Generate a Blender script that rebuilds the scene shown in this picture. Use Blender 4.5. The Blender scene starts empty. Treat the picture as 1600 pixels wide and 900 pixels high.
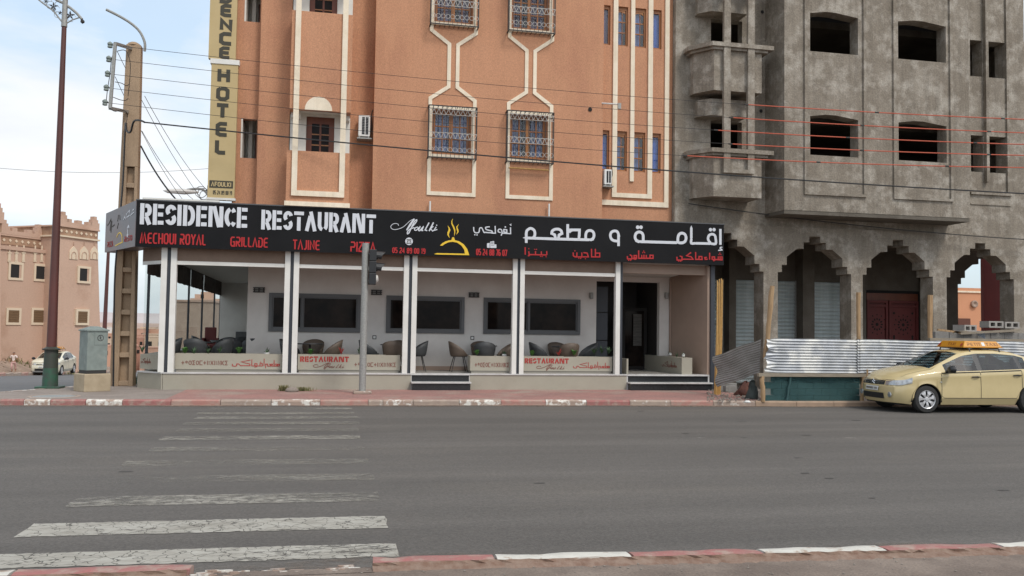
import bpy, bmesh, math, random
from mathutils import Vector, Matrix
from math import sin, cos, pi, radians as R, sqrt, atan2
random.seed(7)
SC = bpy.context.scene
COL = SC.collection
# ------------------------------------------------------------------ camera
EYE = 1.75
YAW, PIT, ROL = R(11.84), R(2.70), R(0.86)
fw = Vector((sin(YAW)*cos(PIT), cos(YAW)*cos(PIT), sin(PIT)))
rt = Vector((cos(YAW), -sin(YAW), 0)); up = rt.cross(fw)
rt2 = rt*cos(ROL) + up*sin(ROL); up2 = up*cos(ROL) - rt*sin(ROL)
cd = bpy.data.cameras.new('camera'); cam = bpy.data.objects.new('camera', cd); COL.objects.link(cam)
cam.matrix_world = Matrix(((rt2.x, up2.x, -fw.x, 0), (rt2.y, up2.y, -fw.y, 0), (rt2.z, up2.z, -fw.z, EYE), (0, 0, 0, 1)))
cd.sensor_width = 36; cd.lens = 1380/1600*36; cd.clip_end = 6000; cd.clip_start = 0.05
SC.camera = cam
def ray(px, py): return rt2*((px-800)/1380) - up2*((py-450)/1380) + fw
def at(px, py, Y):            # survey: the point of the photograph on the vertical plane at depth Y
    d = ray(px, py); t = Y/d.y; return d.x*t, EYE + d.z*t
def gr(px, py, z=0.0):        # survey: the point of the photograph on level ground of height z
    d = ray(px, py); t = (z-EYE)/d.z; return d.x*t, d.y*t
# ------------------------------------------------------------------ sky, sun, exposure
SUN_EL, SUN_AZ = R(52), R(150)     # azimuth clockwise from +Y
W = bpy.data.worlds.new('World'); SC.world = W; W.use_nodes = True
nt = W.node_tree; nt.nodes.clear(); N = nt.nodes.new; L = nt.links.new
out = N('ShaderNodeOutputWorld'); bg = N('ShaderNodeBackground'); bg.inputs['Strength'].default_value = 0.10
sky = N('ShaderNodeTexSky'); sky.sky_type = 'NISHITA'; sky.sun_disc = False
sky.sun_elevation = SUN_EL; sky.sun_rotation = SUN_AZ; sky.air_density = 1.0; sky.dust_density = 3.0; sky.ozone_density = 1.5
tc = N('ShaderNodeTexCoord'); mp = N('ShaderNodeMapping'); mp.inputs['Scale'].default_value = (1.0, 1.0, 2.6)
mp.inputs['Location'].default_value = (0.35, 0.2, 0.1)
n1 = N('ShaderNodeTexNoise'); n1.inputs['Scale'].default_value = 2.6; n1.inputs['Detail'].default_value = 9; n1.inputs['Roughness'].default_value = 0.55
n1.inputs['Distortion'].default_value = 0.35
cr = N('ShaderNodeValToRGB'); cr.color_ramp.elements[0].position = 0.40; cr.color_ramp.elements[0].color = (0.30, 0.30, 0.30, 1)
cr.color_ramp.elements[1].position = 0.60; cr.color_ramp.elements[1].color = (1, 1, 1, 1)
n2 = N('ShaderNodeTexNoise'); n2.inputs['Scale'].default_value = 5.0; n2.inputs['Detail'].default_value = 6
c2 = N('ShaderNodeValToRGB'); c2.color_ramp.elements[0].position = 0.3; c2.color_ramp.elements[0].color = (6.9, 7.2, 7.6, 1)
c2.color_ramp.elements[1].position = 0.65; c2.color_ramp.elements[1].color = (8.2, 8.35, 8.5, 1)
boost = N('ShaderNodeMix'); boost.data_type = 'RGBA'; boost.blend_type = 'ADD'; boost.inputs[0].default_value = 1.0; boost.inputs[7].default_value = (2.2, 3.1, 3.7, 1)
mx = N('ShaderNodeMix'); mx.data_type = 'RGBA'
L(tc.outputs['Generated'], mp.inputs['Vector']); L(mp.outputs[0], n1.inputs['Vector']); L(mp.outputs[0], n2.inputs['Vector'])
L(n1.outputs['Fac'], cr.inputs[0]); L(n2.outputs['Fac'], c2.inputs[0]); L(sky.outputs[0], boost.inputs[6])
L(cr.outputs[0], mx.inputs[0]); L(boost.outputs[2], mx.inputs[6]); L(c2.outputs[0], mx.inputs[7])
L(mx.outputs[2], bg.inputs[0]); L(bg.outputs[0], out.inputs[0])
sl = bpy.data.lights.new('sun', 'SUN'); sl.energy = 1.5; sl.angle = R(14); sl.color = (1, 0.95, 0.88)
so = bpy.data.objects.new('sun', sl); COL.objects.link(so)
sd = Vector((sin(SUN_AZ)*cos(SUN_EL), cos(SUN_AZ)*cos(SUN_EL), sin(SUN_EL)))
so.rotation_euler = sd.to_track_quat('Z', 'Y').to_euler(); so.location = (20, -30, 40)
SC.view_settings.view_transform = 'Standard'; SC.view_settings.look = 'None'
SC.view_settings.exposure = 0.38; SC.view_settings.gamma = 1.0
try: SC.view_settings.use_curve_mapping = False
except Exception: pass
SC.cycles.max_bounces = 8; SC.cycles.transparent_max_bounces = 16
# ------------------------------------------------------------------ materials
def new_mat(name):
    m = bpy.data.materials.new(name); m.use_nodes = True
    return m, m.node_tree, m.node_tree.nodes['Principled BSDF']
def mat(name, c, rough=0.8, c2=None, s=1.0, lo=0.35, hi=0.65, fine=0.0, fs=60, bump=0.0, bs=80, metal=0.0, spec=0.5, stain=None, ss=0.6, slo=.55, shi=.75, coat=0.0, stretch=(1,1,1), bdist=0.01, streak=0.0, grit=0.0, lane=0.0):
    m, t, b = new_mat(name); N = t.nodes.new; L = t.links.new
    tc = N('ShaderNodeTexCoord'); mp = N('ShaderNodeMapping'); mp.inputs['Scale'].default_value = stretch; L(tc.outputs['Object'], mp.inputs[0]); v = mp.outputs[0]
    b.inputs['Roughness'].default_value = rough; b.inputs['Metallic'].default_value = metal
    b.inputs['Specular IOR Level'].default_value = spec; b.inputs['Coat Weight'].default_value = coat; b.inputs['Coat Roughness'].default_value = .06
    c = tuple(c)+(1,); cur = None
    def noise(sc, det=6, ro=.6):
        n = N('ShaderNodeTexNoise'); n.inputs['Scale'].default_value = sc; n.inputs['Detail'].default_value = det; n.inputs['Roughness'].default_value = ro; L(v, n.inputs['Vector']); return n.outputs['Fac']
    def ramp(f, a, bb):
        r = N('ShaderNodeMapRange'); r.inputs[1].default_value = a; r.inputs[2].default_value = bb; L(f, r.inputs[0]); return r.outputs[0]
    def mixc(f, a, bb, mode='MIX'):
        x = N('ShaderNodeMix'); x.data_type = 'RGBA'; x.blend_type = mode
        L(f, x.inputs[0]) if not isinstance(f, float) else setattr(x.inputs[0], 'default_value', f)
        for i, q in ((6, a), (7, bb)):
            if isinstance(q, tuple): x.inputs[i].default_value = q
            else: L(q, x.inputs[i])
        return x.outputs[2]
    cur = c
    if c2: cur = mixc(ramp(noise(s), lo, hi), c, tuple(c2)+(1,))
    if stain: cur = mixc(ramp(noise(ss, 8, .65), slo, shi), cur, tuple(stain)+(1,))
    def scale(cur, f):
        x = N('ShaderNodeVectorMath'); x.operation = 'SCALE'
        if isinstance(cur, tuple): x.inputs[0].default_value = cur[:3]
        else: L(cur, x.inputs[0])
        L(f, x.inputs['Scale']); return x.outputs[0]
    def rng(f, a, b_, c_, d_):
        g = N('ShaderNodeMapRange'); g.inputs[1].default_value = a; g.inputs[2].default_value = b_; g.inputs[3].default_value = c_; g.inputs[4].default_value = d_; L(f, g.inputs[0]); return g.outputs[0]
    if streak > 0:        # rain streaks running down
        m3 = N('ShaderNodeMapping'); m3.inputs['Scale'].default_value = (5, 5, .22); L(tc.outputs['Object'], m3.inputs[0])
        n3 = N('ShaderNodeTexNoise'); n3.inputs['Scale'].default_value = 1.6; n3.inputs['Detail'].default_value = 7; n3.inputs['Roughness'].default_value = .65; L(m3.outputs[0], n3.inputs[0])
        cur = scale(cur, rng(n3.outputs[0], .42, .68, 1+streak*.25, 1-streak))
    if lane > 0:          # long bands polished by wheels and darkened by drips
        m4 = N('ShaderNodeMapping'); m4.inputs['Scale'].default_value = (.035, .9, 1); m4.inputs['Rotation'].default_value = (0, 0, .03); L(tc.outputs['Object'], m4.inputs[0])
        n4 = N('ShaderNodeTexNoise'); n4.inputs['Scale'].default_value = 1.3; n4.inputs['Detail'].default_value = 6; n4.inputs['Roughness'].default_value = .6; L(m4.outputs[0], n4.inputs[0])
        cur = scale(cur, rng(n4.outputs[0], .36, .64, 1-lane, 1+lane))
    if grit > 0:          # single stones and specks
        vo = N('ShaderNodeTexVoronoi'); vo.inputs['Scale'].default_value = 55; L(tc.outputs['Object'], vo.inputs[0])
        sp_ = N('ShaderNodeSeparateColor'); L(vo.outputs['Color'], sp_.inputs[0])
        cur = scale(cur, rng(sp_.outputs[0], 0, 1, 1-grit, 1+grit))
    if fine > 0:
        g = N('ShaderNodeMapRange'); g.inputs[1].default_value = .3; g.inputs[2].default_value = .7; g.inputs[3].default_value = 1-fine; g.inputs[4].default_value = 1+fine
        L(noise(fs, 3), g.inputs[0]); x = N('ShaderNodeVectorMath'); x.operation = 'SCALE'
        if isinstance(cur, tuple): x.inputs[0].default_value = cur[:3]
        else: L(cur, x.inputs[0])
        L(g.outputs[0], x.inputs['Scale']); cur = x.outputs[0]
    if isinstance(cur, tuple): b.inputs['Base Color'].default_value = cur
    else: L(cur, b.inputs['Base Color'])
    if bump > 0:
        bp = N('ShaderNodeBump'); bp.inputs['Strength'].default_value = bump; bp.inputs['Distance'].default_value = bdist
        L(noise(bs, 5), bp.inputs['Height']); L(bp.outputs[0], b.inputs['Normal'])
    return m
def glass(name, tint=(.75,.8,.8), refl=0.12, rough=.02, graze=.7):
    m, t, b = new_mat(name); N = t.nodes.new; L = t.links.new; t.nodes.remove(b)
    tr = N('ShaderNodeBsdfTransparent'); tr.inputs[0].default_value = tuple(tint)+(1,)
    gl = N('ShaderNodeBsdfGlossy'); gl.inputs['Roughness'].default_value = rough; gl.inputs[0].default_value = (1,1,1,1)
    lw = N('ShaderNodeLayerWeight'); lw.inputs[0].default_value = .5
    pw = N('ShaderNodeMath'); pw.operation = 'POWER'; pw.inputs[1].default_value = 5; L(lw.outputs['Facing'], pw.inputs[0])
    ad = N('ShaderNodeMath'); ad.operation = 'MULTIPLY_ADD'; ad.inputs[1].default_value = graze; ad.inputs[2].default_value = refl; L(pw.outputs[0], ad.inputs[0])
    mx = N('ShaderNodeMixShader'); L(ad.outputs[0], mx.inputs[0]); L(tr.outputs[0], mx.inputs[1]); L(gl.outputs[0], mx.inputs[2])
    L(mx.outputs[0], t.nodes['Material Output'].inputs[0]); return m
def worn_paint(name, col, amt, s=9, crack=True, soft=.10):      # old road paint: chips and cracks let the asphalt show
    m, t, b = new_mat(name); N = t.nodes.new; L = t.links.new
    tc = N('ShaderNodeTexCoord'); mp = N('ShaderNodeMapping'); mp.inputs['Scale'].default_value = (.5, 1, 1); L(tc.outputs['Object'], mp.inputs[0])
    n = N('ShaderNodeTexNoise'); n.inputs['Scale'].default_value = s; n.inputs['Detail'].default_value = 9; n.inputs['Roughness'].default_value = .75; L(mp.outputs[0], n.inputs[0])
    n0 = N('ShaderNodeTexNoise'); n0.inputs['Scale'].default_value = .9; n0.inputs['Detail'].default_value = 3; L(mp.outputs[0], n0.inputs[0])
    ad = N('ShaderNodeMath'); ad.operation = 'MULTIPLY_ADD'; ad.inputs[1].default_value = .55; L(n0.outputs[0], ad.inputs[0]); L(n.outputs[0], ad.inputs[2])
    r = N('ShaderNodeMapRange'); r.inputs[1].default_value = amt+.27; r.inputs[2].default_value = amt+.27+soft; L(ad.outputs[0], r.inputs[0])
    fac = r.outputs[0]
    if crack:
        vo = N('ShaderNodeTexVoronoi'); vo.feature = 'DISTANCE_TO_EDGE'; vo.inputs['Scale'].default_value = 7; 
        wn = N('ShaderNodeTexNoise'); wn.inputs['Scale'].default_value = 6; L(tc.outputs['Object'], wn.inputs[0])
        va = N('ShaderNodeVectorMath'); va.operation = 'MULTIPLY_ADD'; va.inputs[1].default_value = (.25,.25,.25); L(wn.outputs[1], va.inputs[0]); L(tc.outputs['Object'], va.inputs[2]); L(va.outputs[0], vo.inputs[0])
        r2 = N('ShaderNodeMapRange'); r2.inputs[1].default_value = .006; r2.inputs[2].default_value = .030; L(vo.outputs[0], r2.inputs[0])
        mu = N('ShaderNodeMath'); mu.operation = 'MULTIPLY'; L(fac, mu.inputs[0]); L(r2.outputs[0], mu.inputs[1]); fac = mu.outputs[0]
    b.inputs['Roughness'].default_value = .85
    nc = N('ShaderNodeTexNoise'); nc.inputs['Scale'].default_value = 3; nc.inputs['Detail'].default_value = 10; nc.inputs['Roughness'].default_value = .75; L(mp.outputs[0], nc.inputs[0])
    rc = N('ShaderNodeMapRange'); rc.inputs[1].default_value = .35; rc.inputs[2].default_value = .65; L(nc.outputs[0], rc.inputs[0])
    mc = N('ShaderNodeMix'); mc.data_type = 'RGBA'; L(rc.outputs[0], mc.inputs[0]); mc.inputs[6].default_value = (col[0]*.68,col[1]*.66,col[2]*.62,1); mc.inputs[7].default_value = (col[0]*1.12,col[1]*1.12,col[2]*1.1,1); L(mc.outputs[2], b.inputs['Base Color'])
    tr = N('ShaderNodeBsdfTransparent'); ms = N('ShaderNodeMixShader'); L(fac, ms.inputs[0]); L(tr.outputs[0], ms.inputs[1]); L(b.outputs[0], ms.inputs[2])
    L(ms.outputs[0], t.nodes['Material Output'].inputs[0]); return m
M = {}
M['orange'] = mat('orange_plaster', (.525,.268,.155), .92, (.480,.240,.136), .9, fine=.13, fs=45, bump=.35, bs=60, stain=(.43,.205,.125), ss=.9, slo=.50, shi=.8, stretch=(1,1,.45), streak=.05, grit=.10)
M['cream'] = mat('cream_trim', (.84,.74,.59), .85, (.77,.66,.50), 3, fine=.08, bump=.2, streak=.10)
M['whiteplaster'] = mat('white_plaster', (.72,.70,.64), .85, (.62,.60,.55), 2, fine=.04)
M['concrete'] = mat('raw_render', (.198,.168,.132), .93, (.262,.228,.184), 1.6, .36, .64, fine=.16, fs=22, bump=.6, bs=18, stain=(.37,.335,.285), ss=2.2, slo=.48, shi=.64, bdist=.02, streak=.16, grit=.10)
M['concrete_shaded'] = mat('shaded_render', (.10,.086,.068), .95, (.15,.132,.108), 1.5, fine=.14, fs=30, bump=.4, bs=25)  # raw render with the shade of soffits and corridor put into its colour
M['asphalt'] = mat('asphalt', (.090,.082,.074), .9, (.108,.098,.088), .55, .30, .70, fine=.13, fs=70, bump=.5, bs=120, stain=(.128,.113,.096), ss=.30, slo=.5, shi=.80, stretch=(.4,1,1), grit=.18, lane=.12)
M['street'] = mat('side_asphalt', (.115,.115,.118), .9, (.135,.133,.132), .3, fine=.1, fs=60, bump=.2)
M['dirt'] = mat('dry_dirt', (.30,.215,.16), .95, (.22,.16,.12), .8, fine=.2, fs=12, bump=.6, bs=9, stain=(.38,.29,.22), ss=.3, bdist=.06)
M['nearwalk'] = mat('trodden_cement', (.150,.115,.093), .93, (.215,.170,.138), 1.6, .38, .6, fine=.2, fs=50, bump=.6, bs=30, stain=(.115,.088,.072), ss=1.1, slo=.5, shi=.68, bdist=.02)
M['paving'] = mat('red_paving', (.34,.175,.15), .92, (.27,.155,.135), 1.2, fine=.22, fs=22, bump=.4, bs=40, stain=(.33,.255,.21), ss=.55, slo=.52, shi=.66)
M['walkgrey'] = mat('dusty_cement', (.27,.225,.195), .93, (.21,.175,.15), 1.3, fine=.15, fs=30, bump=.3, bs=40)
M['taupe'] = mat('taupe_paint', (.36,.335,.27), .7, (.33,.305,.245), 1.5, fine=.04, bump=.06, bs=90, stain=(.30,.27,.21), ss=1.4, slo=.58, shi=.8)
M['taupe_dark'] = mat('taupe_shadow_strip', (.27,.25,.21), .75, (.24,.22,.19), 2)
M['marble'] = mat('white_marble', (.60,.59,.57), .35, (.48,.47,.46), 5)
M['granite'] = mat('black_granite', (.018,.02,.022), .25, (.05,.055,.06), 60, .55, .75, fine=.3)
M['postwhite'] = mat('white_post', (.74,.73,.69), .55, (.66,.645,.60), 2)
M['postdark'] = mat('dark_post', (.035,.04,.05), .5)
M['valance'] = mat('brown_canvas', (.235,.165,.125), .9, (.20,.14,.105), 2.5, fine=.05, bump=.2, bs=10)
M['valance_dark'] = mat('dark_canvas', (.055,.04,.035), .9, (.09,.075,.065), 6, bump=.3, bs=12)
M['wallgrey'] = mat('terrace_wall', (.68,.65,.61), .8, (.56,.525,.49), .8, fine=.02)
M['ceiling'] = mat('terrace_ceiling', (.55,.52,.48), .9)
M['brownwall'] = mat('brown_side_wall', (.36,.26,.20), .7, (.31,.225,.175), 1.2)
M['floor'] = mat('terrace_floor', (.30,.285,.26), .35, (.25,.235,.215), 2)
M['alugrey'] = mat('grey_aluminium', (.10,.102,.105), .45, metal=.2)
M['darkglass'] = mat('dark_window_glass', (.006,.005,.005), .08, (.022,.015,.012), 2.2, spec=.10)
M['black'] = mat('black_plastic', (.015,.016,.018), .45)
M['rubber'] = mat('tyre_rubber', (.022,.022,.022), .85, (.03,.029,.027), 8)
M['signblack'] = mat('black_sign_panel', (.007,.007,.008), .5, (.011,.011,.012), .7, spec=.16)
M['signwhite'] = mat('white_sign_letter', (.62,.64,.68), .4)
M['signred'] = mat('red_sign_letter', (.42,.012,.014), .45)
M['signyellow'] = mat('yellow_sign_mark', (.80,.52,.03), .45)
M['signside'] = mat('worn_sign_side', (.10,.10,.115), .35, (.15,.10,.09), .8, metal=.2)
M['beigeboard'] = mat('beige_sign_board', (.52,.40,.20), .5, (.47,.355,.17), 1)
M['ink'] = mat('dark_print', (.045,.040,.025), .6)
M['redprint'] = mat('red_print', (.36,.035,.028), .7)
M['brownprint'] = mat('brown_print', (.19,.075,.055), .7)
M['wood'] = mat('varnished_wood', (.36,.15,.045), .4, (.27,.10,.03), 6, stretch=(1,1,.2))
M['woodred'] = mat('red_brown_wood', (.17,.045,.018), .45, (.12,.032,.014), 6, stretch=(1,1,.2))
M['iron'] = mat('black_iron', (.03,.028,.027), .6)
M['silver'] = mat('silver_paint', (.52,.50,.46), .5, (.5,.48,.45), 20)
M['curtain_blue'] = mat('blue_curtain', (.04,.12,.46), .9, (.07,.18,.58), 9)
M['curtain_lilac'] = mat('lilac_curtain', (.22,.30,.58), .9, (.13,.17,.36), 7)
M['curtain_purple'] = mat('purple_curtain', (.10,.06,.14), .9, (.16,.10,.2), 6)
M['room'] = mat('dark_room', (.02,.018,.017), .95)
M['glass'] = glass('window_glass', (.92,.94,.96), .05)
M['clearglass'] = glass('terrace_glass', (.95,.97,.96), .03, graze=.12)
M['acwhite'] = mat('white_casing', (.74,.74,.71), .5, (.66,.65,.62), 3)
M['polecon'] = mat('tan_concrete', (.40,.285,.185), .9, (.33,.235,.155), 3, fine=.12, bump=.3, bs=50, stretch=(1,1,.3), stain=(.30,.215,.145), ss=1.0, slo=.5, shi=.75)
M['poleside'] = M['polecon']
M['galv'] = mat('galvanised_steel', (.36,.36,.34), .55, (.27,.27,.255), 25, metal=.35)
M['maroon'] = mat('maroon_pole_paint', (.115,.035,.028), .5, (.075,.028,.024), 1.5, stretch=(1,1,.4))
M['greenpole'] = mat('green_pole_paint', (.02,.10,.055), .55, (.05,.06,.05), 6)
M['boxgreen'] = mat('grey_green_metal', (.225,.265,.245), .6, (.175,.205,.19), 5, stain=(.29,.31,.28), ss=4)
M['plinth'] = mat('yellowish_plinth', (.42,.34,.235), .9, (.34,.27,.18), 4, bump=.3, bs=30)
M['kred'] = mat('faded_red_paint', (.33,.125,.115), .9, (.29,.15,.13), 8, stain=(.34,.24,.20), ss=5, slo=.50, shi=.62, bump=.4, bs=40, fine=.1)
M['kwhite'] = mat('flaked_white_paint', (.62,.59,.53), .9, (.70,.68,.63), 8, stain=(.34,.25,.20), ss=7, slo=.44, shi=.52, bump=.4, bs=40)
M['kgrey'] = mat('bare_kerb_stone', (.36,.285,.23), .93, (.30,.23,.19), 6, stain=(.50,.46,.41), ss=7, slo=.58, shi=.64, bump=.4, bs=40)
M['kdirt'] = mat('dusty_kerb_stone', (.36,.255,.18), .95, (.29,.21,.15), 5, bump=.4)
M['kredfade'] = mat('worn_red_kerb', (.37,.185,.155), .93, (.36,.255,.21), 6, .4, .6, bump=.4, bs=40)
M['kedge'] = mat('broken_kerb_edge', (.17,.10,.07), .95, (.24,.17,.13), 14, bump=.7, bs=40)
M['zinc'] = mat('bright_zinc_sheet', (.46,.48,.51), .5, (.36,.375,.39), 3, metal=.38, stain=(.62,.62,.60), ss=1.6, slo=.48, shi=.6)
M['zincdark'] = mat('dull_zinc_sheet', (.27,.26,.245), .5, (.19,.18,.165), 3, metal=.35)
M['shutter'] = mat('roller_shutter', (.50,.56,.56), .5, (.42,.48,.48), 2, metal=.15, streak=.15)
M['timber'] = mat('rough_timber', (.42,.28,.155), .9, (.30,.19,.10), 7, stretch=(4,4,.5), bump=.4, bs=30)
M['greytimber'] = mat('weathered_plank', (.30,.255,.195), .9, (.22,.185,.14), 9, stretch=(.4,4,4), bump=.3)
M['bamboo'] = mat('yellow_cane', (.55,.33,.11), .6, (.42,.24,.07), 14)
M['tarp'] = mat('blue_green_netting', (.035,.088,.088), .85, (.028,.07,.072), 5, fine=.2, fs=80, bump=.2)
M['block'] = mat('cement_block', (.25,.24,.225), .95, (.20,.19,.178), 9, fine=.15, bump=.5, bs=60)
M['tarpblock'] = mat('block_behind_net', (.045,.115,.125), .9, (.036,.085,.088), 5, fine=.2, fs=70, bump=.2)
M['maroonwall'] = mat('maroon_sheet', (.27,.035,.030), .6, (.23,.03,.027), 2)
M['kwhitenear'] = mat('white_kerb_paint', (.50,.48,.43), .9, (.58,.555,.50), 8, stain=(.36,.28,.22), ss=6, slo=.56, shi=.62, bump=.4, bs=40)
M['reddoor'] = mat('oxide_red_metal', (.15,.026,.024), .6, (.12,.022,.02), 3)
M['kasbah'] = mat('pink_adobe', (.53,.36,.27), .93, (.49,.33,.245), .25, fine=.06, fs=10, stain=(.40,.245,.17), ss=.3, bump=.2, bs=12)
M['kasbahlight'] = mat('pale_adobe_trim', (.66,.54,.40), .9)
M['kasbahband'] = mat('brown_band', (.27,.15,.095), .9, (.40,.26,.17), 1.6)
M['kasbahgrille'] = mat('brown_wood_grille', (.17,.10,.05), .8)
M['leaf'] = mat('green_leaf', (.06,.17,.035), .6, (.09,.22,.05), 20)
M['leafdark'] = mat('dark_leaf', (.03,.075,.03), .6, (.05,.10,.04), 20)
M['drygrass'] = mat('dry_weed', (.13,.14,.055), .9, (.22,.19,.09), 10)
M['chairbrown'] = mat('brown_seat_shell', (.105,.078,.058), .6)
M['chairgrey'] = mat('charcoal_seat_shell', (.042,.045,.047), .6)
M['skin'] = mat('skin', (.30,.15,.09), .6)
M['brick'] = mat('bare_brickwork', (.33,.26,.205), .95, (.27,.205,.16), 1.5, fine=.15, fs=8)
M['hill'] = mat('distant_hill', (.47,.42,.41), 1.0, (.42,.36,.35), .006)  # haze of the far air is put into this greyed colour
M['rubble'] = mat('grey_rubble', (.17,.145,.125), .95, (.25,.22,.19), 9)
# ------------------------------------------------------------------ mesh helpers
class MB:
    def __init__(s): s.v = []; s.f = []; s.mi = []; s.cm = 0; s.T = None; s.pc = []
    def add(s, vs, fs, m=None):
        o = len(s.v)
        if s.T is not None: vs = [tuple(s.T @ Vector(q)) for q in vs]
        a = len(s.f); s.v += [tuple(q) for q in vs]; s.f += [tuple(i+o for i in f) for f in fs]; s.pc.append((o,len(s.v),a,len(s.f))); s.mi += [s.cm if m is None else m]*len(fs)
        return s
    def box(s, x0, x1, y0, y1, z0, z1, m=None):
        return s.add([(x0,y0,z0),(x1,y0,z0),(x1,y1,z0),(x0,y1,z0),(x0,y0,z1),(x1,y0,z1),(x1,y1,z1),(x0,y1,z1)],
              [(0,3,2,1),(4,5,6,7),(0,1,5,4),(1,2,6,5),(2,3,7,6),(3,0,4,7)], m)
    def prism(s, pts, y0, y1, m=None):        # outline in x,z, pushed along y
        n = len(pts); vs = [(x,y0,z) for x,z in pts]+[(x,y1,z) for x,z in pts]
        a = sum(pts[i][0]*pts[(i+1)%n][1]-pts[(i+1)%n][0]*pts[i][1] for i in range(n))
        r = range(n) if a > 0 else range(n-1,-1,-1); r = list(r)
        return s.add(vs, [tuple(r), tuple(i+n for i in reversed(r))]+[(r[i], r[i]+n, r[(i+1)%n]+n, r[(i+1)%n])[::-1] for i in range(n)], m)
    def prismz(s, pts, z0, z1, m=None):       # outline in x,y, pushed up
        n = len(pts); vs = [(x,y,z0) for x,y in pts]+[(x,y,z1) for x,y in pts]
        return s.add(vs, [tuple(range(n-1,-1,-1)), tuple(range(n,2*n))]+[(i,(i+1)%n,(i+1)%n+n,i+n) for i in range(n)], m)
    def tube(s, pts, rad, k=8, m=None, cap=True, sq=None):
        pts = [Vector(p) for p in pts]; n = len(pts); rs = rad if isinstance(rad, (list,tuple)) else [rad]*n
        vs = []; pu = None
        for i, p in enumerate(pts):
            d = (pts[min(i+1,n-1)]-pts[max(i-1,0)]).normalized()
            if pu is None: a = Vector((0,0,1)) if abs(d.z) < .9 else Vector((1,0,0)); pu = d.cross(a).normalized()
            u = (pu-d*pu.dot(d)).normalized(); w = d.cross(u); pu = u
            for j in range(k):
                t = 2*pi*(j+.5)/k; vs.append(p+(u*cos(t)+w*sin(t))*rs[i])
        fs = [(i*k+j, i*k+(j+1)%k, (i+1)*k+(j+1)%k, (i+1)*k+j) for i in range(n-1) for j in range(k)]
        if cap: fs += [tuple(range(k-1,-1,-1)), tuple((n-1)*k+j for j in range(k))]
        return s.add(vs, fs, m)
    def lathe(s, c, prof, k=16, m=None, ax='z', cap=True):
        vs = []
        for r, h in prof:
            for j in range(k):
                t = 2*pi*j/k
                if ax == 'z': vs.append((c[0]+r*cos(t), c[1]+r*sin(t), c[2]+h))
                elif ax == 'y': vs.append((c[0]+r*cos(t), c[1]+h, c[2]+r*sin(t)))
                else: vs.append((c[0]+h, c[1]+r*cos(t), c[2]+r*sin(t)))
        n = len(prof); fs = [(i*k+j, i*k+(j+1)%k, (i+1)*k+(j+1)%k, (i+1)*k+j) for i in range(n-1) for j in range(k)]
        if cap and prof[0][0] > 1e-4: fs.append(tuple(range(k-1,-1,-1)))
        if cap and prof[-1][0] > 1e-4: fs.append(tuple((n-1)*k+j for j in range(k)))
        return s.add(vs, fs, m)
    def grid(s, P, m=None, flip=False):       # P[i][j] points
        a, b = len(P), len(P[0]); vs = [q for r in P for q in r]
        fs = [(i*b+j, (i+1)*b+j, (i+1)*b+j+1, i*b+j+1) for i in range(a-1) for j in range(b-1)]
        return s.add(vs, [f[::-1] for f in fs] if flip else fs, m)
    def bar(s, a, b, w, h=None, m=None):      # square bar between two points
        return s.tube([a, b], [w*.7071]*2, 4, m)
    def wall(s, x0, x1, z0, z1, y0, y1, holes=(), m=None):   # wall in the x-z plane with rectangular openings
        xs = sorted({x0,x1,*[h[0] for h in holes],*[h[1] for h in holes]}); zs = sorted({z0,z1,*[h[2] for h in holes],*[h[3] for h in holes]})
        xs = [x for x in xs if x0 <= x <= x1]; zs = [z for z in zs if z0 <= z <= z1]
        def full(i, j):
            if i < 0 or j < 0 or i >= len(xs)-1 or j >= len(zs)-1: return False
            cx, cz = (xs[i]+xs[i+1])/2, (zs[j]+zs[j+1])/2
            return not any(h[0] < cx < h[1] and h[2] < cz < h[3] for h in holes)
        for i in range(len(xs)-1):
            for j in range(len(zs)-1):
                if not full(i,j): continue
                a,b,c,d = xs[i],xs[i+1],zs[j],zs[j+1]
                s.add([(a,y0,c),(b,y0,c),(b,y0,d),(a,y0,d)], [(0,1,2,3)], m); s.add([(a,y1,c),(b,y1,c),(b,y1,d),(a,y1,d)], [(3,2,1,0)], m)
                if not full(i-1,j): s.add([(a,y0,c),(a,y1,c),(a,y1,d),(a,y0,d)], [(3,2,1,0)], m)
                if not full(i+1,j): s.add([(b,y0,c),(b,y1,c),(b,y1,d),(b,y0,d)], [(0,1,2,3)], m)
                if not full(i,j-1): s.add([(a,y0,c),(b,y0,c),(b,y1,c),(a,y1,c)], [(3,2,1,0)], m)
                if not full(i,j+1): s.add([(a,y0,d),(b,y0,d),(b,y1,d),(a,y1,d)], [(0,1,2,3)], m)
        return s
    def each(s, name, mats, parent=None, **k):        # every added piece becomes a mesh of its own
        o = []
        for a,b,c,d in s.pc:
            q = MB(); q.v = s.v[a:b]; q.f = [tuple(i-a for i in f) for f in s.f[c:d]]; q.mi = s.mi[c:d]; o.append(q.build(name, mats, parent, **k))
        return o
    def build(s, name, mats, parent=None, local=False, smooth=False, bevel=0, sub=0, solid=0, weld=False):
        me = bpy.data.meshes.new(name); o = Vector((0,0,0))
        if parent is not None and not local:
            q = parent
            while q is not None: o += Vector(q.location); q = q.parent
        me.from_pydata([(a-o.x, b-o.y, c-o.z) for a,b,c in s.v], [], s.f)
        if not isinstance(mats, (list,tuple)): mats = [mats]
        for m_ in mats: me.materials.append(M[m_] if isinstance(m_, str) else m_)
        if len(mats) > 1: me.polygons.foreach_set('material_index', s.mi)
        if weld:
            bm = bmesh.new(); bm.from_mesh(me); bmesh.ops.remove_doubles(bm, verts=bm.verts, dist=.0005); bm.to_mesh(me); bm.free()
        if smooth:
            me.polygons.foreach_set('use_smooth', [True]*len(me.polygons))
            if smooth != 'all':
                try: me.set_sharp_from_angle(angle=R(38))
                except Exception: pass
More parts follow.
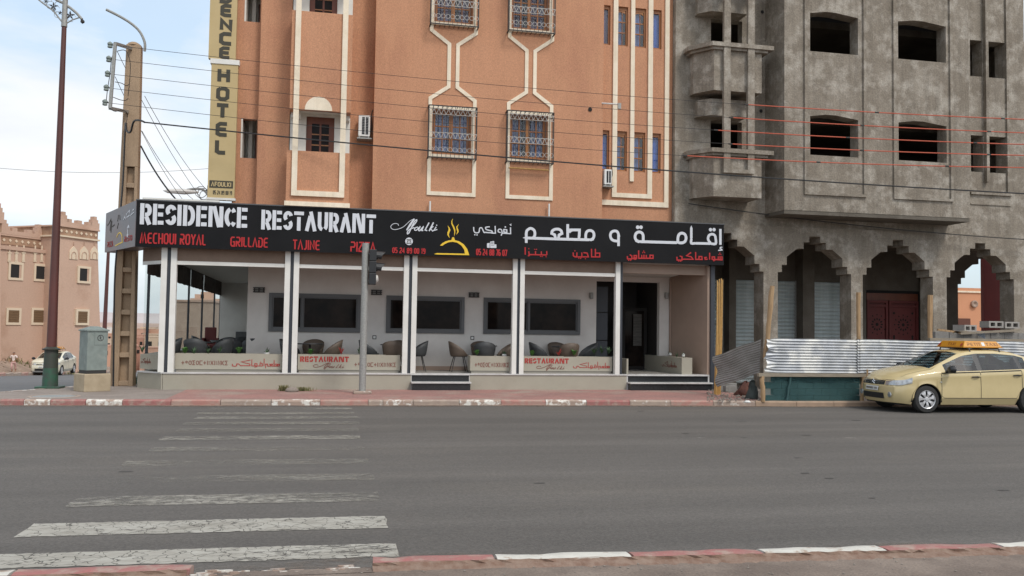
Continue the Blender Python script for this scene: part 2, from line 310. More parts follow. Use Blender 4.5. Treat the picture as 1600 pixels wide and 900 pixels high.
        me.update(); ob = bpy.data.objects.new(name, me); COL.objects.link(ob)
        if parent is not None: ob.parent = parent
        if solid: md = ob.modifiers.new('solid', 'SOLIDIFY'); md.thickness = solid
        if sub: md = ob.modifiers.new('sub', 'SUBSURF'); md.levels = md.render_levels = sub
        if bevel: md = ob.modifiers.new('bevel', 'BEVEL'); md.width = bevel; md.segments = 2; md.limit_method = 'ANGLE'
        return ob
def tag(o, label=None, cat=None, group=None, kind=None):
    if label: o['label'] = label
    if cat: o['category'] = cat
    if group: o['group'] = group
    if kind: o['kind'] = kind
    return o
def thing(name, label, cat, loc=(0,0,0), rz=0, group=None):
    o = bpy.data.objects.new(name, None); COL.objects.link(o); o.location = loc; o.rotation_euler = (0,0,rz); o.empty_display_size = .1
    return tag(o, label, cat, group)
def struct(o): o['kind'] = 'structure'; return o
def stuff(o): o['kind'] = 'stuff'; return o
def copy_tree(o, parent=None):
    c = o.copy(); COL.objects.link(c)
    if parent is not None: c.parent = parent
    for ch in list(o.children): copy_tree(ch, c)
    return c
def catmull(P, n=5):
    P = [tuple(p) for p in P]; o = []
    Q = [P[0]]+P+[P[-1]]
    for i in range(1, len(Q)-2):
        for k in range(n):
            t = k/n; o.append(tuple(.5*((2*b)+(-a+c)*t+(2*a-5*b+4*c-d)*t*t+(-a+3*b-3*c+d)*t**3) for a,b,c,d in zip(Q[i-1],Q[i],Q[i+1],Q[i+2])))
    o.append(P[-1]); return o
def lerp(T, x):               # piecewise linear table, T sorted by ascending x
    if x <= T[0][0]: return T[0][1]
    for (a,va),(b,vb) in zip(T, T[1:]):
        if x <= b: return va+(vb-va)*(x-a)/(b-a)
    return T[-1][1]
# ------------------------------------------------------------------ lettering: strokes of given width turned into thin solid letters
def ribbon(mb, pts, w, F, d0, d1, closed=False):
    """pts in (u,v); F maps (u,v,depth) to space; w one width or one per point"""
    n = len(pts); ws = w if isinstance(w, (list,tuple)) else [w]*n
    Lp, Rp = [], []
    for i,(x,y) in enumerate(pts):
        a = pts[i-1] if (i > 0 or closed) else None; b = pts[(i+1)%n] if (i < n-1 or closed) else None
        def nm(p,q):
            dx,dy = q[0]-p[0], q[1]-p[1]; l = sqrt(dx*dx+dy*dy) or 1; return (-dy/l, dx/l)
        n1 = nm(a,(x,y)) if a else None; n2 = nm((x,y),b) if b else None
        if n1 and n2:
            mx_,my_ = n1[0]+n2[0], n1[1]+n2[1]; l = sqrt(mx_*mx_+my_*my_) or 1; mx_/=l; my_/=l
            k = 1/max(.5, mx_*n1[0]+my_*n1[1]); nn = (mx_*k, my_*k)
        else: nn = n1 or n2
        h = ws[i]/2; Lp.append((x+nn[0]*h, y+nn[1]*h)); Rp.append((x-nn[0]*h, y-nn[1]*h))
    e = lambda i: d1+.0012*i/n
    vs = [F(u,v,e(i)) for i,(u,v) in enumerate(Lp)]+[F(u,v,e(i)) for i,(u,v) in enumerate(Rp)]+[F(u,v,d0) for u,v in Lp]+[F(u,v,d0) for u,v in Rp]
    fs = []
    m = n if closed else n-1
    for i in range(m):
        j = (i+1)%n; fs += [(i, n+i, n+j, j), (i, j, 2*n+j, 2*n+i), (n+i, 3*n+i, 3*n+j, n+j)]
    if not closed: fs += [(0, 2*n, 3*n, n), (n-1, 2*n-1, 4*n-1, 3*n-1)]
    mb.add(vs, fs)
def poly(mb, pts, F, d0, d1):
    n = len(pts); mb.add([F(u,v,d1) for u,v in pts]+[F(u,v,d0) for u,v in pts], [tuple(range(n))]+[(i, n+i, n+(i+1)%n, (i+1)%n) for i in range(n)])
def arc(cx, cy, rx, ry, a0, a1, n=10): return [(cx+rx*cos(R(a0+(a1-a0)*i/n)), cy+ry*sin(R(a0+(a1-a0)*i/n))) for i in range(n+1)]
B = [(.11,0),(.11,1)]
STEN = {  # stencil capitals, stroke .22
 'R': (.70, [B, [(.30,.89),(.40,.89)]+arc(.42,.68,.17,.21,88,-88,12)+[(.40,.47),(.30,.47)], [(.385,.375),(.60,0)]]),
 'E': (.68, [B, [(.30,.89),(.68,.89)], [(.30,.5),(.64,.5)], [(.30,.11),(.68,.11)]]),
 'S': (.66, [arc(.34,.70,.22,.19,12,232,16), arc(.34,.30,.22,.19,52,-168,16)]),
 'I': (.24, [B]), 'D': (.74, [B, [(.30,.89),(.36,.89)]+arc(.36,.5,.27,.39,86,-86,16)+[(.36,.11),(.30,.11)]]),
 'N': (.94, [B, [(.335,1),(.70,.0)], [(.83,0),(.83,1)]]),
 'C': (.70, [arc(.42,.5,.31,.39,103,257,14), arc(.44,.5,.22,.39,80,38,6), arc(.44,.5,.22,.39,-80,-38,6)]),
 'T': (.74, [[(0,.89),(.74,.89)], [(.37,.70),(.37,0)]]),
 'A': (.84, [[(.11,0),(.36,.78)], [(.40,1),(.73,0)]]),
 'U': (.74, [[(.11,1),(.11,.36)]+arc(.36,.36,.25,.25,184,262,8), [(.63,1),(.63,.36)]+arc(.44,.36,.19,.25,-4,-62,7)])}
THIN = {  # rounded thin capitals and figures, stroke .13
 'M': (.86, [[(.02,0),(.2,.95),(.36,.1),(.56,.95),(.8,0)]]), 'E': (.58, [[(.54,.95),(.2,.95),(.07,.8),(.07,.15),(.2,.05),(.54,.05)], [(.09,.5),(.5,.5)]]),
 'C': (.58, [[(.54,.95),(.2,.95),(.07,.8),(.07,.2),(.2,.05),(.54,.05)]]), 'H': (.6, [[(.07,0),(.07,1)], [(.09,.5),(.5,.5)], [(.53,0),(.53,1)]]),
 'O': (.62, [[(.2,.95),(.42,.95),(.55,.8),(.55,.2),(.42,.05),(.2,.05),(.07,.2),(.07,.8),(.2,.95)]]),
 'U': (.6, [[(.07,1),(.07,.2),(.2,.05),(.4,.05),(.53,.2),(.53,1)]]), 'I': (.14, [[(.07,0),(.07,1)]]),
 'R': (.6, [[(.05,.95),(.42,.95),(.53,.82),(.53,.6),(.42,.47),(.2,.47),(.54,0)], [(.07,.6),(.07,0)]]),
 'Y': (.62, [[(.04,1),(.31,.5),(.31,0)], [(.34,.55),(.58,1)]]), 'A': (.64, [[(.03,0),(.3,.95),(.6,0)]]), 'L': (.5, [[(.07,1),(.07,.15),(.18,.05),(.48,.05)]]),
 'G': (.6, [[(.54,.95),(.2,.95),(.07,.8),(.07,.2),(.2,.05),(.53,.05),(.53,.48),(.3,.48)]]),
 'D': (.6, [[(.03,.95),(.38,.95),(.53,.78),(.53,.22),(.38,.05),(.07,.05),(.07,.75)]]), 'T': (.56, [[(0,.95),(.56,.95)], [(.28,.9),(.28,0)]]),
 'J': (.4, [[(.33,1),(.33,.2),(.2,.05),(.02,.05)]]), 'N': (.62, [[(.07,0),(.07,.9),(.54,.1),(.54,1)]]),
 'P': (.58, [[(.04,.95),(.42,.95),(.52,.82),(.52,.6),(.42,.46),(.07,.46),(.07,0)]]), 'Z': (.58, [[(.04,.95),(.52,.95),(.07,.3),(.07,.05),(.56,.05)]]),
 'S': (.56, [[(.5,.95),(.18,.95),(.07,.84),(.07,.6),(.18,.5),(.38,.5),(.48,.4),(.48,.15),(.38,.05),(.05,.05)]]), 'X': (.6, [[(.05,0),(.55,1)], [(.05,1),(.55,0)]]), 'K': (.6, [[(.07,0),(.07,1)], [(.54,1),(.12,.5),(.56,0)]]), 'F': (.54, [[(.52,.95),(.07,.95),(.07,0)], [(.09,.5),(.46,.5)]]),
 'Q': (.62, [[(.2,.95),(.42,.95),(.55,.8),(.55,.2),(.42,.05),(.2,.05),(.07,.2),(.07,.8),(.2,.95)], [(.36,.24),(.6,-.04)]]),
 '0': (.54, [[(.18,.95),(.36,.95),(.47,.82),(.47,.18),(.36,.05),(.18,.05),(.07,.18),(.07,.82),(.18,.95)]]), '1': (.3, [[(.02,.8),(.18,.95),(.18,0)]]),
 '2': (.54, [[(.07,.8),(.18,.95),(.38,.95),(.47,.82),(.47,.6),(.07,.2),(.07,.05),(.5,.05)]]), '4': (.56, [[(.4,0),(.4,.95),(.05,.3),(.52,.3)]]),
 '5': (.54, [[(.48,.95),(.07,.95),(.07,.55),(.38,.55),(.47,.45),(.47,.18),(.36,.05),(.05,.05)]]), '6': (.54, [[(.44,.95),(.18,.95),(.07,.8),(.07,.18),(.18,.05),(.36,.05),(.47,.18),(.47,.42),(.36,.52),(.1,.52)]]),
 '7': (.5, [[(.03,.95),(.47,.95),(.2,0)]]), '8': (.54, [[(.18,.95),(.36,.95),(.46,.84),(.46,.62),(.36,.52),(.18,.52),(.07,.4),(.07,.16),(.18,.05),(.36,.05),(.47,.16),(.47,.4),(.36,.52)], [(.18,.52),(.08,.62),(.08,.84),(.18,.95)]]),
 '9': (.54, [[(.1,.05),(.36,.05),(.47,.18),(.47,.82),(.36,.95),(.18,.95),(.07,.82),(.07,.6),(.18,.48),(.44,.48)]]),
 '3': (.54, [[(.05,.95),(.36,.95),(.46,.84),(.46,.62),(.36,.52),(.2,.52)], [(.36,.5),(.47,.4),(.47,.16),(.36,.05),(.05,.05)]])}
def planeF(o, u, n):           # frame: u along the writing, world z up, n out of the face
    o, u, n = Vector(o), Vector(u), Vector(n)
    return lambda a, b, d: o + u*a + Vector((0,0,1))*b + n*d
def write(text, font, x0, x1, z0, z1, F, t=.24, d0=0., d1=.012, name='letter', m='signwhite', parent=None, joined=True, gap=.13, local=False):
    adv = 0; items = []
    for ch in text:
        if ch == ' ': adv += .42; continue
        w, st = font[ch]; items.append((adv, st)); adv += w+gap
    adv -= gap; sx = (x1-x0)/adv; sz = z1-z0; mb = MB(); obs = []
    for a, st in items:
        if not joined: mb = MB()
        for k, s in enumerate(st):
            pts = [(x0+(a+p[0])*sx, z0+p[1]*sz) for p in s]
            ribbon(mb, pts, t*(sx*.55+sz*.45)*.98, F, d0, d1+k*.0006)
        if not joined: obs.append(mb.build(name, m, parent, local=local))
    if joined: obs.append(mb.build(name, m, parent, local=local))
    return obs
def traced(strokes, dots, x0, x1, z0, z1, F, w, d1=.01, name='lettering', m='signwhite', parent=None, box=None):
    """strokes in drawing units (y down) fitted to a box; w in drawing units"""
    P = [p for s in strokes for p in s]; bx = box or (min(p[0] for p in P), max(p[0] for p in P), min(p[1] for p in P), max(p[1] for p in P))
    kx, kz = (x1-x0)/(bx[1]-bx[0]), (z1-z0)/(bx[3]-bx[2]); q = lambda p: (x0+(p[0]-bx[0])*kx, z1-(p[1]-bx[2])*kz)
    mb = MB()
    for i, s in enumerate(strokes): ribbon(mb, [q(p) for p in s], w*(kx+kz)/2, F, 0, d1+i*.0005)
    for i, (a,b,r) in enumerate(dots): poly(mb, [(q((a,b))[0]+r*(kx+kz)/2*cos(2*pi*k/10), q((a,b))[1]+r*(kx+kz)/2*sin(2*pi*k/10)) for k in range(10)], F, 0, d1+.003+i*.0004)
    return mb.build(name, m, parent)
# ------------------------------------------------------------------ ground
def smooth(a, b, x): t = min(1, max(0, (x-a)/(b-a))); return t*t*(3-2*t)
def street_z(y): return -.044*max(0, y-25)
def gz(x, y):
    base = street_z(min(y, 95))*(1-smooth(-5, -2, x)) - .12
    far = -9*smooth(85, 170, y)-3*smooth(150, 320, y)
    bank = 1.05*smooth(-18.6, -21.5, x)*smooth(30, 44, y) if x < -18.5 else 0
    rough = .05*sin(x*1.7+y*.6)*sin(y*1.1-x*.4) if x < -18.9 else 0
    return base + far + bank + rough
def axis(r): 
    o = []; 
    for a, b, n in r: o += [a+(b-a)*i/n for i in range(n)]
    return o+[r[-1][1]]
gx = axis([(-2500,-400,7),(-400,-60,14),(-60,-15,45),(-15,-1,8),(-1,60,10),(60,400,8),(400,2500,6)])
gy = axis([(-400,-20,6),(-20,25,8),(25,95,36),(95,400,30),(400,2600,10)])
mb = MB(); mb.grid([[(x,y,gz(x,y)) for y in gy] for x in gx], flip=True); g = mb.build('ground', 'dirt', smooth='all'); struct(g)
# road sheets
KL = [(-7.6,20.55),(-4,20.35),(0,20.22),(5,20.08),(9,19.86),(11.2,19.55),(14,19.52),(60,19.5)]     # far kerb, road face
NKx = [(-60,8.6),(-20,7.1),(-2.15,6.42),(0.45,6.40),(3,6.24),(5.7,6.10),(60,4.2)]                # near kerb, road face
def ny(x): return lerp(NKx, x)
def ky(x): return lerp(KL, x)
mb = MB(); xs = [-80,-60,-40,-20,-12,-8,-4,-2,0,2,4,6,9,11.2,14,20,40,80]
mb.grid([[(x, ny(x)-.4, 0) if j == 0 else (x, 21.4 if x < -7 else ky(x)+.06, 0) for j in (0,1)] for x in xs], flip=True)
struct(mb.build('road', 'asphalt'))
mb = MB(); ys = axis([(21.4,25,4),(25,95,20)])
mb.grid([[(x, y, street_z(y)+.002) for y in ys] for x in (-18.3,-15,-12,-9,-5.2)], flip=True)
mb.grid([[(x, y, .002) for y in (21.4,25)] for x in (-80,-40,-18.3)], flip=True)
struct(mb.build('side_street', 'street'))
# zebra crossing, each stripe with its own wear
zeb = thing('zebra_crossing', None, None, (-.9,13,0)); struct(zeb)
pw = {}
for a in (.34, .45): pw[a] = worn_paint('old_crossing_paint', (.36,.345,.31), a)
for a in (.355,): pw[a] = worn_paint('thin_crossing_paint', (.29,.275,.245), .39, 9, True, .22)
for a in (.37, .40, .43): pw[a] = worn_paint('ghost_crossing_paint', (.285,.27,.24), a+.001, 14, False, .28)
for yc, w, a in ((7.13,.42,.34),(8.15,.50,.30),(9.38,.50,.355),(10.62,.46,.43),(11.85,.46,.43),(13.15,.46,.43),(14.42,.50,.355),(15.5,.46,.40),(16.56,.46,.37),(17.55,.46,.37),(18.43,.46,.37),(19.42,.42,.40)):
    key = min(pw, key=lambda q: abs(q-a)); mb = MB()
    x0, x1 = -2.40+.05*sin(yc*3), .62+.04*cos(yc*5)
    ns = 60; jt = lambda: random.uniform(-.012,.012)
    mb.grid([[(x0+(x1-x0)*i/ns+(jt() if i in (0,ns) else 0), yc-w/2-.028*(x0+(x1-x0)*i/ns+.9)+w*j/3+(jt() if j in (0,3) else 0), .0045) for j in range(4)] for i in range(ns+1)], flip=True)
    mb.build('stripe', pw[key], zeb)
mk = MB()      # faded arrow strokes and patches on the carriageway
for a, b, c, d in ((712,640,765,652),(765,655,812,683)):
    p, q = gr(a,b), gr(c,d); w_ = .25
    mk.add([(p[0],p[1],.0045),(p[0]+w_,p[1],.0045),(q[0]+w_,q[1],.0045),(q[0],q[1],.0045)], [(3,2,1,0)])
struct(mk.build('road_marking', worn_paint('ghost_marking', (.45,.43,.40), .57, crack=False)))
mk = MB()
lnp = [gr(x, 684.5+.0005*(x-800)) for x in range(760, 1601, 60)]
for i in range(len(lnp)-1):
    (a,b),(c,d) = lnp[i], lnp[i+1]; mk.add([(a,b,.0045),(c,d,.0045),(c,d+.07,.0045),(a,b+.07,.0045)], [(0,1,2,3)])
struct(mk.build('lane_line', worn_paint('ghost_line', (.42,.40,.37), .58, crack=False)))
# tar patches and small debris
mb = MB()
for k in range(20):
    x, y = random.uniform(-6, 14), 7.2+12*random.random()**1.3
    r = random.uniform(.012,.04)*(1+y*.05); n = 7
    mb.add([(x+r*2.2*cos(2*pi*i/n)*random.uniform(.6,1), y+r*sin(2*pi*i/n)*random.uniform(.6,1), .0042) for i in range(n)], [tuple(range(n))])
struct(mb.build('tar_spot', mat('tar_spot', (.066,.060,.055), .85)))
gd = MB(); xs = [-7+.5*i for i in range(64)]
gd.grid([[(x, ky(x)-.30+.05*sin(x*2.1), .0048),(x, ky(x)-.003, .0048)] for x in xs], flip=True)
struct(gd.build('gutter_dust', worn_paint('gutter_dust', (.27,.195,.15), .36, 7, False, .30)))
gd = MB(); gd.grid([[(x, ny(x)+.02, .0048),(x, ny(x)+.45+.12*sin(x*1.7), .0048)] for x in [-6+.5*i for i in range(40)]], flip=True)
struct(gd.build('gutter_dust', worn_paint('gutter_dust_near', (.19,.155,.13), .47, 7, False, .30)))
# pavements
front = [(-7.5,21.1),(-7.05,20.74),(-6.6,20.68),(-4,20.52),(0,20.39),(5,20.25),(9,20.03),(11.2,19.72),(60,19.67)]
mb = MB(); o = [(60,23.9),(-4.0,23.9),(-4.0,25.9),(-5.75,25.9),(-6.25,24.8),(-7.3,22.8),(-7.6,22.0),(-7.65,21.5)]
mb.prismz([(x,y) for x,y in front]+o, -.1, .115); struct(mb.build('pavement', 'walkgrey'))
mb = MB(); mb.grid([[(x,y,street_z(y)+.10) for y in (25,30,36,44)] for x in (-5.9,-4.3)], flip=True); struct(mb.build('side_pavement', 'walkgrey'))
mb = MB(); prev = None                                   # red paving in front of the terrace
xs = [-3.4,-2.5,-1,0,2,5,8,9.6,10.4,10.9]
mb.grid([[(x, (ky(x)+.19), .1195),(x, 22.0 if x > -3 else 21.5, .1195), (x, 23.62 if x < 10.5 else 22.4, .1195)] for x in xs], flip=True)
struct(mb.build('red_paving', 'paving'))
mb = MB(); xs = [-60,-30,-10,-5,-2.15,0,3,5.7,20,60]
mb.grid([[(x, -30, .07),(x,0,.085),(x,4,.095),(x, ny(x)-.16, .10)] for x in xs], flip=True); struct(mb.build('near_pavement', 'nearwalk'))
# kerbs, stone by stone
fk = thing('far_kerb', None, None, (0,20.4,0)); struct(fk)
def kerb_stone(par, p, q, w, z1, m, nrm=1, seed=0, rough=.008, top=None):
    rr = random.Random(seed); p, q = Vector((p[0],p[1],0)), Vector((q[0],q[1],0)); d = (q-p).normalized(); n = Vector((-d.y, d.x, 0))*nrm
    p = p+d*.006; q = q-d*.006; k = 6; P = []
    for i in range(k+1):
        c = p+(q-p)*i/k; e = rr.uniform(-rough, rough); f = rr.uniform(-rough, rough)
        P.append([c+Vector((0,0,-.12)), c+Vector((0,0,z1-.035+f)), c+n*(.03+abs(e))+Vector((0,0,z1-.006+e*.5)), c+n*(w*.7)+Vector((0,0,z1+e*.3)), c+n*w+Vector((0,0,z1-.004)), c+n*w+Vector((0,0,-.12))])
    mb = MB(); mb.grid(P, flip=(nrm > 0)); mb.add([P[0][i] for i in range(6)], [(0,1,2,3,4,5) if nrm > 0 else (5,4,3,2,1,0)]); mb.add([P[-1][i] for i in range(6)], [(5,4,3,2,1,0) if nrm > 0 else (0,1,2,3,4,5)])
    if top:
        mb.mi = [1 if (j % 5) in (0,) and j < 5*k else 0 for j in range(len(mb.f))]; return mb.build('kerb_stone', [m, top], par, smooth=True)
    return mb.build('kerb_stone', m, par, smooth=True)
seq = [(-10,'kwhite'),(0,'kred'),(38,'kwhite'),(79,'kred'),(135,'kwhite'),(192,'kred'),(268,'kredfade'),(345,'kgrey'),(424,'kwhite'),(500,'kredfade'),(575,'kgrey'),(598,'kwhite'),(645,'kgrey'),(717,'kwhite'),(782,'kredfade'),(852,'kwhite'),(915,'kred'),(982,'kgrey'),(1045,'kredfade'),(1110,'kgrey'),(1172,'kdirt'),(1232,'kdirt'),(1290,'kdirt'),(1345,None)]
for i,(px,m_) in enumerate(seq):
    if not m_: continue
    xa = gr(px, 633.)[0]; xb = gr(seq[i+1][0], 633.)[0]
    h = (xb-xa)
    kerb_stone(fk, (xa, ky(xa)), (xb, ky(xb)), .17, .125, m_, 1, i)
x = gr(1345,633)[0]
for i in range(14): kerb_stone(fk, (x, ky(x)), (x+1, ky(x+1)), .17, .125, 'kdirt', 1, 60+i); x += 1
cc = [(-6.72,20.53),(-7.3,20.75),(-7.75,21.25),(-7.85,21.9),(-7.55,22.75),(-7.05,23.7),(-6.55,24.65),(-6.1,25.6)]
for i in range(7): kerb_stone(fk, cc[i], cc[i+1], .16, .12, ['kred','kgrey','kwhite','kgrey','kwhite','kgrey','kwhite'][i], -1, 90+i)
for i in range(12): kerb_stone(fk, (-6.1+.02*i,25.6+1.2*i), (-6.08+.02*i,26.75+1.2*i), .16, .12+street_z(26+1.2*i), ['kgrey','kwhite'][i%2], -1, 100+i)
sk = thing('side_kerb', None, None, (-18.3,50,-1)); struct(sk)
for i in range(36):
    y = 40+1.25*i; o = kerb_stone(sk, (-18.3+.02*i, y), (-18.28+.02*i, y+1.2), .2, .16, 'kgrey' if i % 3 else 'kredfade', 1, 130+i)
    o.location.z += street_z(y)
nk = thing('near_kerb', None, None, (1,6.3,0)); struct(nk)
for i,(a,b,m_) in enumerate([(-260,-160,'kwhite'),(-158,-60,'kred'),(-58,50,'kwhite'),(52,311,'kred'),(580,765,'kred'),(767,971,'kwhite'),(973,1171,'kred'),(1173,1359,'kwhite'),(1361,1539,'kred'),(1541,1700,'kwhite'),(1702,1850,'kred')]):
    yy = 872 if a > 400 else 886
    xa = gr(a, 880-.018*a, .10)[0]; xb = gr(b, 880-.018*b, .10)[0]
    n = 4 if b-a > 230 else 2
    for j in range(1): kerb_stone(nk, (xb, ny(xb)), (xa, ny(xa)), .19, .14, 'kwhitenear' if m_ == 'kwhite' else m_, 1, 200+i, .014)
# broken edge of the near kerb and spilled cement in the gap
mb = MB()
for a, b in ((-260,311),(580,1850)):
    x0, x1 = gr(a,880,.1)[0], gr(b,865,.1)[0]; n = int((x1-x0)/.06); P = []
    for i in range(n+1):
        x = x0+(x1-x0)*i/n; P.append([(x, ny(x)-.188+random.uniform(-.03,.01), .142-random.uniform(.0,.004)), (x, ny(x)-.20-random.uniform(0,.02), .12), (x, ny(x)-.27-random.uniform(0,.06), .094)])
    mb.grid(P)
struct(mb.build('kerb_edge', 'kedge'))
mb = MB(); P = []
for i in range(40):
    x = gr(311+270*i/39,872,.1)[0]; P.append([(x, ny(x)+.12+random.uniform(-.03,.03), .006), (x, ny(x)+.02, .05+random.uniform(-.01,.01)), (x, ny(x)-.3, .103)])
mb.grid(P, flip=True); struct(mb.build('kerb_ramp', 'nearwalk'))
mb = MB()
rz_ = lambda x,y: .05+max(0,min(1,(ny(x)+.02-y)/.32))*.053+.004
for k in range(34):
    px = random.choice((random.uniform(316,392), random.uniform(316,392), random.uniform(425,470), random.uniform(505,545))); x = gr(px,878,.07)[0]; y = ny(x)-random.uniform(.0,.2)*(1.4 if px < 392 else 1); r = random.uniform(.02,.06); n = 8
    P = [(x+r*1.5*cos(2*pi*i/n)*random.uniform(.5,1), y+r*.7*sin(2*pi*i/n)*random.uniform(.5,1)) for i in range(n)]
    mb.add([(a,b,rz_(a,b)+.006+.0006*k) for a,b in P]+[(a,b,rz_(a,b)-.01) for a,b in P], [tuple(range(n))]+[(i,i+n,(i+1)%n+n,(i+1)%n) for i in range(n)])
struct(mb.build('cement_crumb', 'kwhite'))
# loose stones on the near pavement: nobody could count them
mb = MB()
for k in range(260):
    px = random.uniform(-50,1650); x, y = gr(px, random.uniform(868,910), .1)
    if y > ny(x)-.2: y = ny(x)-.2-random.random()*.4
    r = random.choice((.003,.004,.006,.010)); mb.lathe((x,y,.1+r*.3), [(0,-r*.6),(r,0),(0,r*.6)], 5)
stuff(tag(mb.build('gravel', 'rubble'), 'grit and small stones scattered along the broken near kerb', 'gravel'))
# iron cover in the corner pavement
c = thing('manhole_cover', 'grey round iron cover let into the corner pavement before the green post', 'manhole cover', gr(85,619,.12)+(.115,))
mb = MB(); mb.lathe((c.location.x,c.location.y,.117), [(.0,.006),(.42,.006),(.45,0)], 24); mb.build('lid', 'galv', c)
mb = MB(); mb.lathe((c.location.x,c.location.y,.117), [(.46,.001),(.46,.008),(.52,.008),(.54,0)], 24); mb.build('rim', 'kgrey', c)
# ------------------------------------------------------------------ the orange hotel above the terrace
hot = thing('hotel_building', 'orange plastered hotel with cream window outlines above the black restaurant sign', 'building', (3,26,0))
TOP = 14.6; Z0 = 4.86
FL = 3.68
def part(mb, name, m, par, **k): return mb.build(name, m, par, **k)
# main wall with the grilled windows
eh = []
for k in range(3):
    z = 6.55+FL*k
    for xc in (3.26, 5.44): eh.append((xc-.53, xc+.53, z, z+1.22))
mb = MB(); mb.wall(1.13, 7.62, Z0, TOP, 24.0, 24.25, eh); part(mb, 'wall', 'orange', hot)
mb = MB(); mb.box(1.13, 1.33, 24.251, 25.2, Z0, TOP); mb.box(7.42, 7.62, 24.251, 25.2, Z0, TOP); mb.each('wall', 'orange', hot)
# left wing: recessed bay with loggias, pier, side face
ah = [(-2.34,-1.93, 6.2+FL*k, 7.25+FL*k) for k in range(3)]
mb = MB(); mb.wall(-2.52, -1.88, Z0, TOP, 24.25, 24.45, ah); part(mb, 'wall', 'orange', hot)
mb = MB(); mb.wall(-1.885, -1.08, Z0, TOP, 24.0, 24.26); part(mb, 'wall', 'orange', hot)
mb = MB(); mb.box(-2.52, -2.35, 24.451, 41, Z0, TOP); part(mb, 'wall', 'orange', hot)
mb = MB()
for k in range(3):
    z = 6.2+FL*k; mb.wall(-2.34, -1.6, z-.1, z+1.2, 25.3, 25.4); mb.box(-1.62,-1.55,24.452,25.3,z-.1,z+1.2); mb.box(-2.34,-1.62,24.452,25.3,z-.14,z-.1); mb.box(-2.34,-1.62,24.452,25.3,z+1.2,z+1.25)
    mb.box(-2.20,-2.10,24.9,24.99,z-.1,z+1.2)
for k in range(3): mb.box(-2.338,-2.30,24.255,25.299,6.2+FL*k,7.249+FL*k)
mb.each('loggia_lining', 'whiteplaster', hot)
mb = MB()
for k in range(3): z = 6.2+FL*k; mb.box(-2.06,-1.64,25.25,25.298,z-.1,z+.85)
mb.each('loggia_door', 'woodred', hot)
# recessed strip with the air conditioner
mb = MB(); mb.wall(.50, 1.13, Z0, TOP, 24.5, 24.7); part(mb, 'wall', 'orange', hot)
# projecting bay with balconies
Yb = 23.35
for k in range(3):
    zb, zt = 6.30+FL*k, 7.38+FL*k; nz = 9.98+FL*k if k < 2 else TOP
    mb = MB()
    z0 = 4.98 if k == 0 else zt-FL
    if k == 0: mb.wall(-1.10, .50, 4.98, zb, Yb, Yb+.14); mb.wall(-1.10,-.98,4.98,zb,Yb+.141,24.5); mb.wall(.38,.50,4.98,zb,Yb+.141,24.5)
    part(mb, 'balcony_wall', 'orange', hot) if k == 0 else None
    mb = MB(); mb.wall(-1.10+.04, .50, zt, nz, Yb, Yb+.14); mb.wall(-1.06,-.94,zt,nz,Yb+.141,24.5); mb.wall(.38,.50,zt,nz,Yb+.141,24.5); part(mb, 'bay_wall', 'orange', hot)
    # loggia inside, white
    mb = MB(); mb.wall(-1.06, .50, zb-.05, zt+.05, 23.95, 24.5, [(-.645,.09,zb-.06,zt-.02)]); mb.box(-1.04,.48,Yb+.142,23.949,zb-.12,zb-.05); mb.box(-1.03,.47,Yb+.142,23.949,zt+.05,zt+.1)
    mb.box(-1.04,-.78,Yb+.36,23.949,zt-.13,zt+.05); mb.box(.24,.48,Yb+.36,23.949,zt-.13,zt+.05)
    part(mb, 'loggia_lining', 'whiteplaster', hot)
    # wooden balcony window
    fr = MB(); fr.wall(-.642,.088,zb-.05,zt-.022,24.02,24.08,[(-.50,-.30,zb+.02,zt-.20),(-.25,-.05,zb+.02,zt-.20)])
    w = part(fr, 'balcony_window', 'woodred', hot)
    mb = MB()
    for a,b in ((-.50,-.30),(-.25,-.05)):
        for q in (1,2): z = zb+.02+(zt-.22-zb)*q/3; mb.box(a,b,24.03,24.07,z-.015,z+.015)
    part(mb, 'glazing_bar', 'wood', w)
    mb = MB(); mb.box(-.51,-.04,24.045,24.055,zb+.01,zt-.19); part(mb, 'pane', 'darkglass', w)
    # half round cream arch
    mb = MB(); mb.prism([(-.33+.35*cos(pi*i/16), zt+.003+.36*sin(pi*i/16)) for i in range(17)], Yb-.02, Yb-.001); part(mb, 'arch_panel', 'cream', hot)
mb = MB(); mb.box(-1.13,.53,Yb-.04,24.5,4.86,4.978); part(mb, 'bay_base', 'cream', hot)
for xa in (-.965, .24):
    mb = MB(); mb.box(xa, xa+.14, Yb-.055, Yb-.002, 5.26, TOP-.3); part(mb, 'trim_strip', 'cream', hot)
mb = MB(); mb.box(-.965,.38, Yb-.055, Yb-.002, 5.12, 5.258); part(mb, 'trim_strip', 'cream', hot)
# hourglass outlines of the grilled windows
FY = planeF((0,24.0,0),(1,0,0),(0,-1,0))
for xc in (3.275, 5.475):
    mb = MB(); ribbon(mb, [(xc-.62,6.45),(xc-.62,5.45),(xc+.63,5.45),(xc+.63,6.45)], .105, FY, 0, .03); part(mb, 'window_outline', 'cream', hot)
    for k in range(2):
        d = FL*k
        for s in (-1,1):
            mb = MB(); ribbon(mb, [(xc+s*.62,7.75+d),(xc+s*.62,8.08+d),(xc+s*.12,8.43+d),(xc+s*.12,9.62+d),(xc+s*.62,9.98+d),(xc+s*.62,10.2+d)], .10, FY, 0, .03); part(mb, 'window_outline', 'cream', hot)
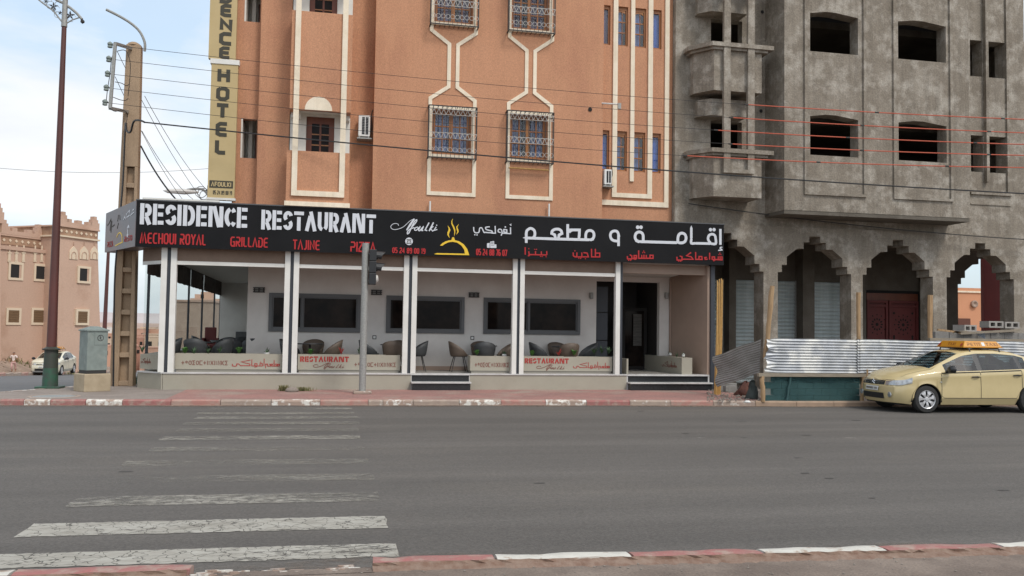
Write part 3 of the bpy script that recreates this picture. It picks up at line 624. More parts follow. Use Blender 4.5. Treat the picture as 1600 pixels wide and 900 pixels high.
# grilled windows
def grilled(xc, z, k, wy=24.12):
    x0, x1, z0, z1 = xc-.53, xc+.53, z, z+1.22
    fr = MB(); fr.wall(x0, x1, z0, z1, wy, wy+.06, [(x0+.09,xc-.05,z0+.08,z1-.10),(xc+.05,x1-.09,z0+.08,z1-.10)]); w = part(fr, 'wooden_window', 'wood', hot)
    mb = MB()
    for a,b in ((x0+.09,xc-.05),(xc+.05,x1-.09)):
        mb.box((a+b)/2-.018,(a+b)/2+.018,wy+.005,wy+.05,z0+.08,z1-.10)
        for q in (.36,.69): mb.box(a,b,wy+.008,wy+.052,z0+.08+1.04*q-.016,z0+.08+1.04*q+.016)
    part(mb, 'glazing_bar', 'wood', w)
    mb = MB(); mb.box(x0+.08,x1-.08,wy+.025,wy+.03,z0+.07,z1-.09); part(mb, 'pane', 'glass', w)
    mb = MB()
    for a,b in ((x0+.04,xc-.06-.1*(k%2)),(xc+.06+.06*(k%3),x1-.04)):
        mb.grid([[(a+(b-a)*i/24, wy+.13+.025*sin(i*1.6+k), q) for q in (z0,z1)] for i in range(25)])
    part(mb, 'curtain', 'curtain_purple' if z > 9 else 'curtain_lilac', w)
    mb = MB(); mb.box(x0-.05,x1+.05,wy+.35,wy+.4,z0-.2,z1+.2); part(mb, 'room_backing', 'room', w)
    # surround shelf top and bottom (cream) and cage
    mb = MB(); mb.box(x0-.10,x1+.10,23.93,23.998,z0-.10,z0-.02); mb.box(x0-.10,x0-.02,23.93,23.998,z0-.018,z1+.018); mb.box(x1+.02,x1+.10,23.93,23.998,z0-.018,z1+.018); mb.box(x0-.10,x1+.10,23.93,23.998,z1+.02,z1+.09); part(mb, 'window_surround', 'cream', hot)
    g = MB(); a0, a1, b0, b1, yf = x0-.13, x1+.13, z0-.15, z1+.05, 23.72
    for q in (b0,b1):
        g.bar((a0,yf,q),(a1,yf,q),.028); g.bar((a0,yf,q),(a0,23.99,q),.028); g.bar((a1,yf,q),(a1,23.99,q),.028)
        for i in range(11): x = a0+(a1-a0)*i/10; g.bar((x,yf,q),(x,23.99,q),.012)
    for i in range(12): x = a0+(a1-a0)*i/11; g.bar((x,yf,b0),(x,yf,b1),.020 if i in (0,11) else .012)
    for y in (23.81, 23.9): g.bar((a0,y,b0),(a0,y,b1),.012); g.bar((a1,y,b0),(a1,y,b1),.012)
    gr_ = part(g, 'window_grille', 'iron', hot)
    s = MB()
    for zz, hh in ((b1-.24,.15),(b0+.52,.16)):
        s.bar((a0,yf-.012,zz),(a1,yf-.012,zz),.010); s.bar((a0,yf-.012,zz+hh),(a1,yf-.012,zz+hh),.010)
        for i in range(10):
            x = a0+(a1-a0)*i/10; w_ = (a1-a0)/10
            s.bar((x,yf-.014,zz+hh),(x+w_/2,yf-.014,zz),.010); s.bar((x+w_/2,yf-.014,zz),(x+w_,yf-.014,zz+hh),.010)
            s.tube([(x+w_/2+.03*cos(t),yf-.016,zz+hh-.02+.03*sin(t)) for t in [pi*j/5 for j in range(6)]], .006, 4)
    part(s, 'grille_zigzag', 'silver', gr_)
    s = MB()
    for i in range(10):
        x = a0+(a1-a0)*(i+.5)/10
        s.tube([(x+.058*cos(t),yf-.012,b0+.22+.058*sin(t)) for t in [2*pi*j/12 for j in range(13)]], .006, 4)
    s.tube([(a1+.012,yf+.13+.058*cos(t),b0+.22+.058*sin(t)) for t in [2*pi*j/12 for j in range(13)]], .008, 4)
    part(s, 'grille_ring', 'silver', gr_)
for k in range(3):
    for j, xc in enumerate((3.26, 5.44)): grilled(xc, 6.55+FL*k, k*2+j)
# right part: four tall windows between cream strips
Yf = 24.25
fh = []
for k in range(3):
    for a,b in ((7.64,7.90),(8.08,8.44),(8.63,9.0),(9.16,9.48)): fh.append((a,b,6.39+FL*k,7.56+FL*k))
mb = MB(); mb.wall(7.62, 9.83, Z0, TOP, Yf, Yf+.3, fh); part(mb, 'wall', 'orange', hot)
n_ = 0
for k in range(3):
    for j,(a,b) in enumerate(((7.64,7.90),(8.08,8.44),(8.63,9.0),(9.16,9.48))):
        z0, z1 = 6.39+FL*k, 7.56+FL*k; y = Yf+.06; n_ += 1
        fr = MB(); fr.wall(a,b,z0,z1,y,y+.05,[(a+.02,b-.05,z0+.05,z1-.10)]); w = part(fr,'wooden_window','wood',hot)
        if j in (1,2):
            mb = MB()
            for q in (.36,.68): z = z0+.06+.98*q; mb.box(a+.03,b-.07,y+.005,y+.04,z-.016,z+.016)
            mb.box(a+.19,a+.205,y+.006,y+.04,z0+.06,z1-.13)
            for i in range(6): t0, t1 = i/6, (i+1)/6; mb.prism([(a+.03+(b-a-.1)*t0, z1-.101),(a+.03+(b-a-.1)*t1, z1-.101),(a+.03+(b-a-.1)*t1, z1-.19+.05*sin(pi*t1)),(a+.03+(b-a-.1)*t0, z1-.19+.05*sin(pi*t0))], y+.01, y+.04)
            part(mb,'glazing_bar','wood',w)
        mb = MB(); mb.box(a+.02,b-.06,y+.022,y+.027,z0+.05,z1-.12); part(mb,'pane','glass',w)
        mb = MB(); e = b-.02 if j in (0,3) else a+.23
        mb.grid([[(a+(e-a)*i/14, y+.10+.016*sin(i*1.9+j), q) for q in (z0,z1)] for i in range(15)])
        part(mb,'curtain',('curtain_purple' if k == 1 and j == 0 else 'curtain_blue') if j in (0,3) else 'curtain_lilac',w)
        mb = MB(); mb.box(a-.03,b+.03,y+.165,y+.169,z0-.1,z1+.1); part(mb,'room_backing','room',w)
for xa, w_, zb in ((7.98,.14,5.75),(8.52,.12,6.10),(9.06,.14,5.75),(9.58,.13,5.53)):
    mb = MB(); mb.box(xa, xa+w_, Yf-.05, Yf-.002, zb, TOP-.3); part(mb,'trim_strip','cream',hot)
mb = MB(); mb.box(7.98,9.20,Yf-.05,Yf-.002,5.62,5.748); part(mb,'trim_strip','cream',hot)
mb = MB(); mb.box(7.62,9.71,Yf-.05,Yf-.002,5.38,5.528); part(mb,'trim_strip','cream',hot)
# mass behind, roof and lower cream edge
mb = MB(); mb.box(-2.34,9.8,25.45,41,Z0,TOP-.05); part(mb,'rear_volume','orange',hot)
mb = MB(); mb.box(-2.6,9.86,23.9,41.1,TOP,TOP+.2); part(mb,'roof_edge','cream',hot)
mb = MB(); mb.box(1.10,7.64,23.985,24.3,4.78,4.93); mb.box(7.65,9.83,24.235,24.5,4.76,4.86); mb.each('wall_base','cream',hot)
mb = MB()
for px,py in ((672,316),(858,320)):
    x,z = at(px,py,23.9); mb.tube([(x,23.9,z+.03),(x,23.9,z-.38)], .025, 8)
mb.each('conduit_stub','acwhite',hot)
mb = MB(); x,z = at(922,171,23.99); mb.lathe((x,23.995,z),[(.05,0),(.06,-.012),(0,-.013)],12,ax='y'); part(mb,'wall_hole','room',hot)
mb = MB()
for p,q in (((585,12),(584,190)),): pass
mb = MB(); p_, q_ = at(795,262,23.9), at(857,266,23.9); mb.tube([(p_[0],23.9,p_[1]),(q_[0],23.9,q_[1])], .022, 6); mb.build('sill_rod','bamboo',hot)
# drain pipe stub with lamp above the right windows
x0,z0 = at(941,160,23.95); x1,z1 = at(968,163,23.6)
lam = thing('wall_bracket', 'thin white bracket arm sticking out above the blue curtained windows', 'bracket', (x0,24.0,z0))
mb = MB(); mb.tube([(x0-.02,24.05,z0),(x1,23.6,z1)], .022, 8); mb.build('arm','acwhite',lam)
mb = MB(); mb.box(x1-.05,x1+.04,23.57,23.63,z1-.13,z1+.03); mb.build('head','galv',lam)
# air conditioners
def ac(x0,x1,z0,z1,y,lab):
    a = thing('air_conditioner', lab, 'air conditioner', ((x0+x1)/2,y,z0), group='air conditioner units on the hotel wall')
    b = MB(); b.box(x0,x1,y,y+.3,z0,z1); b.build('casing','acwhite',a,bevel=.012)
    g = MB(); gx0,gx1 = x0+(x1-x0)*.30, x0+(x1-x0)*.86; rows = 11
    for i in range(rows):
        z = z0+.05+(z1-z0-.1)*(i+.5)/rows
        for u,v in ((gx0,(gx0+gx1)/2-.012),((gx0+gx1)/2+.012,gx1)): g.box(u,v,y-.006,y-.001,z-.018,z+.018)
    g.build('vent_slot','black',a)
    s = MB(); s.box(x0-.03,x1+.06,y-.02,y+.38,z0-.07,z0-.035); s.box(x0+.02,x0+.05,y,y+.42,z0-.034,z0-.002); s.box(x1-.05,x1-.02,y,y+.42,z0-.034,z0-.002); s.build('bracket','galv',a)
    p = MB(); p.tube(catmull([(x1+.01,y+.15,z0+.15),(x1+.05,y+.12,z0+.3),(x1+.04,y+.12,z1+.05),(x1+.08,y+.25,z1+.22)],4), .014, 6); p.build('pipe','iron',a)
ac(.73,1.04,6.94,7.52,24.12,'white air conditioner unit in the narrow recess beside the wooden balcony window')
ac(7.66,7.88,5.93,6.36,23.93,'white air conditioner unit under the blue window, tucked against the wall corner')
# ------------------------------------------------------------------ vertical hotel sign
hs = thing('vertical_sign', 'tall beige vertical sign with dark hotel lettering on the left corner of the orange building', 'sign', (-2.8,24.1,5.1))
Ys = 24.0
def brd(px0,px1,y0,y1,ztop=None):
    x0,zt = at(px0,y0,Ys); x1,zb = at(px1,y1,Ys); zt = ztop or zt
    mb = MB(); mb.box(x0,x1,Ys,Ys+.16,zb,zt); mb.build('board_panel','beigeboard',hs); return x0,x1,zb,zt
x0,x1,zb,zt = brd(330.5,366,99,310)
u0,u1,ub,ut = brd(332.5,368,-130,94)
mb = MB(); mb.box(x0-.03,x1+.03,Ys-.02,Ys+.18,zb-.06,zb-.002); mb.box(x0-.03,x1+.03,Ys-.02,Ys+.18,zt+.002,ub-.002); mb.each('edge_strip','postwhite',hs)
mb = MB()
for z in (5.6,8.2,10.6): mb.box(x1,-2.5,Ys+.05,Ys+.1,z,z+.05)
mb.each('bracket','galv',hs)
FS = planeF((0,Ys,0),(1,0,0),(0,-1,0))
STH = {k:(v[0],v[1]) for k,v in THIN.items()}
def big(ch, py0, py1, pxa, pxb):
    xa,za = at(pxa,py1,Ys); xb,zz = at(pxb,py0,Ys)
    write(ch, THIN, xa, xb, za, zz, FS, t=.24, d1=.008, name='letter', m='ink', parent=hs)
for ch,a,b,c,d in (('H',109,127,340.5,359),('O',138,155,338.5,358),('T',164,183,338.5,357),('E',193,211,337.5,356),('L',220,239,336.5,353)): big(ch,a,b,c,d)
for ch,a,b,c,d in (('D',-14,3,344,362),('E',9,24,345,363),('N',31,46,344,363),('C',53,68,343,363),('E',75,90,343,360)): big(ch,a,b,c,d)
xa,za = at(325.5+1,293,Ys); xb,zb2 = at(360,283,Ys)
mb = MB(); mb.box(x0+.04,x1-.04,Ys-.006,Ys-.001,za,zb2); mb.build('name_bar','ink',hs)
F2 = planeF((0,Ys-.006,0),(1,0,0),(0,-1,0))
STH2 = THIN
write('AFOULKI', THIN, x0+.09, x1-.09, za+.04, zb2-.04, F2, t=.2, d1=.004, name='lettering', m='beigeboard', parent=hs)
xa,za = at(333,303.5,Ys); xb,zb2 = at(358,298.5,Ys); write('05 24 89 00 19', THIN, x0+.14, x1-.06, za, zb2, FS, t=.2, d1=.005, name='phone_number', m='ink', parent=hs)
# ------------------------------------------------------------------ restaurant: terrace storey
res = thing('restaurant_terrace', 'ground floor restaurant terrace with white posts, taupe base wall and grey windows', 'restaurant', (3,24.5,.1))
F0 = 23.6; FLZ = .55
# base wall
def base(x0,x1):
    mb = MB(); mb.box(x0,x1,F0,F0+.25,.0,FLZ-.035); mb.build('base_wall','taupe',res)
    mb = MB(); mb.box(x0-.01,x1+.01,F0-.025,F0+.27,FLZ-.034,FLZ); mb.build('coping','marble',res)
base(-3.98, 2.24); base(3.82, 8.26)
cA, cB = (-4.0,F0), (-4.72,24.35)
mb = MB(); mb.prismz([(-4.02,F0),(-3.99,F0),(-3.98,F0+.25),(-4.5,24.45),(-4.72,24.33)][::-1], .0, FLZ-.036); mb.build('base_wall','taupe',res)
mb = MB(); mb.prismz([(-4.03,F0-.02),(-3.995,F0-.02),(-3.99,F0+.27),(-4.5,24.48),(-4.745,24.32)][::-1], FLZ-.035, FLZ+.0); mb.build('coping','marble',res)
mb = MB(); mb.box(-4.72,-4.5,24.47,41.2,-1.2,FLZ-.03); mb.build('base_wall','taupe',res)
# floor
mb = MB(); mb.prismz([(-4.46,24.5),(-3.97,F0+.28),(2.24,F0+.28),(2.24,F0+.05),(3.82,F0+.05),(3.82,F0+.28),(8.26,F0+.28),(8.26,F0+.05),(10.82,F0+.05),(10.82,27),(-4.46,41.2)], .2, FLZ-.005)
mb.box(-4.45,10.8,27,41,.2,FLZ-.006); mb.build('floor','floor',res)
# steps
for x0,x1 in ((2.26,3.80),(8.30,10.70)):
    st = MB(); st.box(x0,x1,F0+.02,F0+.3,.1,FLZ-.045); st.box(x0+.0,x1+.0,F0-.26,F0+.019,.1,.30); st.build('step_riser','granite',res)
    st = MB(); st.box(x0-.02,x1+.02,F0-.02,F0+.30,FLZ-.044,FLZ-.001); st.box(x0-.03,x1+.02,F0-.30,F0+.018,.302,.338); st.build('step_tread','marble',res)
mb = MB(); mb.box(8.262,8.298,F0-.0,F0+.3,.1,FLZ-.002); mb.box(10.702,10.74,F0,F0+.3,.1,FLZ-.002); mb.box(2.242,2.258,F0,F0+.3,.1,FLZ-.002); mb.box(3.802,3.818,F0,F0+.3,.1,FLZ-.002); mb.each('step_cheek','marble',res)
# posts
def post(x0, x1, z1=3.72, left=True, right=True):
    w = (x1-x0); p = MB(); p.box(x0+w*.38, x0+w*.62, F0+.03, F0+.16, FLZ, z1); o = p.build('post','postdark',res)
    if left: q = MB(); q.box(x0, x0+w*.378, F0-.01, F0+.16, FLZ, z1); q.build('white_strip','postwhite',o)
    if right: q = MB(); q.box(x0+w*.622, x1, F0-.01, F0+.16, FLZ, z1); q.build('white_strip','postwhite',o)
post(-4.11,-3.74); post(-1.08,-.72); post(2.0,2.355); post(4.97,5.30); post(7.92,8.26,right=False)
mb = MB(); mb.box(10.78,10.90,F0+.0,F0+.16,.1,3.72); mb.build('post','postdark',res)
# valances and white beams
bays = ((-3.74,-1.08),(-.72,2.0),(2.355,4.97),(5.30,7.92))
for a,b in bays:
    mb = MB(); n = 20; mb.grid([[(a+(b-a)*i/n, F0+.09+.006*sin(i*1.3)-.004*j, 3.37+.35*j/3) for j in range(4)] for i in range(n+1)]); mb.grid([[(a,F0+.13,3.37),(a,F0+.13,3.72)],[(b,F0+.13,3.37),(b,F0+.13,3.72)]], flip=True); mb.build('valance','valance',res)
    mb = MB(); mb.box(a,b,F0+.03,F0+.14,3.275,3.368); mb.build('beam','postwhite',res)
mb = MB(); mb.box(-3.735,10.78,F0+.17,F0+.35,3.40,3.68); mb.build('inner_beam','brownwall',res)
# chamfer and long left side: valance, mullions, glass
ch = MB(); d = Vector((cB[0]-cA[0], cB[1]-cA[1], 0)); 
def sidepanel(p, q, z0, z1, m, name, off=0.):
    p, q = Vector((p[0],p[1],0)), Vector((q[0],q[1],0)); n = (q-p).normalized(); n = Vector((-n.y,n.x,0)); mb = MB()
    mb.add([p+n*off+Vector((0,0,z0)), q+n*off+Vector((0,0,z0)), q+n*off+Vector((0,0,z1)), p+n*off+Vector((0,0,z1))]+[p+n*(off+.03)+Vector((0,0,z0)), q+n*(off+.03)+Vector((0,0,z0)), q+n*(off+.03)+Vector((0,0,z1)), p+n*(off+.03)+Vector((0,0,z1))], [(0,1,2,3),(7,6,5,4),(0,4,5,1),(3,2,6,7),(0,3,7,4),(1,5,6,2)])
    return mb.build(name, m, res)
sidepanel((-4.11,F0+.08),(-4.66,24.3),3.37,3.72,'valance','valance'); sidepanel((-4.11,F0+.08),(-4.66,24.3),3.28,3.368,'postwhite','beam')
yy = [24.4, 28.0, 31.9, 35.3, 39.0, 41.1]
for i in range(5):
    mb = MB(); a,b = yy[i], yy[i+1]; n = 24
    mb.grid([[(-4.59+.012*sin(j*1.9+i), a+(b-a)*j/n, z) for z in (3.06+.008*sin(j*1.1), 3.35, 3.70)] for j in range(n+1)], flip=True); mb.build('side_valance','valance_dark',res)
    mb = MB(); mb.box(-4.64,-4.625,a,b,FLZ,3.68); mb.build('side_glass','clearglass',res)
for y in (24.9,28.0,31.9,35.3,39.0,41.1):
    mb = MB(); mb.box(-4.66,-4.60,y-.04,y+.04,FLZ,3.70); mb.build('side_post','postdark',res)
# back walls
wh = [(-1.58,.96,1.60,2.68),(1.68,3.95,1.61,2.68),(4.52,7.47,1.62,2.68),(7.98,10.0,FLZ-.1,3.26)]
YW = 25.6
mb = MB(); mb.wall(-2.16, 10.338, FLZ-.006, 3.66, YW, YW+.2, wh); mb.build('back_wall','wallgrey',res)
mb = MB(); mb.box(-2.16,-2.0,YW+.201,41.2,FLZ-.01,3.66); mb.build('back_wall','wallgrey',res)
mb = MB(); mb.box(-4.62,-2.161,41.0,41.2,FLZ-.01,3.66); mb.build('back_wall','wallgrey',res)
mb = MB(); mb.box(-2.15,1.6,YW-.02,YW-.002,FLZ-.004,.66); mb.box(1.6,7.96,YW-.02,YW-.002,FLZ-.004,.66); mb.each('skirting','brownwall',res)
mb = MB(); mb.prismz([(-4.66,24.42),(-4.02,F0+.16),(10.9,F0+.16),(10.9,41.2),(-4.66,41.2)], 3.67, 3.80); mb.build('ceiling','ceiling',res)
mb = MB(); mb.prismz([(-4.72,24.4),(-4.05,F0+.02),(10.95,F0+.02),(10.95,41.3),(-4.72,41.3)], 3.801, 4.15); mb.build('roof_slab','concrete',res)
# right side wall of the entrance bay and soffit
mb = MB(); mb.prismz([(10.34,25.62),(10.70,23.66),(10.777,23.66),(10.80,28.0),(10.34,28.0)], FLZ-.01, 3.66); mb.build('side_wall','brownwall',res)
mb = MB(); mb.prismz([(8.3,23.8),(10.0,23.8),(10.3,25.58),(8.3,25.58)], 3.42, 3.665); mb.build('soffit','ceiling',res)
mb = MB(); mb.box(10.30,10.35,25.5,25.56,.9,3.4); mb.build('drain_pipe','brownwall',res)
# entrance interior: dark lobby with panels and notices
mb = MB(); mb.wall(7.7,10.4,.5,3.66,27.8,27.9); mb.box(10.05,10.15,25.81,27.8,.5,3.66); mb.build('lobby_wall',mat('lobby_dark',(.035,.031,.029),.6),res)
for a,b,z0,z1 in ((8.0,8.42,.6,1.45),(8.0,8.42,1.48,2.3),(8.0,8.42,2.33,3.1)):
    mb = MB(); mb.box(a,b,25.85,25.9,z0,z1); mb.build('lobby_panel',M['postdark'],res)
mb = MB(); mb.wall(9.15,9.98,.55,2.5,26.6,26.65,[(9.25,9.88,.65,2.4)]); d_ = mb.build('entrance_door','room',res)
mb = MB(); mb.box(9.24,9.89,26.62,26.63,.64,2.41); mb.build('pane','darkglass',d_)
mb = MB(); mb.box(9.50,9.78,26.55,26.56,1.3,2.3)
nb = mb.build('notice_board',mat('pale_notice',(.10,.092,.08),.7,(.05,.045,.04),14,stretch=(.3,1,3)),res)
mb = MB(); mb.box(8.95,9.05,26.9,26.92,1.2,2.2); mb.build('notice_board',mat('dim_notice',(.10,.09,.08),.7),res)
# terrace windows
for k,(a,b,z0,z1) in enumerate(wh[:3]):
    fr = MB(); m_ = a+(b-a)*(.36 if k < 1 else .31 if k == 1 else .46)
    fr.wall(a-.0,b+.0,z0,z1,YW-.05,YW+.06,[(a+.09,m_-.02,z0+.09,z1-.09),(m_+.02,b-.09,z0+.09,z1-.09)]); w = fr.build('terrace_window','alugrey',res,bevel=.006)
    for u,v in ((a+.10,m_-.025),(m_+.025,b-.10)):
        mb = MB(); mb.wall(u-.02,v+.02,z0+.08,z1-.08,YW-.0,YW+.03,[(u+.03,v-.03,z0+.13,z1-.13)]); mb.build('sash','alugrey',w)
        mb = MB(); mb.box(u+.02,v-.02,YW+.01,YW+.018,z0+.12,z1-.12); mb.build('pane','darkglass',w)
# lettered planters
PB = (( -3.74,-1.10),(-.70,1.96),(3.86,4.97),(5.32,7.90))
AR = dict(strokes=[[(5,60),(8,85),(30,90),(52,85),(50,62),(72,60)],[(72,60),(90,82),(190,82),(186,60),(95,35),(190,12)],[(207,5),(207,84),(236,84)],[(236,100),(262,90),(262,56),(238,56),(238,80),(262,84)],[(262,84),(318,84),(318,56),(292,56),(292,80)],[(335,15),(335,84)],[(352,110),(352,60),(372,60),(372,84),(470,84)],[(410,84),(395,62),(425,60),(412,84)],[(440,12),(440,82),(470,82),(470,60),(448,60)],[(470,84),(497,84),(497,62),(478,62),(478,82)]], dots=[(300,38,6),(335,2,6)])
TIF = ['+','o','@','Z','O','[','+',':','X',':','E','K','Z']
def tifinagh(x0,x1,z0,z1,F,par,m='brownprint'):
    mb = MB(); n = len(TIF); w = (x1-x0)/n; h = z1-z0; q = .10
    for i,c in enumerate(TIF):
        X = lambda u: x0+w*(i+.08+.84*u)
        Zz = lambda v: z0+h*v
        S = {'+':[[(.5,.1),(.5,.9)],[(.05,.5),(.95,.5)]], 'o':[[(.5+.28*cos(t),.66+.22*sin(t)) for t in [2*pi*k/8 for k in range(9)]]],
             '@':[[(.5+.45*cos(t),.5+.42*sin(t)) for t in [2*pi*k/12 for k in range(13)]],[(.42,.5),(.58,.5)]], 'Z':[[(.9,.95),(.1,.95),(.6,.5),(.1,.05),(.9,.05)]],
             'O':[[(.5+.42*cos(t),.5+.42*sin(t)) for t in [2*pi*k/10 for k in range(11)]]], '[':[[(.95,.95),(.1,.95),(.1,.05),(.95,.05)]],
             ':':[[(.2,0),(.2,1)],[(.6,.8),(.9,.8)],[(.6,.5),(.9,.5)],[(.6,.2),(.9,.2)]], 'X':[[(.1,0),(.4,.5),(.1,1)],[(.9,0),(.55,.5),(.9,1)],[(.45,.5),(.5,.5)]],
             'E':[[(.15,0),(.15,1),(.85,0),(.85,1)]], 'K':[[(.1,0),(.1,1)],[(.9,1),(.2,.5),(.9,0)],[(.85,.55),(.95,.5)]]}[c]
        for j,s in enumerate(S): ribbon(mb, [(X(u),Zz(v)) for u,v in s], .018, F, 0, .004+j*.0005)
    mb.build('lettering', m, par)
def script(x0,x1,z0,z1,F,par,m='brownprint',k=1.):
    S = [catmull([(165,165),(150,143),(110,143),(82,175),(105,208),(160,205),(230,170),(300,112),(345,88)],4),[(340,92),(300,150),(262,215)],catmull([(330,190),(372,120),(350,100),(322,160),(285,245),(268,260),(268,235),(300,200),(345,190)],4),catmull([(380,182),(350,195),(350,215),(372,215),(395,185)],3),catmull([(410,175),(392,215),(410,220),(440,180),(425,222)],3),[(515,130),(468,218),(490,222)],[(560,130),(515,228)],[(555,175),(525,205),(552,225)],[(590,180),(570,222),(600,210)]]
    return traced(S, [(603,155,6)], x0,x1,z0,z1,F, 11*k, .006, 'script_lettering', m, par, box=(72,610,85,262))
for k,(a,b) in enumerate(PB):
    y0 = F0+.20
    mb = MB(); mb.wall(a,b,.62,1.02,y0,y0+.05); mb.wall(a,b,.62,1.02,y0+.40,y0+.45); mb.wall(a,a+.05,.62,1.02,y0+.051,y0+.399); mb.wall(b-.05,b,.62,1.02,y0+.051,y0+.399)
    p = mb.build('planter','taupe',res)
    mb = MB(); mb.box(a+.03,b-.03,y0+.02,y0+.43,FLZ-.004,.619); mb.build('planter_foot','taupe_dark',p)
    mb = MB(); mb.grid([[(a+.05+(b-a-.1)*i/20, y0+.05+.35*j/3, .985+.015*random.random()) for j in range(4)] for i in range(21)], flip=True); mb.build('planter_soil','dirt',p)
    F = planeF((0,y0,0),(1,0,0),(0,-1,0)); w = b-a
    if k in (1,3):
        write('RESTAURANT', STEN, a+.06, a+.06+1.25, .83, .97, F, t=.26, d1=.006, name='lettering', m='redprint', parent=p)
        script(a+.38, a+1.2, .64, .81, F, p)
    if k == 0: tifinagh(a+.15, a+1.30, .73, .84, F, p); traced(AR['strokes'],AR['dots'],a+1.40,a+2.58,.66,.88,F,8,.006,'lettering','redprint',p)
    if k == 1: tifinagh(a+1.45, a+2.56, .71, .82, F, p)
    if k == 2: tifinagh(a+.12, a+1.09, .72, .84, F, p)
    if k == 3: traced(AR['strokes'],AR['dots'],a+1.45,a+2.50,.67,.87,F,8,.006,'lettering','redprint',p)
# planter on the chamfer and the long left side; planter running inwards at the entrance
def rplanter(p, q, w, z0, z1, nm='planter', inner=1, m='taupe'):
    o = thing('planter', None, None, (p[0],p[1],0)); bpy.data.objects.remove(o)
    p, q = Vector((p[0],p[1],0)), Vector((q[0],q[1],0)); u = (q-p).normalized(); n = Vector((-u.y,u.x,0))*inner; mb = MB()
    c = [p, q, q+n*w, p+n*w]; mb.prismz([(v.x,v.y) for v in (c if inner > 0 else c[::-1])], z0, z1); o = mb.build(nm, m, res)
    return o, u, n
o,u,n = rplanter((-4.69,24.42),(-4.13,23.85), .3, .60, .98)
F = lambda a,b,d: Vector((-4.69,24.42,0))+u*a+Vector((0,0,b))-n*d
traced(AR['strokes'],AR['dots'],.05,.45,.72,.88,F,8,.006,'lettering','brownprint',o)
o,u,n = rplanter((-4.60,41),(-4.60,24.75), .35, .56, .98)
ep = (Vector((9.93,25.55,0)), Vector((10.02,23.72,0)))
o,u,n = rplanter((9.90,26.9),(9.98,23.78), .32, FLZ-.005, 1.02)
F = lambda a,b,d: Vector((9.98,23.78,0))-u*a+Vector((0,0,b))-n*d
uu = -u; F = lambda a,b,d: Vector((9.90,26.9,0))+u*a+Vector((0,0,b))-n*d
traced(AR['strokes'],AR['dots'],1.7,2.75,.68,.88,F,8,.006,'lettering','brownprint',o)
mb = MB(); mb.box(8.31,8.36,23.75,24.5,FLZ,.98); mb.build('planter_panel','taupe',res)
# ------------------------------------------------------------------ the long black signboard
sg = thing('signboard', 'long black restaurant signboard with white and red lettering over the terrace', 'signboard', (3.2,23.4,3.68))
YS = 23.4
jn = [-4.70,-1.75,1.10,3.90,6.62,8.52,11.08]
for i in range(len(jn)-1):
    mb = MB(); mb.box(jn[i]+.001, jn[i+1]-.001, YS, YS+.03, 3.68, 4.84); mb.build('sign_panel','signblack',sg)
mb = MB(); mb.box(-4.69,11.07,YS+.031,YS+.19,3.69,4.83); mb.build('sign_frame','alugrey',sg)
mb = MB(); mb.box(-4.72,11.1,YS-.01,YS+.2,4.841,4.87); mb.build('top_edge','alugrey',sg)
pA = Vector((-4.715,YS,0)); pB = Vector((-6.56,27.55,0)); 
d = ray(163.5,394.4); 
# far end of the side face: height 3.68 on the ray of its lower corner
t_ = (3.68-EYE)/d.z; pB = Vector((d.x*t_, d.y*t_, 0)); us = (pB-pA).normalized(); ns = Vector((us.y,-us.x,0))
if ns.dot(Vector((-1,-1,0))) < 0: ns = -ns
LS = (pB-pA).length
mb = MB()
mb.add([pB+Vector((0,0,3.68)),pA+Vector((0,0,3.68)),pA+Vector((0,0,4.84)),pB+Vector((0,0,4.745)),pB-ns*.5+Vector((0,0,3.68)),pA-ns*.5+Vector((0,0,3.68)),pA-ns*.5+Vector((0,0,4.84)),pB-ns*.5+Vector((0,0,4.745))],[(0,1,2,3),(7,6,5,4),(0,4,5,1),(3,2,6,7),(0,3,7,4),(1,5,6,2)])
sp = mb.build('side_panel','signside',sg)
FB = lambda a,b,dd: pB-us*a+Vector((0,0,b))+ns*dd      # a runs from the far end to the front corner
k = LS/48.
traced([[(0,22),(16,18),(38,6)],[(38,10),(30,40)],[(46,12),(40,46)],[(50,30),(72,26)]],[],k*3,k*15,4.18,4.55,FB,3,.006,'script_lettering','ink',sp)
traced([[(10,2),(4,22)],[(12,28),(3,44)],[(20,4),(24,20)]],[],k*20,k*24,4.25,4.6,FB,3,.006,'logo_flame','ink',sp)
traced([catmull([(15,95),(20,75),(42,55),(62,62),(78,90)],4)+[(85,150),(0,170)]],[],k*18,k*29,3.80,4.12,FB,7,.006,'logo_dome','signyellow',sp)
traced([[(0,60),(10,40),(20,60)],[(30,50),(60,42)],[(40,20),(60,8),(58,26)],[(70,44),(100,30)],[(90,16),(100,10)]],[(30,28,4)],k*30,k*45,4.43,4.63,FB,5,.006,'lettering','signwhite',sp)
traced([[(0,10),(6,0),(10,10)],[(3,30),(3,14)]],[(3,40,5)],k*36,k*39,4.06,4.24,FB,4,.006,'phone_mark','signwhite',sp)
write('RESTO', THIN, k*32, k*44, 3.85, 3.98, FB, t=.15, d1=.006, name='lettering', m='redprint', parent=sp)
write('PIZZA', THIN, k*4, k*14, 3.80, 3.94, FB, t=.15, d1=.006, name='lettering', m='redprint', parent=sp)
FG = planeF((0,YS,0),(1,0,0),(0,-1,0))
def zz(px,py): return at(px,py,YS)
def word(text, font, pa, pb, **k):     # pa lower left, pb upper right pixel measurements
    a, b = zz(*pa), zz(*pb); return write(text, font, a[0], b[0], a[1], b[1], FG, parent=sg, **k)
word('RESIDENCE', STEN, (219,350.5), (387,324.5), t=.225, joined=False, d1=.016)
word('RESTAURANT', STEN, (408.5,358.5), (587.5,335), t=.225, joined=False, d1=.016)
word('MECHOUI ROYAL', THIN, (219,380), (322,367), t=.17, name='red_lettering', m='signred')
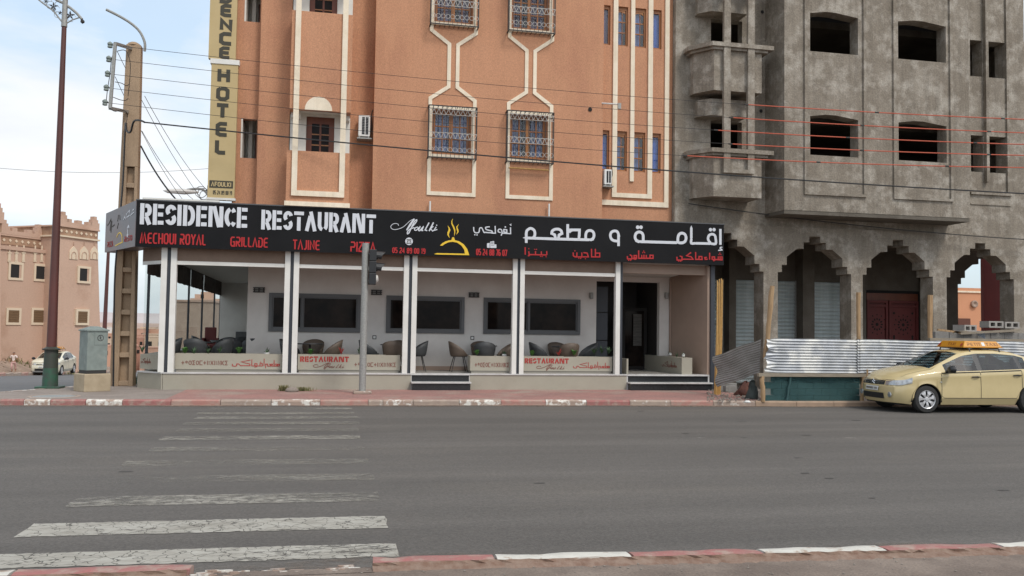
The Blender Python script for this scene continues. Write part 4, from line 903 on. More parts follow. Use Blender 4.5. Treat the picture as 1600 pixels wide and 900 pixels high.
word('GRILLADE', THIN, (360,385), (419,372), t=.17, name='red_lettering', m='signred')
word('TAJINE', THIN, (457.5,389.5), (500,376), t=.17, name='red_lettering', m='signred')
word('PIZZA', THIN, (547.5,393), (587,379), t=.17, name='red_lettering', m='signred')
word('05 24 89 00 19', THIN, (613,395), (664.5,388.5), t=.22, name='phone_number', m='signred')
word('05 24 88 76 07', THIN, (744,398.5), (792,390.5), t=.22, name='phone_number', m='signred')
def soft(st):         # rounds the curls, keeps long straights straight
    o = [st[0]]
    for a,b in zip(st, st[1:]):
        l = sqrt((a[0]-b[0])**2+(a[1]-b[1])**2)
        if l > 75: k = 14/l; o += [(a[0]+(b[0]-a[0])*k, a[1]+(b[1]-a[1])*k), (b[0]+(a[0]-b[0])*k, b[1]+(a[1]-b[1])*k)]
        o.append(b)
    return catmull(o, 3)
def tr(strokes, dots, ox, oy, s, w, name, m, fw_=None):
    mb = MB(); c = zz(ox, oy)
    px = abs(zz(ox+1,oy)[0]-c[0])/s
    for i,st in enumerate(strokes):
        ww = w
        if isinstance(st, tuple): st, ww = st
        elif len(st) > 5 and name.startswith('arabic'): st = soft(st)
        pts = [zz(ox+x/s, oy+y/s) for x,y in st]
        ribbon(mb, pts, [q*px for q in ww] if isinstance(ww, list) else ww*px, FG, 0, .012+i*.0005)
    for i,(x,y,r) in enumerate(dots): 
        q = zz(ox+x/s,oy+y/s); poly(mb, [(q[0]+r*px*cos(2*pi*j/14), q[1]+r*px*sin(2*pi*j/14)) for j in range(14)], FG, 0, .013+i*.0004)
    return mb.build(name, m, sg)
S1 = 8.889
tr([[(197,352),(197,222),(207,180),(255,150),(302,172),(317,215),(312,255),(292,283)], [(200,283),(600,297),(1085,309),(1122,292),(1138,245),(1125,200),(1085,179),(1042,192),(1023,235),(1023,306)],
    [(550,236),(556,190),(595,163),(650,163),(684,188),(693,238)], [(553,222),(592,240),(604,292)], [(690,222),(652,242),(642,292)], [(772,92),(772,298)], [(792,172),(935,172),(932,250),(925,302)], [(790,205),(815,180),(835,178)]], [], 800,340,S1, 37, 'arabic_letter','signwhite')
tr([[(1478,396),(1478,235),(1460,196),(1420,186),(1378,205),(1364,255),(1385,305),(1430,324),(1478,326)]], [], 800,340,S1, 37, 'arabic_letter','signwhite')
tr([[(398,322),(398,252),(380,214),(340,200),(302,218),(285,265),(300,312),(345,334),(880,349),(945,350),(982,325),(993,275),(975,232),(935,216),(897,234),(880,280),(880,345)]], [(322,135,25),(367,135,25)], 960,340,S1, 37, 'arabic_letter','signwhite')
tr([[(1066,146),(1066,300),(1066,356),(1120,357),(1340,362),(1404,363),(1404,292),(1392,248),(1355,230),(1315,246),(1298,290),(1312,330),(1335,350)], [(1470,158),(1470,378)], ([(1496,410),(1468,414),(1466,434),(1492,438)],13), ([(1440,456),(1499,450)],14)], [(1333,168,24),(1382,168,24)], 960,340,S1, 34, 'arabic_letter','signwhite')
rw = 17
tr([[(182,412),(182,516)], [(232,468),(238,528),(220,532)], [(240,514),(482,520)], [(325,466),(325,514)], [(406,470),(406,516)], [(480,466),(482,520)]], [(232,432,8),(316,442,8),(340,442,8),(396,540,8),(418,542,8),(472,545,8)], 800,340,S1, rw,'red_lettering','signred')
tr([[(848,484),(850,530),(872,546),(898,546),(900,484)], [(900,546),(968,548),(968,486)], [(980,546),(1060,546),(1040,492),(990,488)], [(1103,434),(1103,546),(1216,546),(1216,494),(1156,494)], [(1156,434),(1156,544)]], [(872,462,8),(926,566,8),(952,568,8),(1018,572,8)], 800,340,S1, rw,'red_lettering','signred')
tr([[(178,535),(180,574),(238,576),(240,534),(212,516)], [(240,560),(286,580),(305,570),(305,528),(272,528),(272,560),(300,560)], [(335,456),(335,566),(535,566),(535,524),(492,524),(492,560)], [(378,520),(378,564)], [(408,516),(408,564)], [(440,520),(440,564)]], [(405,466,8),(394,486,8),(418,486,8),(196,594,8),(224,594,8)], 960,340,S1, rw,'red_lettering','signred')
tr([[(866,545),(868,590),(935,592),(938,546),(905,534)], [(940,578),(1092,580),(1062,545),(1000,530),(1062,485)], [(1126,478),(1126,580),(1216,582),(1212,542),(1172,542),(1172,580)], [(1282,552),(1252,556),(1258,580),(1292,578)], [(1320,488),(1320,584)], [(1370,602),(1390,590),(1388,546),(1355,546),(1355,580),(1492,588),(1490,536)], [(1440,540),(1440,584)], [(1465,536),(1465,584)]], [(892,606,8),(918,606,8),(1462,494,8),(1450,514,8),(1476,514,8)], 960,340,S1, rw,'red_lettering','signred')
S2 = 7.2727
tr([[(1018,180),(1022,228),(1045,246),(1078,238),(1086,196),(1110,190),(1135,240),(1225,246),(1225,226),(1165,210),(1155,184),(1200,178)], [(1262,168),(1266,250),(1225,250)], [(1330,278),(1340,250),(1335,212),(1305,206),(1296,232),(1325,244)], [(1340,250),(1440,256)], [(1396,250),(1394,212),(1362,208),(1360,236),(1392,242)], [(1436,184),(1438,258)], ([(1448,146),(1430,152),(1446,166)],7)], [(1032,268,8),(1056,270,8),(1378,180,9)], 600,330,S2, 13,'arabic_name','signwhite')
tr([(catmull([(165,165),(158,148),(128,140),(95,150),(76,178),(98,205),(150,206),(220,178),(290,115),(345,86)],4), 6), ([(343,88),(300,150),(256,216)],[16,24,14]), (catmull([(318,178),(362,128),(372,100),(350,112),(318,170),(288,238),(266,258),(268,232),(300,200),(345,188)],4),12), (catmull([(385,180),(352,192),(348,214),(368,216),(396,184)],3),11), (catmull([(412,172),(392,212),(408,220),(446,176),(428,218),(445,218)],3),13), ([(512,130),(466,214),(490,222)],13), ([(562,128),(512,226)],15), ([(560,172),(528,200),(552,226),(572,214)],11), ([(592,178),(566,220),(604,208)],12)], [(598,160,7)], 600,330,S2, 10,'script_name','signwhite')
p = tr([], [(284,343,44)], 600,330,S2, 5,'phone_disc','signwhite')
mb = MB(); px = abs(zz(601,360)[0]-zz(600,360)[0])/S2
for i,st in enumerate(([(258,330),(262,322),(306,322),(310,330)],[(268,336),(300,336),(308,366),(260,366),(268,336)],[(280,352),(288,352)])):
    ribbon(mb, [zz(600+x/S2,330+y/S2) for x,y in st], 8*px, FG, .0, .0145+i*.0005)
mb.build('phone_mark','ink',p)
mb = MB()
def pp(pts, dd): poly(mb, [zz(600+x/S2,330+y/S2) for x,y in pts], FG, 0, dd)
pp([(1170,366),(1200,360),(1200,418),(1170,414)],.012); pp([(1206,346),(1250,340),(1252,378),(1276,378),(1276,418),(1206,418)],.0125)
p = mb.build('fax_mark','signwhite',sg)
mb = MB()
for i,q in enumerate(((1212,358,1244,352),(1212,370,1244,368),(1214,386,1252,386))): ribbon(mb, [zz(600+q[0]/S2,330+q[1]/S2), zz(600+q[2]/S2,330+q[3]/S2)], 5*px, FG, 0, .014)
mb.build('fax_line','ink',p)
tr([([(782,84),(770,112),(770,140),(788,175),(803,215),(803,250),(796,284)],[1,9,13,17,15,9,2]), ([(724,166),(738,190),(744,215),(730,245),(728,270),(744,303)],[2,14,20,22,16,2]), ([(848,148),(826,180),(836,215),(840,235),(822,266)],[2,12,18,14,2])], [(785,310,15)], 600,330,S2, 10,'logo_flame','signyellow')
mb = MB()
pts = [(635,390),(660,366),(695,345),(735,332),(765,329),(768,316),(802,316),(804,330),(850,341),(905,376),(945,430),(968,500),(600,492),(568,487),(600,476),(918,483),(912,440),(880,392),(830,357),(780,348),(735,353),(692,372),(662,393)]
poly(mb, [zz(600+x/S2,330+y/S2) for x,y in pts], FG, 0, .0135); mb.build('logo_dome','signyellow',sg)
# corner light fitting and small pipe over the sign
mb = MB(); mb.box(-4.6,-2.75,23.55,23.6,4.9,4.94); mb.build('top_pipe','postwhite',sg)
# ------------------------------------------------------------------ grey unfinished building with the arcade
cb = thing('unfinished_building', 'bare grey rendered unfinished building with stepped arches and empty window openings', 'building', (16,26,0))
CT = 14.4; YC = 24.05
rng = range(3); FC = 3.05
hl = []
for k in rng: hl += [(11.05-.02,11.75,6.35-.95+1.6+FC*k, 8.05+FC*k)]
hl = [(10.95,11.95,7.05+FC*k,8.0+FC*k) for k in rng]
mb = MB(); mb.wall(9.84, 12.75, 4.95, CT, YC, YC+.3, hl); mb.build('wall','concrete',cb)
hr = []
for k in rng: hr += [(19.68,20.19,6.94+FC*k,8.10+FC*k),(20.34,21.04,6.94+FC*k,8.10+FC*k)]
mb = MB(); mb.wall(18.93, 21.75, 4.95, CT, YC, YC+.45, hr); mb.build('wall','concrete',cb)
# arcade front as one stepped outline
half = [(.18,4.68),(.18,4.50),(.37,4.50),(.37,4.30),(.58,4.30),(.92,4.04),(.92,3.80),(1.08,3.80),(1.08,3.58),(1.21,3.58)]
pts = [(9.84,4.949),(9.84,3.58)]; cen = [(11.42),(14.30),(17.11),(20.01)]
pts = [(9.84,4.949),(9.84,4.30)]
for c in cen:
    pts += [(c-1.21,0.)] if c != cen[0] else []
    pts += [(c-x,z) for x,z in (half[::-1] if c != cen[0] else half[4::-1])]+[(c+x,z) for x,z in half]+[(c+1.21,0.)]
pts += [(21.75,0.),(21.75,4.949)]
mb = MB(); mb.prism(pts[::-1], 24.0, 24.6); mb.build('arcade','concrete',cb)
# projecting block with big openings
YB_ = 23.1; bh = []
for k in rng:
    z = 6.95+FC*k; bh += [(13.62,15.18,z,z+1.205),(16.51,18.14,z,z+1.205)]
mb = MB(); mb.wall(12.80, 18.92, 5.31, CT, YB_, YB_+.42, bh); mb.build('bay_wall','concrete',cb)
mb = MB(); mb.prismz([(12.70,YC),(12.79,YB_),(12.99,YB_+.421),(12.95,YC)][::-1] , 5.30, CT); mb.build('bay_side','concrete',cb)
mb = MB(); mb.wall(12.751,18.929,4.951,5.199,YC,YC+.3); mb.build('wall','concrete',cb)
mb = MB(); mb.box(18.72,18.92,YB_+.421,YC,5.31,CT); mb.build('bay_side','concrete',cb)
mb = MB(); mb.prismz([(12.70,YC+.0),(12.80,YB_+.01),(18.91,YB_+.01),(18.91,YC)], 5.20, 5.305); mb.build('bay_floor','concrete_shaded',cb)
for a,b in ((13.42,15.42),(16.32,18.33)):       # raised frames round the openings
    for xx in (a, b-.09): mb = MB(); mb.box(xx, xx+.09, YB_-.055, YB_-.002, 5.86, CT); mb.build('frame_strip','concrete',cb)
    mb = MB(); mb.box(a, b, YB_-.055, YB_-.002, 5.78, 5.858); mb.build('frame_strip','concrete',cb)
for a,b in ((13.62,15.18),(16.51,18.14)):       # shallow gabled heads
    for k in rng: z = 6.95+FC*k+1.18; mb = MB(); p_ = a+.42*(b-a); mb.prism([(a-.001,z+.03),(a-.001,z-.05),(p_-.12,z+.03)], YB_+.001, YB_+.419); mb.prism([(b+.001,z+.03),(p_+.12,z+.03),(b+.001,z-.07)], YB_+.001, YB_+.419); mb.each('opening_head','concrete',cb)
for a,b,z0 in ((19.62,21.12,6.31),(19.55,21.3,6.22)):
    for xx in ((a, b-.08) if z0 > 6.3 else ()): mb = MB(); mb.box(xx, xx+.08, YC-.06, YC-.002, z0, CT); mb.build('frame_strip','concrete',cb)
mb = MB(); mb.box(19.70,21.20,YC-.07,YC-.002,6.22,6.29); mb.build('frame_strip','concrete',cb)
mb = MB(); mb.box(19.72,21.18,YC-.03,YC-.002,5.90,5.94); mb.build('frame_strip','concrete',cb)
mb = MB(); mb.box(20.22,20.32,YC-.13,YC-.002,6.62,CT); mb.build('frame_strip','concrete',cb)
# inner partitions seen through the openings, floors, rear
for k in range(-1,3):
    z = 8.75+FC*k-.55
    mb = MB(); mb.box(9.86,21.7,YC+.46,33,z,z+.22); mb.build('floor_slab','concrete_shaded',cb)
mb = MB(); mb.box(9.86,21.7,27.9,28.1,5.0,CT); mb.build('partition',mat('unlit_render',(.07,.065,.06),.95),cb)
mb = MB(); mb.box(9.84,21.75,23.4,33,CT+.001,CT+.25); mb.build('roof_slab','concrete',cb)
mb = MB(); mb.box(9.84,10.04,YC+.31,33,5.0,CT); mb.box(21.5,21.75,YC+.46,33,5.0,CT); mb.each('party_wall','concrete',cb)
# stacked boxed balconies at the left
for k in rng:
    d_ = FC*k
    mb = MB(); mb.prismz([(10.27,23.75),(10.66,23.2),(12.14,23.2),(12.14,YC),(10.27,YC)], 5.62+d_, 6.78+d_); b_ = mb.build('balcony_box','concrete',cb)
    mb = MB(); mb.prismz([(10.07,23.7),(10.55,23.05),(12.45,23.05),(12.45,YC-.002),(10.07,YC-.002)], 6.86+d_, 6.98+d_); mb.prismz([(10.17,23.72),(10.60,23.12),(12.30,23.12),(12.30,YC-.002),(10.17,YC-.002)], 6.782+d_, 6.858+d_); mb.build('balcony_ledge','concrete',b_)
    mb = MB(); mb.prismz([(10.42,23.8),(10.72,23.5),(11.85,23.5),(11.85,YC-.002),(10.42,YC-.002)], 8.02+d_, 8.50+d_); mb.build('window_hood','concrete',cb)
    for a in (10.98, 11.02): pass
for xa in (10.92, 11.66):
    mb = MB(); mb.box(xa, xa+.20, 23.08, 23.195, 6.29, CT-.1); mb.build('frame_strip','concrete',cb)
mb = MB(); mb.box(11.121,11.659,23.08,23.195,6.29,6.40); mb.build('frame_strip','concrete',cb)
mb = MB()
for px,py in ((1190,173),(1192,18)):
    x,z = at(px,py,24.0); mb.lathe((x,24.045,z),[(.04,0),(.055,-.012),(0,-.013)],10,ax='y')
mb.each('wall_hole','room',cb)
# corridor behind the arches
mb = MB(); mb.box(10.9,20.5,24.61,29,4.70,4.9); mb.box(20.5,21.7,24.61,26.999,4.70,4.9); mb.each('arcade_ceiling','concrete_shaded',cb)
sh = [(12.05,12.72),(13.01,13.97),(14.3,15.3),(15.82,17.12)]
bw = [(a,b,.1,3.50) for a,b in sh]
mb = MB(); mb.wall(10.9, 17.6, .0, 4.70, 27.0, 27.25, bw); mb.build('arcade_wall','concrete_shaded',cb)
mb = MB(); mb.wall(17.6, 20.45, .0, 4.70, 27.3, 27.5, [(18.15,20.18,.1,3.18)]); mb.box(17.6,17.75,26.6,27.299,0,4.7); mb.build('arcade_wall','concrete_shaded',cb)
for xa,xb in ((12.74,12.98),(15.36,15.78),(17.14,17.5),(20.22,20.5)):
    mb = MB(); mb.box(xa,xb,26.5,26.998,0,4.69); mb.build('pilaster','concrete_shaded',cb)
mb = MB(); mb.box(10.95,10.99,24.62,27,0,4.69); mb.build('arcade_wall','concrete_shaded',cb)

for a,b in sh:        # roller shutters, every slat ribbed
    P = []; n = 27
    for i in range(n*6+1): z = .1+3.40*i/(n*6); P.append([(a,26.95-.030*abs(sin(pi*i/6)),z),(b,26.95-.030*abs(sin(pi*i/6)),z)])
    s_ = MB(); s_.grid(P, flip=True); o = s_.build('roller_shutter','shutter',cb)
    r_ = MB(); r_.box(a-.04,a-.001,26.88,26.998,.1,3.52); r_.box(b+.001,b+.04,26.88,26.998,.1,3.52); r_.build('guide_rail','galv',o)
x0,x1 = 18.17,20.16
for j,(a,b) in enumerate(((x0,18.98),(19.02,x1))):      # red pierced metal doors
    dr = MB(); dr.box(a,b,27.22,27.24,.15,2.95); D_ = dr.build('metal_door','reddoor',cb)
    hm = MB(); hm.box(a,a+.09,27.17,27.22,.15,2.95); hm.box(b-.09,b,27.17,27.22,.15,2.95); hm.box(a+.09,b-.09,27.17,27.22,2.72,2.80); hm.box(a+.09,b-.09,27.17,27.22,2.87,2.95); hm.build('door_rail','reddoor',D_)
    ro = MB(); cx = (a+b)/2
    for cz in (2.12,1.25):
        for q in range(12):
            t = 2*pi*q/12
            for r0,r1,w_ in ((.13,.24,.035),(.30,.37,.028)):
                c0 = Vector((cx+r0*cos(t),27.215,cz+r0*sin(t))); c1 = Vector((cx+r1*cos(t),27.215,cz+r1*sin(t))); n = Vector((-sin(t),0,cos(t)))*w_; m_ = (c0+c1)/2
                ro.add([c0, m_+n, c1, m_-n],[(0,1,2,3)]); 
        ro.add([(cx+.06*cos(2*pi*q/8),27.215,cz+.06*sin(2*pi*q/8)) for q in range(8)],[tuple(range(8))])
        for sx in (-1,1):
            for sz in (-1,1): ro.add([(cx+sx*.36+.045*cos(2*pi*q/6),27.215,cz+sz*.40+.045*sin(2*pi*q/6)) for q in range(6)],[tuple(range(6))])
    for i in range(18):
        for jj in range(3):
            u = a+.12+(b-a-.24)*i/17; ro.add([(u-.012,27.215,2.815+jj*.016),(u+.0,27.215,2.81+jj*.016),(u+.012,27.215,2.815+jj*.016),(u,27.215,2.822+jj*.016)],[(0,1,2,3)])
    stuff(ro.build('pierced_rosette','room',D_))
mb = MB(); mb.box(x0-.1,x1+.1,27.26,27.29,.0,3.3); mb.build('door_backing','room',cb)
mb = MB(); mb.box(x0,x1,27.20,27.25,2.955,3.20); mb.build('door_lintel','woodred',cb)
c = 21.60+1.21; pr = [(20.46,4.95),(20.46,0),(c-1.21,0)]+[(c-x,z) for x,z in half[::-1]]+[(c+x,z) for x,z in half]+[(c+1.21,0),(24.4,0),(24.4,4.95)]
mb = MB(); mb.prism(pr[::-1], 27.0, 27.3); mb.build('rear_arch','concrete_shaded',cb)
# maroon sheet wall and orange house seen through the last arch
mw = thing('maroon_wall', 'dark maroon metal wall standing behind the last arch of the grey building', 'wall', (21.9,28,0))
xa = at(1537,450,28)[0]; xb = at(1590,450,28)[0]
mb = MB(); mb.box(xa,xb+2,28.0,28.15,0,5.6); mb.build('sheet','maroonwall',mw)
oh = thing('orange_house', 'low orange house with small round wall vent seen through the rightmost arch', 'house', (34,48,0))
xa,zt = at(1480,449,46); xb,_ = at(1548,449,46)
mb = MB(); mb.box(xa,xb+6,46,52,-2,zt); mb.build('wall',mat('orange_house_paint',(.62,.30,.17),.9,(.56,.27,.15),.7),oh)
mb = MB(); mb.box(xa,xb+6,45.93,45.995,zt-.28,zt-.18); mb.build('cornice','cream',oh)
x,z = at(1523,475,45.9); mb = MB(); mb.lathe((x,45.99,z),[(.22,0),(.22,-.12),(.16,-.14),(.0,-.05)],12,ax='y'); mb.build('wall_vent','brownwall',oh)
mb = MB(); x,z = at(1505,512,45.9); mb.wall(x-.9,x+.5,.5,z+.55,45.9,45.99); mb.build('side_opening',mat('dim_opening',(.12,.05,.035),.9),oh)
mb = MB(); mb.prism([(xa-.4,zt-2.1),(xa-.4,0),(xb-1.5,0),(xb-1.5,zt-3.15),(xa+.9,zt-2.75)], 45.6,45.7); mb.build('lean_to','reddoor',oh)
nb_ = thing('brown_building', 'brown plastered building wall at the far right edge beyond the grey one', 'building', (23,26,0))
mb = MB(); mb.wall(21.80,27,3.6,11.3,24.6,25); nb_w = mb.build('wall',mat('brown_render',(.22,.13,.09),.9,(.26,.16,.11),1),nb_)
mb = MB(); mb.box(21.79,27,24.55,25,11.31,11.45); mb.build('wall_cap','brownwall',nb_)
mb = MB(); mb.wall(21.80,27,0,3.59,24.6,25); mb.build('wall','concrete',nb_)
# ------------------------------------------------------------------ concrete electricity pole
bx_, by_ = gr(192,607,.12); by_ = 25.12; bx_ = at(191.5,603,by_)[0]
ep_ = thing('electricity_pole', 'tall tan concrete electricity pole with ladder recesses at the terrace corner', 'electricity pole', (bx_,by_,.11))
ztop = at(215,72,by_)[1]; HP = ztop-.11
def pw_(z): t = (z-.11)/HP; return .29-(.29-.185)*t, .20-(.20-.14)*t      # half sizes
mb = MB(); zs = [.11]; z = .35
web = []
zrec = at(205,262,by_)[1]
n = 10; ztot = zrec-.30; step = ztot/n
# two flanges, back web and cross ribs up to zrec; solid above
def sec(z, m=0):
    a,b = pw_(z); return a,b
def slab(z0,z1,fx0,fx1,fy0,fy1):
    a0,b0 = sec(z0); a1,b1 = sec(z1)
    mb.add([(bx_+a0*fx0,by_+b0*fy0,z0),(bx_+a0*fx1,by_+b0*fy0,z0),(bx_+a0*fx1,by_+b0*fy1,z0),(bx_+a0*fx0,by_+b0*fy1,z0),(bx_+a1*fx0,by_+b1*fy0,z1),(bx_+a1*fx1,by_+b1*fy0,z1),(bx_+a1*fx1,by_+b1*fy1,z1),(bx_+a1*fx0,by_+b1*fy1,z1)],
           [(0,3,2,1),(4,5,6,7),(0,1,5,4),(1,2,6,5),(2,3,7,6),(3,0,4,7)])
slab(.05,zrec,-1,-.25,-1,1); slab(.05,zrec,.62,1,-1,1); slab(.05,zrec,-.25,.62,-.1,1)
for i in range(n+1):
    zc = .35+step*i-.05 if i else .12
    slab(zc, zc+.13, -.25, .62, -.93, -.1)
slab(zrec,ztop,-1,1,-1,1)
mb.build('pole_shaft','polecon',ep_,bevel=.015)
mb = MB(); mb.lathe((bx_-.02,by_,ztop),[(.17,0),(.15,.05),(.08,.09),(0,.1)],12); mb.build('pole_cap','polecon',ep_)
def A(px,py,Y=None): x,z = at(px,py,Y or by_-.1); return (x, Y or by_-.1, z)
mb = MB(); mb.tube(catmull([A(226,80),A(226,66),A(218,49),A(204,36),A(186,25),A(166,15)],5), .035, 8); mb.build('lamp_arm','galv',ep_)
mb = MB(); YR = 23.62; p = [A(206,76,by_-.05),A(180,68,YR),A(172,169,YR),A(201,175,by_-.05)]
for a,b in ((0,1),(1,2),(2,3)): mb.bar(p[a],p[b],.075)
mb.bar(A(207,74),A(204,186),.05); mb.build('insulator_rack','galv',ep_)
ins = [(172,70),(170,92),(168,115),(166,137),(164,160)]
for q in ins:
    c = A(q[0],q[1],YR); mb = MB(); mb.lathe((c[0],c[1],c[2]-.08),[(.03,0),(.06,.01),(.06,.05),(.035,.07),(.065,.08),(.065,.12),(.03,.15),(0,.17)],10); mb.build('insulator','boxgreen',ep_)
    mb = MB(); d_ = A(q[0]+9,q[1]+5,YR); mb.tube([c,(d_[0],d_[1],c[2])], .018, 6); mb.build('insulator_pin','iron',ep_)
mb = MB()
for pts in ([(183,80),(196,79),(203,95),(203,120),(200,150)], [(180,128),(190,130),(197,134),(201,132)], [(177,152),(188,156),(196,157),(200,154)], [(172,170),(180,174),(190,172),(199,178),(196,196)], [(166,160),(168,140),(172,115),(174,95),(178,80)]):
    mb.tube(catmull([A(x,y,YR-.02+(.9 if x > 195 else 0)) for x,y in pts],4), .010, 5)
mb.build('loose_wire','iron',ep_)
mb = MB(); mb.tube(catmull([A(197,192,by_-.3),A(198,204,by_-.4),A(204,206,24.5),A(209,190,24.3),A(218,188,24.0),A(226,191,23.8)],5), .026, 6)
mb.tube(catmull([A(196,192,by_-.28),A(194,240,by_-.28),A(191,300,by_-.28),A(180,420,by_-.3),A(178,520,by_-.3),A(177,606,by_-.3)],4), .022, 6); mb.build('cable_loop','black',ep_)
# ------------------------------------------------------------------ overhead wires
def wire(name, lab, a, b, sag, r, m, grp=None, n=30):
    a, b = Vector(a), Vector(b); pts = []
    for i in range(n+1): t = i/n; p = a+(b-a)*t; p.z -= sag*4*t*(1-t); pts.append(p)
    mb = MB(); mb.tube(pts, r, 5); o = thing(name, lab, 'wire', a, group=grp); mb.build('conductor', m, o); return o, pts
G1 = 'bare conductors strung from the concrete pole to the right'
labs = ['topmost','second from the top','third from the top','fourth from the top','lowest']
ends = [(1610,187),(1610,206),(1610,226),(1610,243),(1610,262)]; mid = [(940,146),(940,168),(940,190),(940,211),(940,234)]
ends = [(1610,187),(1610,208),(1610,226),(1610,243),(1610,262)]
redx = [1128,1118,1103,1123,1040]
for i,q in enumerate(ins):
    a = A(q[0],q[1],YR); e = at(ends[i][0],ends[i][1],21.2); b = (e[0],21.2,e[1])
    # sag from the photograph's middle
    tm = .45; m_ = Vector(a)+(Vector(b)-Vector(a))*tm; yy = at(mid[i][0],mid[i][1],m_.y)[1]; sag = max(0.02,(m_.z-yy)/(4*tm*(1-tm)))
    o,pts = wire('overhead_wire', labs[i]+' of five pole wires, red sleeved before the grey building', a, b, sag, .0065, 'iron', G1, 60)
    xr = at(redx[i],200,22.7)[0]; rp = [p for p in pts if p.x > xr]
    mb = MB(); mb.tube([p+Vector((0,0,0)) for p in rp], .015, 6); mb.build('red_sleeve', mat('red_cable_sleeve',(.62,.13,.07),.6) if i == 0 else 'red_cable_sleeve_' , o) if False else mb.build('red_sleeve', 'sleeve' if 'sleeve' in M else M.setdefault('sleeve', mat('red_cable_sleeve',(.48,.10,.055),.7)), o)
    sp = MB()
    for p in rp[::9]: sp.tube([p-Vector((.06,0,.0)),p+Vector((.06,0,0))], .021, 6)
    stuff(sp.build('cable_splice','iron',o))
e = at(1610,303,19.9)
wire('power_cable','thick black cable crossing low over the orange facade from pole to grey building', A(226,191,23.8), (e[0],19.9,e[1]), .16, .019, 'black')
b1 = at(1610,376,23.9); a1 = at(1076,318,23.9)
wire('service_cable','thin twin cable drooping across the grey building above the stepped arches', (a1[0],23.9,a1[1]), (b1[0],23.7,b1[1]), .12, .016, 'iron')
p0 = A(220,228); x_,z_ = at(281,318,24.5)
wire('drop_cable','short black cable dropping from the concrete pole onto the terrace roof', p0, (x_,24.5,z_), .12, .022, 'black')
for k,((a,b),(c,d)) in enumerate((((183,80),(330,330)),((180,120),(300,330)),((226,150),(345,318)),((222,205),(318,322)))):
    q = at(c,d,34); wire('rear_wire', ['uppermost thin wire slanting down behind the beige sign from the pole','thin wire slanting down from the rack behind the pole towards the terrace roof','thin slanting wire starting high on the right edge of the pole','lowest thin slanting wire behind the beige hotel sign'][k], A(a,b), (q[0],34,q[1]), .3, .008, 'iron', 'thin wires slanting down behind the pole')
q1 = at(-10,262,40); q2 = at(330,263,40)
wire('far_wire','faint level wire crossing the sky behind the tall maroon lamp post', (q1[0],40,q1[1]), (q2[0],40,q2[1]), .2, .008, 'iron')
# ------------------------------------------------------------------ tall decorated lamp post
lx, ly = gr(78,606,.12)
lp = thing('street_lamp', 'tall maroon lamp post with green foot and silver flowered bracket at the left corner', 'street lamp', (lx,ly,.12))
zt = at(103,0,ly)[1]; zc = at(94,545,ly)[1]; zs_ = at(102,42,ly)[1]
mb = MB(); mb.box(lx-.29,lx+.29,ly-.25,ly+.25,.115,.165); mb.build('base_plate','greenpole',lp,bevel=.01)
mb = MB(); mb.lathe((lx,ly,0),[(.185,.165),(.175,.50),(.17,.62)],16); mb.build('base_sleeve','greenpole',lp,smooth=True)
mb = MB(); mb.lathe((lx,ly,0),[(.172,.62),(.158,zc-.04),(.21,zc-.03),(.215,zc),(.16,zc+.02),(.10,zc+.06)],16); mb.build('lower_sleeve',mat('dark_sleeve',(.05,.04,.034),.6,(.035,.055,.04),3),lp,smooth=True)
mb = MB(); mb.lathe((lx,ly,0),[(.118,zc+.03),(.094,zc+3),(.058,zs_)],16); mb.build('shaft','maroon',lp,smooth=True)
mb = MB(); mb.lathe((lx,ly,0),[(.075,zs_),(.066,zs_+.3),(.06,zt+1.6)],12); mb.build('top_tube','galv',lp,smooth=True)
def Lp(px,py): x,z = at(px,py,ly); return (x,ly,z)
mb = MB(); mb.tube(catmull([Lp(55,-60),Lp(70,-20),Lp(86,-2),Lp(101,6),Lp(118,19),Lp(128,30)],5), .035, 8); mb.build('lamp_arm','galv',lp)
mb = MB(); mb.tube(catmull([Lp(40,-22),Lp(61,0),Lp(82,16),Lp(92,28),Lp(100,38)],4), .02, 6); mb.tube([Lp(103,37),Lp(113,31),Lp(125,27)], .018, 6); mb.build('bracket_curve','galv',lp)
c = Lp(129,32); mb = MB(); mb.lathe((c[0],c[1],c[2]-.05),[(0,-.04),(.05,0),(.05,.04),(0,.09)],10); mb.build('arm_finial','iron',lp)
for px,py,r in ((83.5,10,.11),(109.5,24,.12),(94,20,.06),(72,2,.06),(84,16,.05)):
    c = Lp(px,py); mb = MB()
    for k in range(5):
        t = 2*pi*k/5+.3; mb.prism([(c[0],c[2]),(c[0]+r*.5*cos(t-.4),c[2]+r*.5*sin(t-.4)),(c[0]+r*cos(t),c[2]+r*sin(t)),(c[0]+r*.5*cos(t+.4),c[2]+r*.5*sin(t+.4))], ly-.01-.0005*k, ly+.01)
    mb.build('metal_flower','iron',lp)
mb = MB()
for px,py,r in ((107,18,.09),(112,28,.10),(105,27,.07),(88,14,.08),(79,8,.10),(90,6,.06),(90,23,.08),(76,3,.08),(67,-3,.10)):
    c = Lp(px,py); mb.tube([(c[0]+r*cos(t),ly,c[2]+r*sin(t)) for t in [R(20+30*j) for j in range(10)]], .007, 4)
mb.build('scroll','galv',lp)
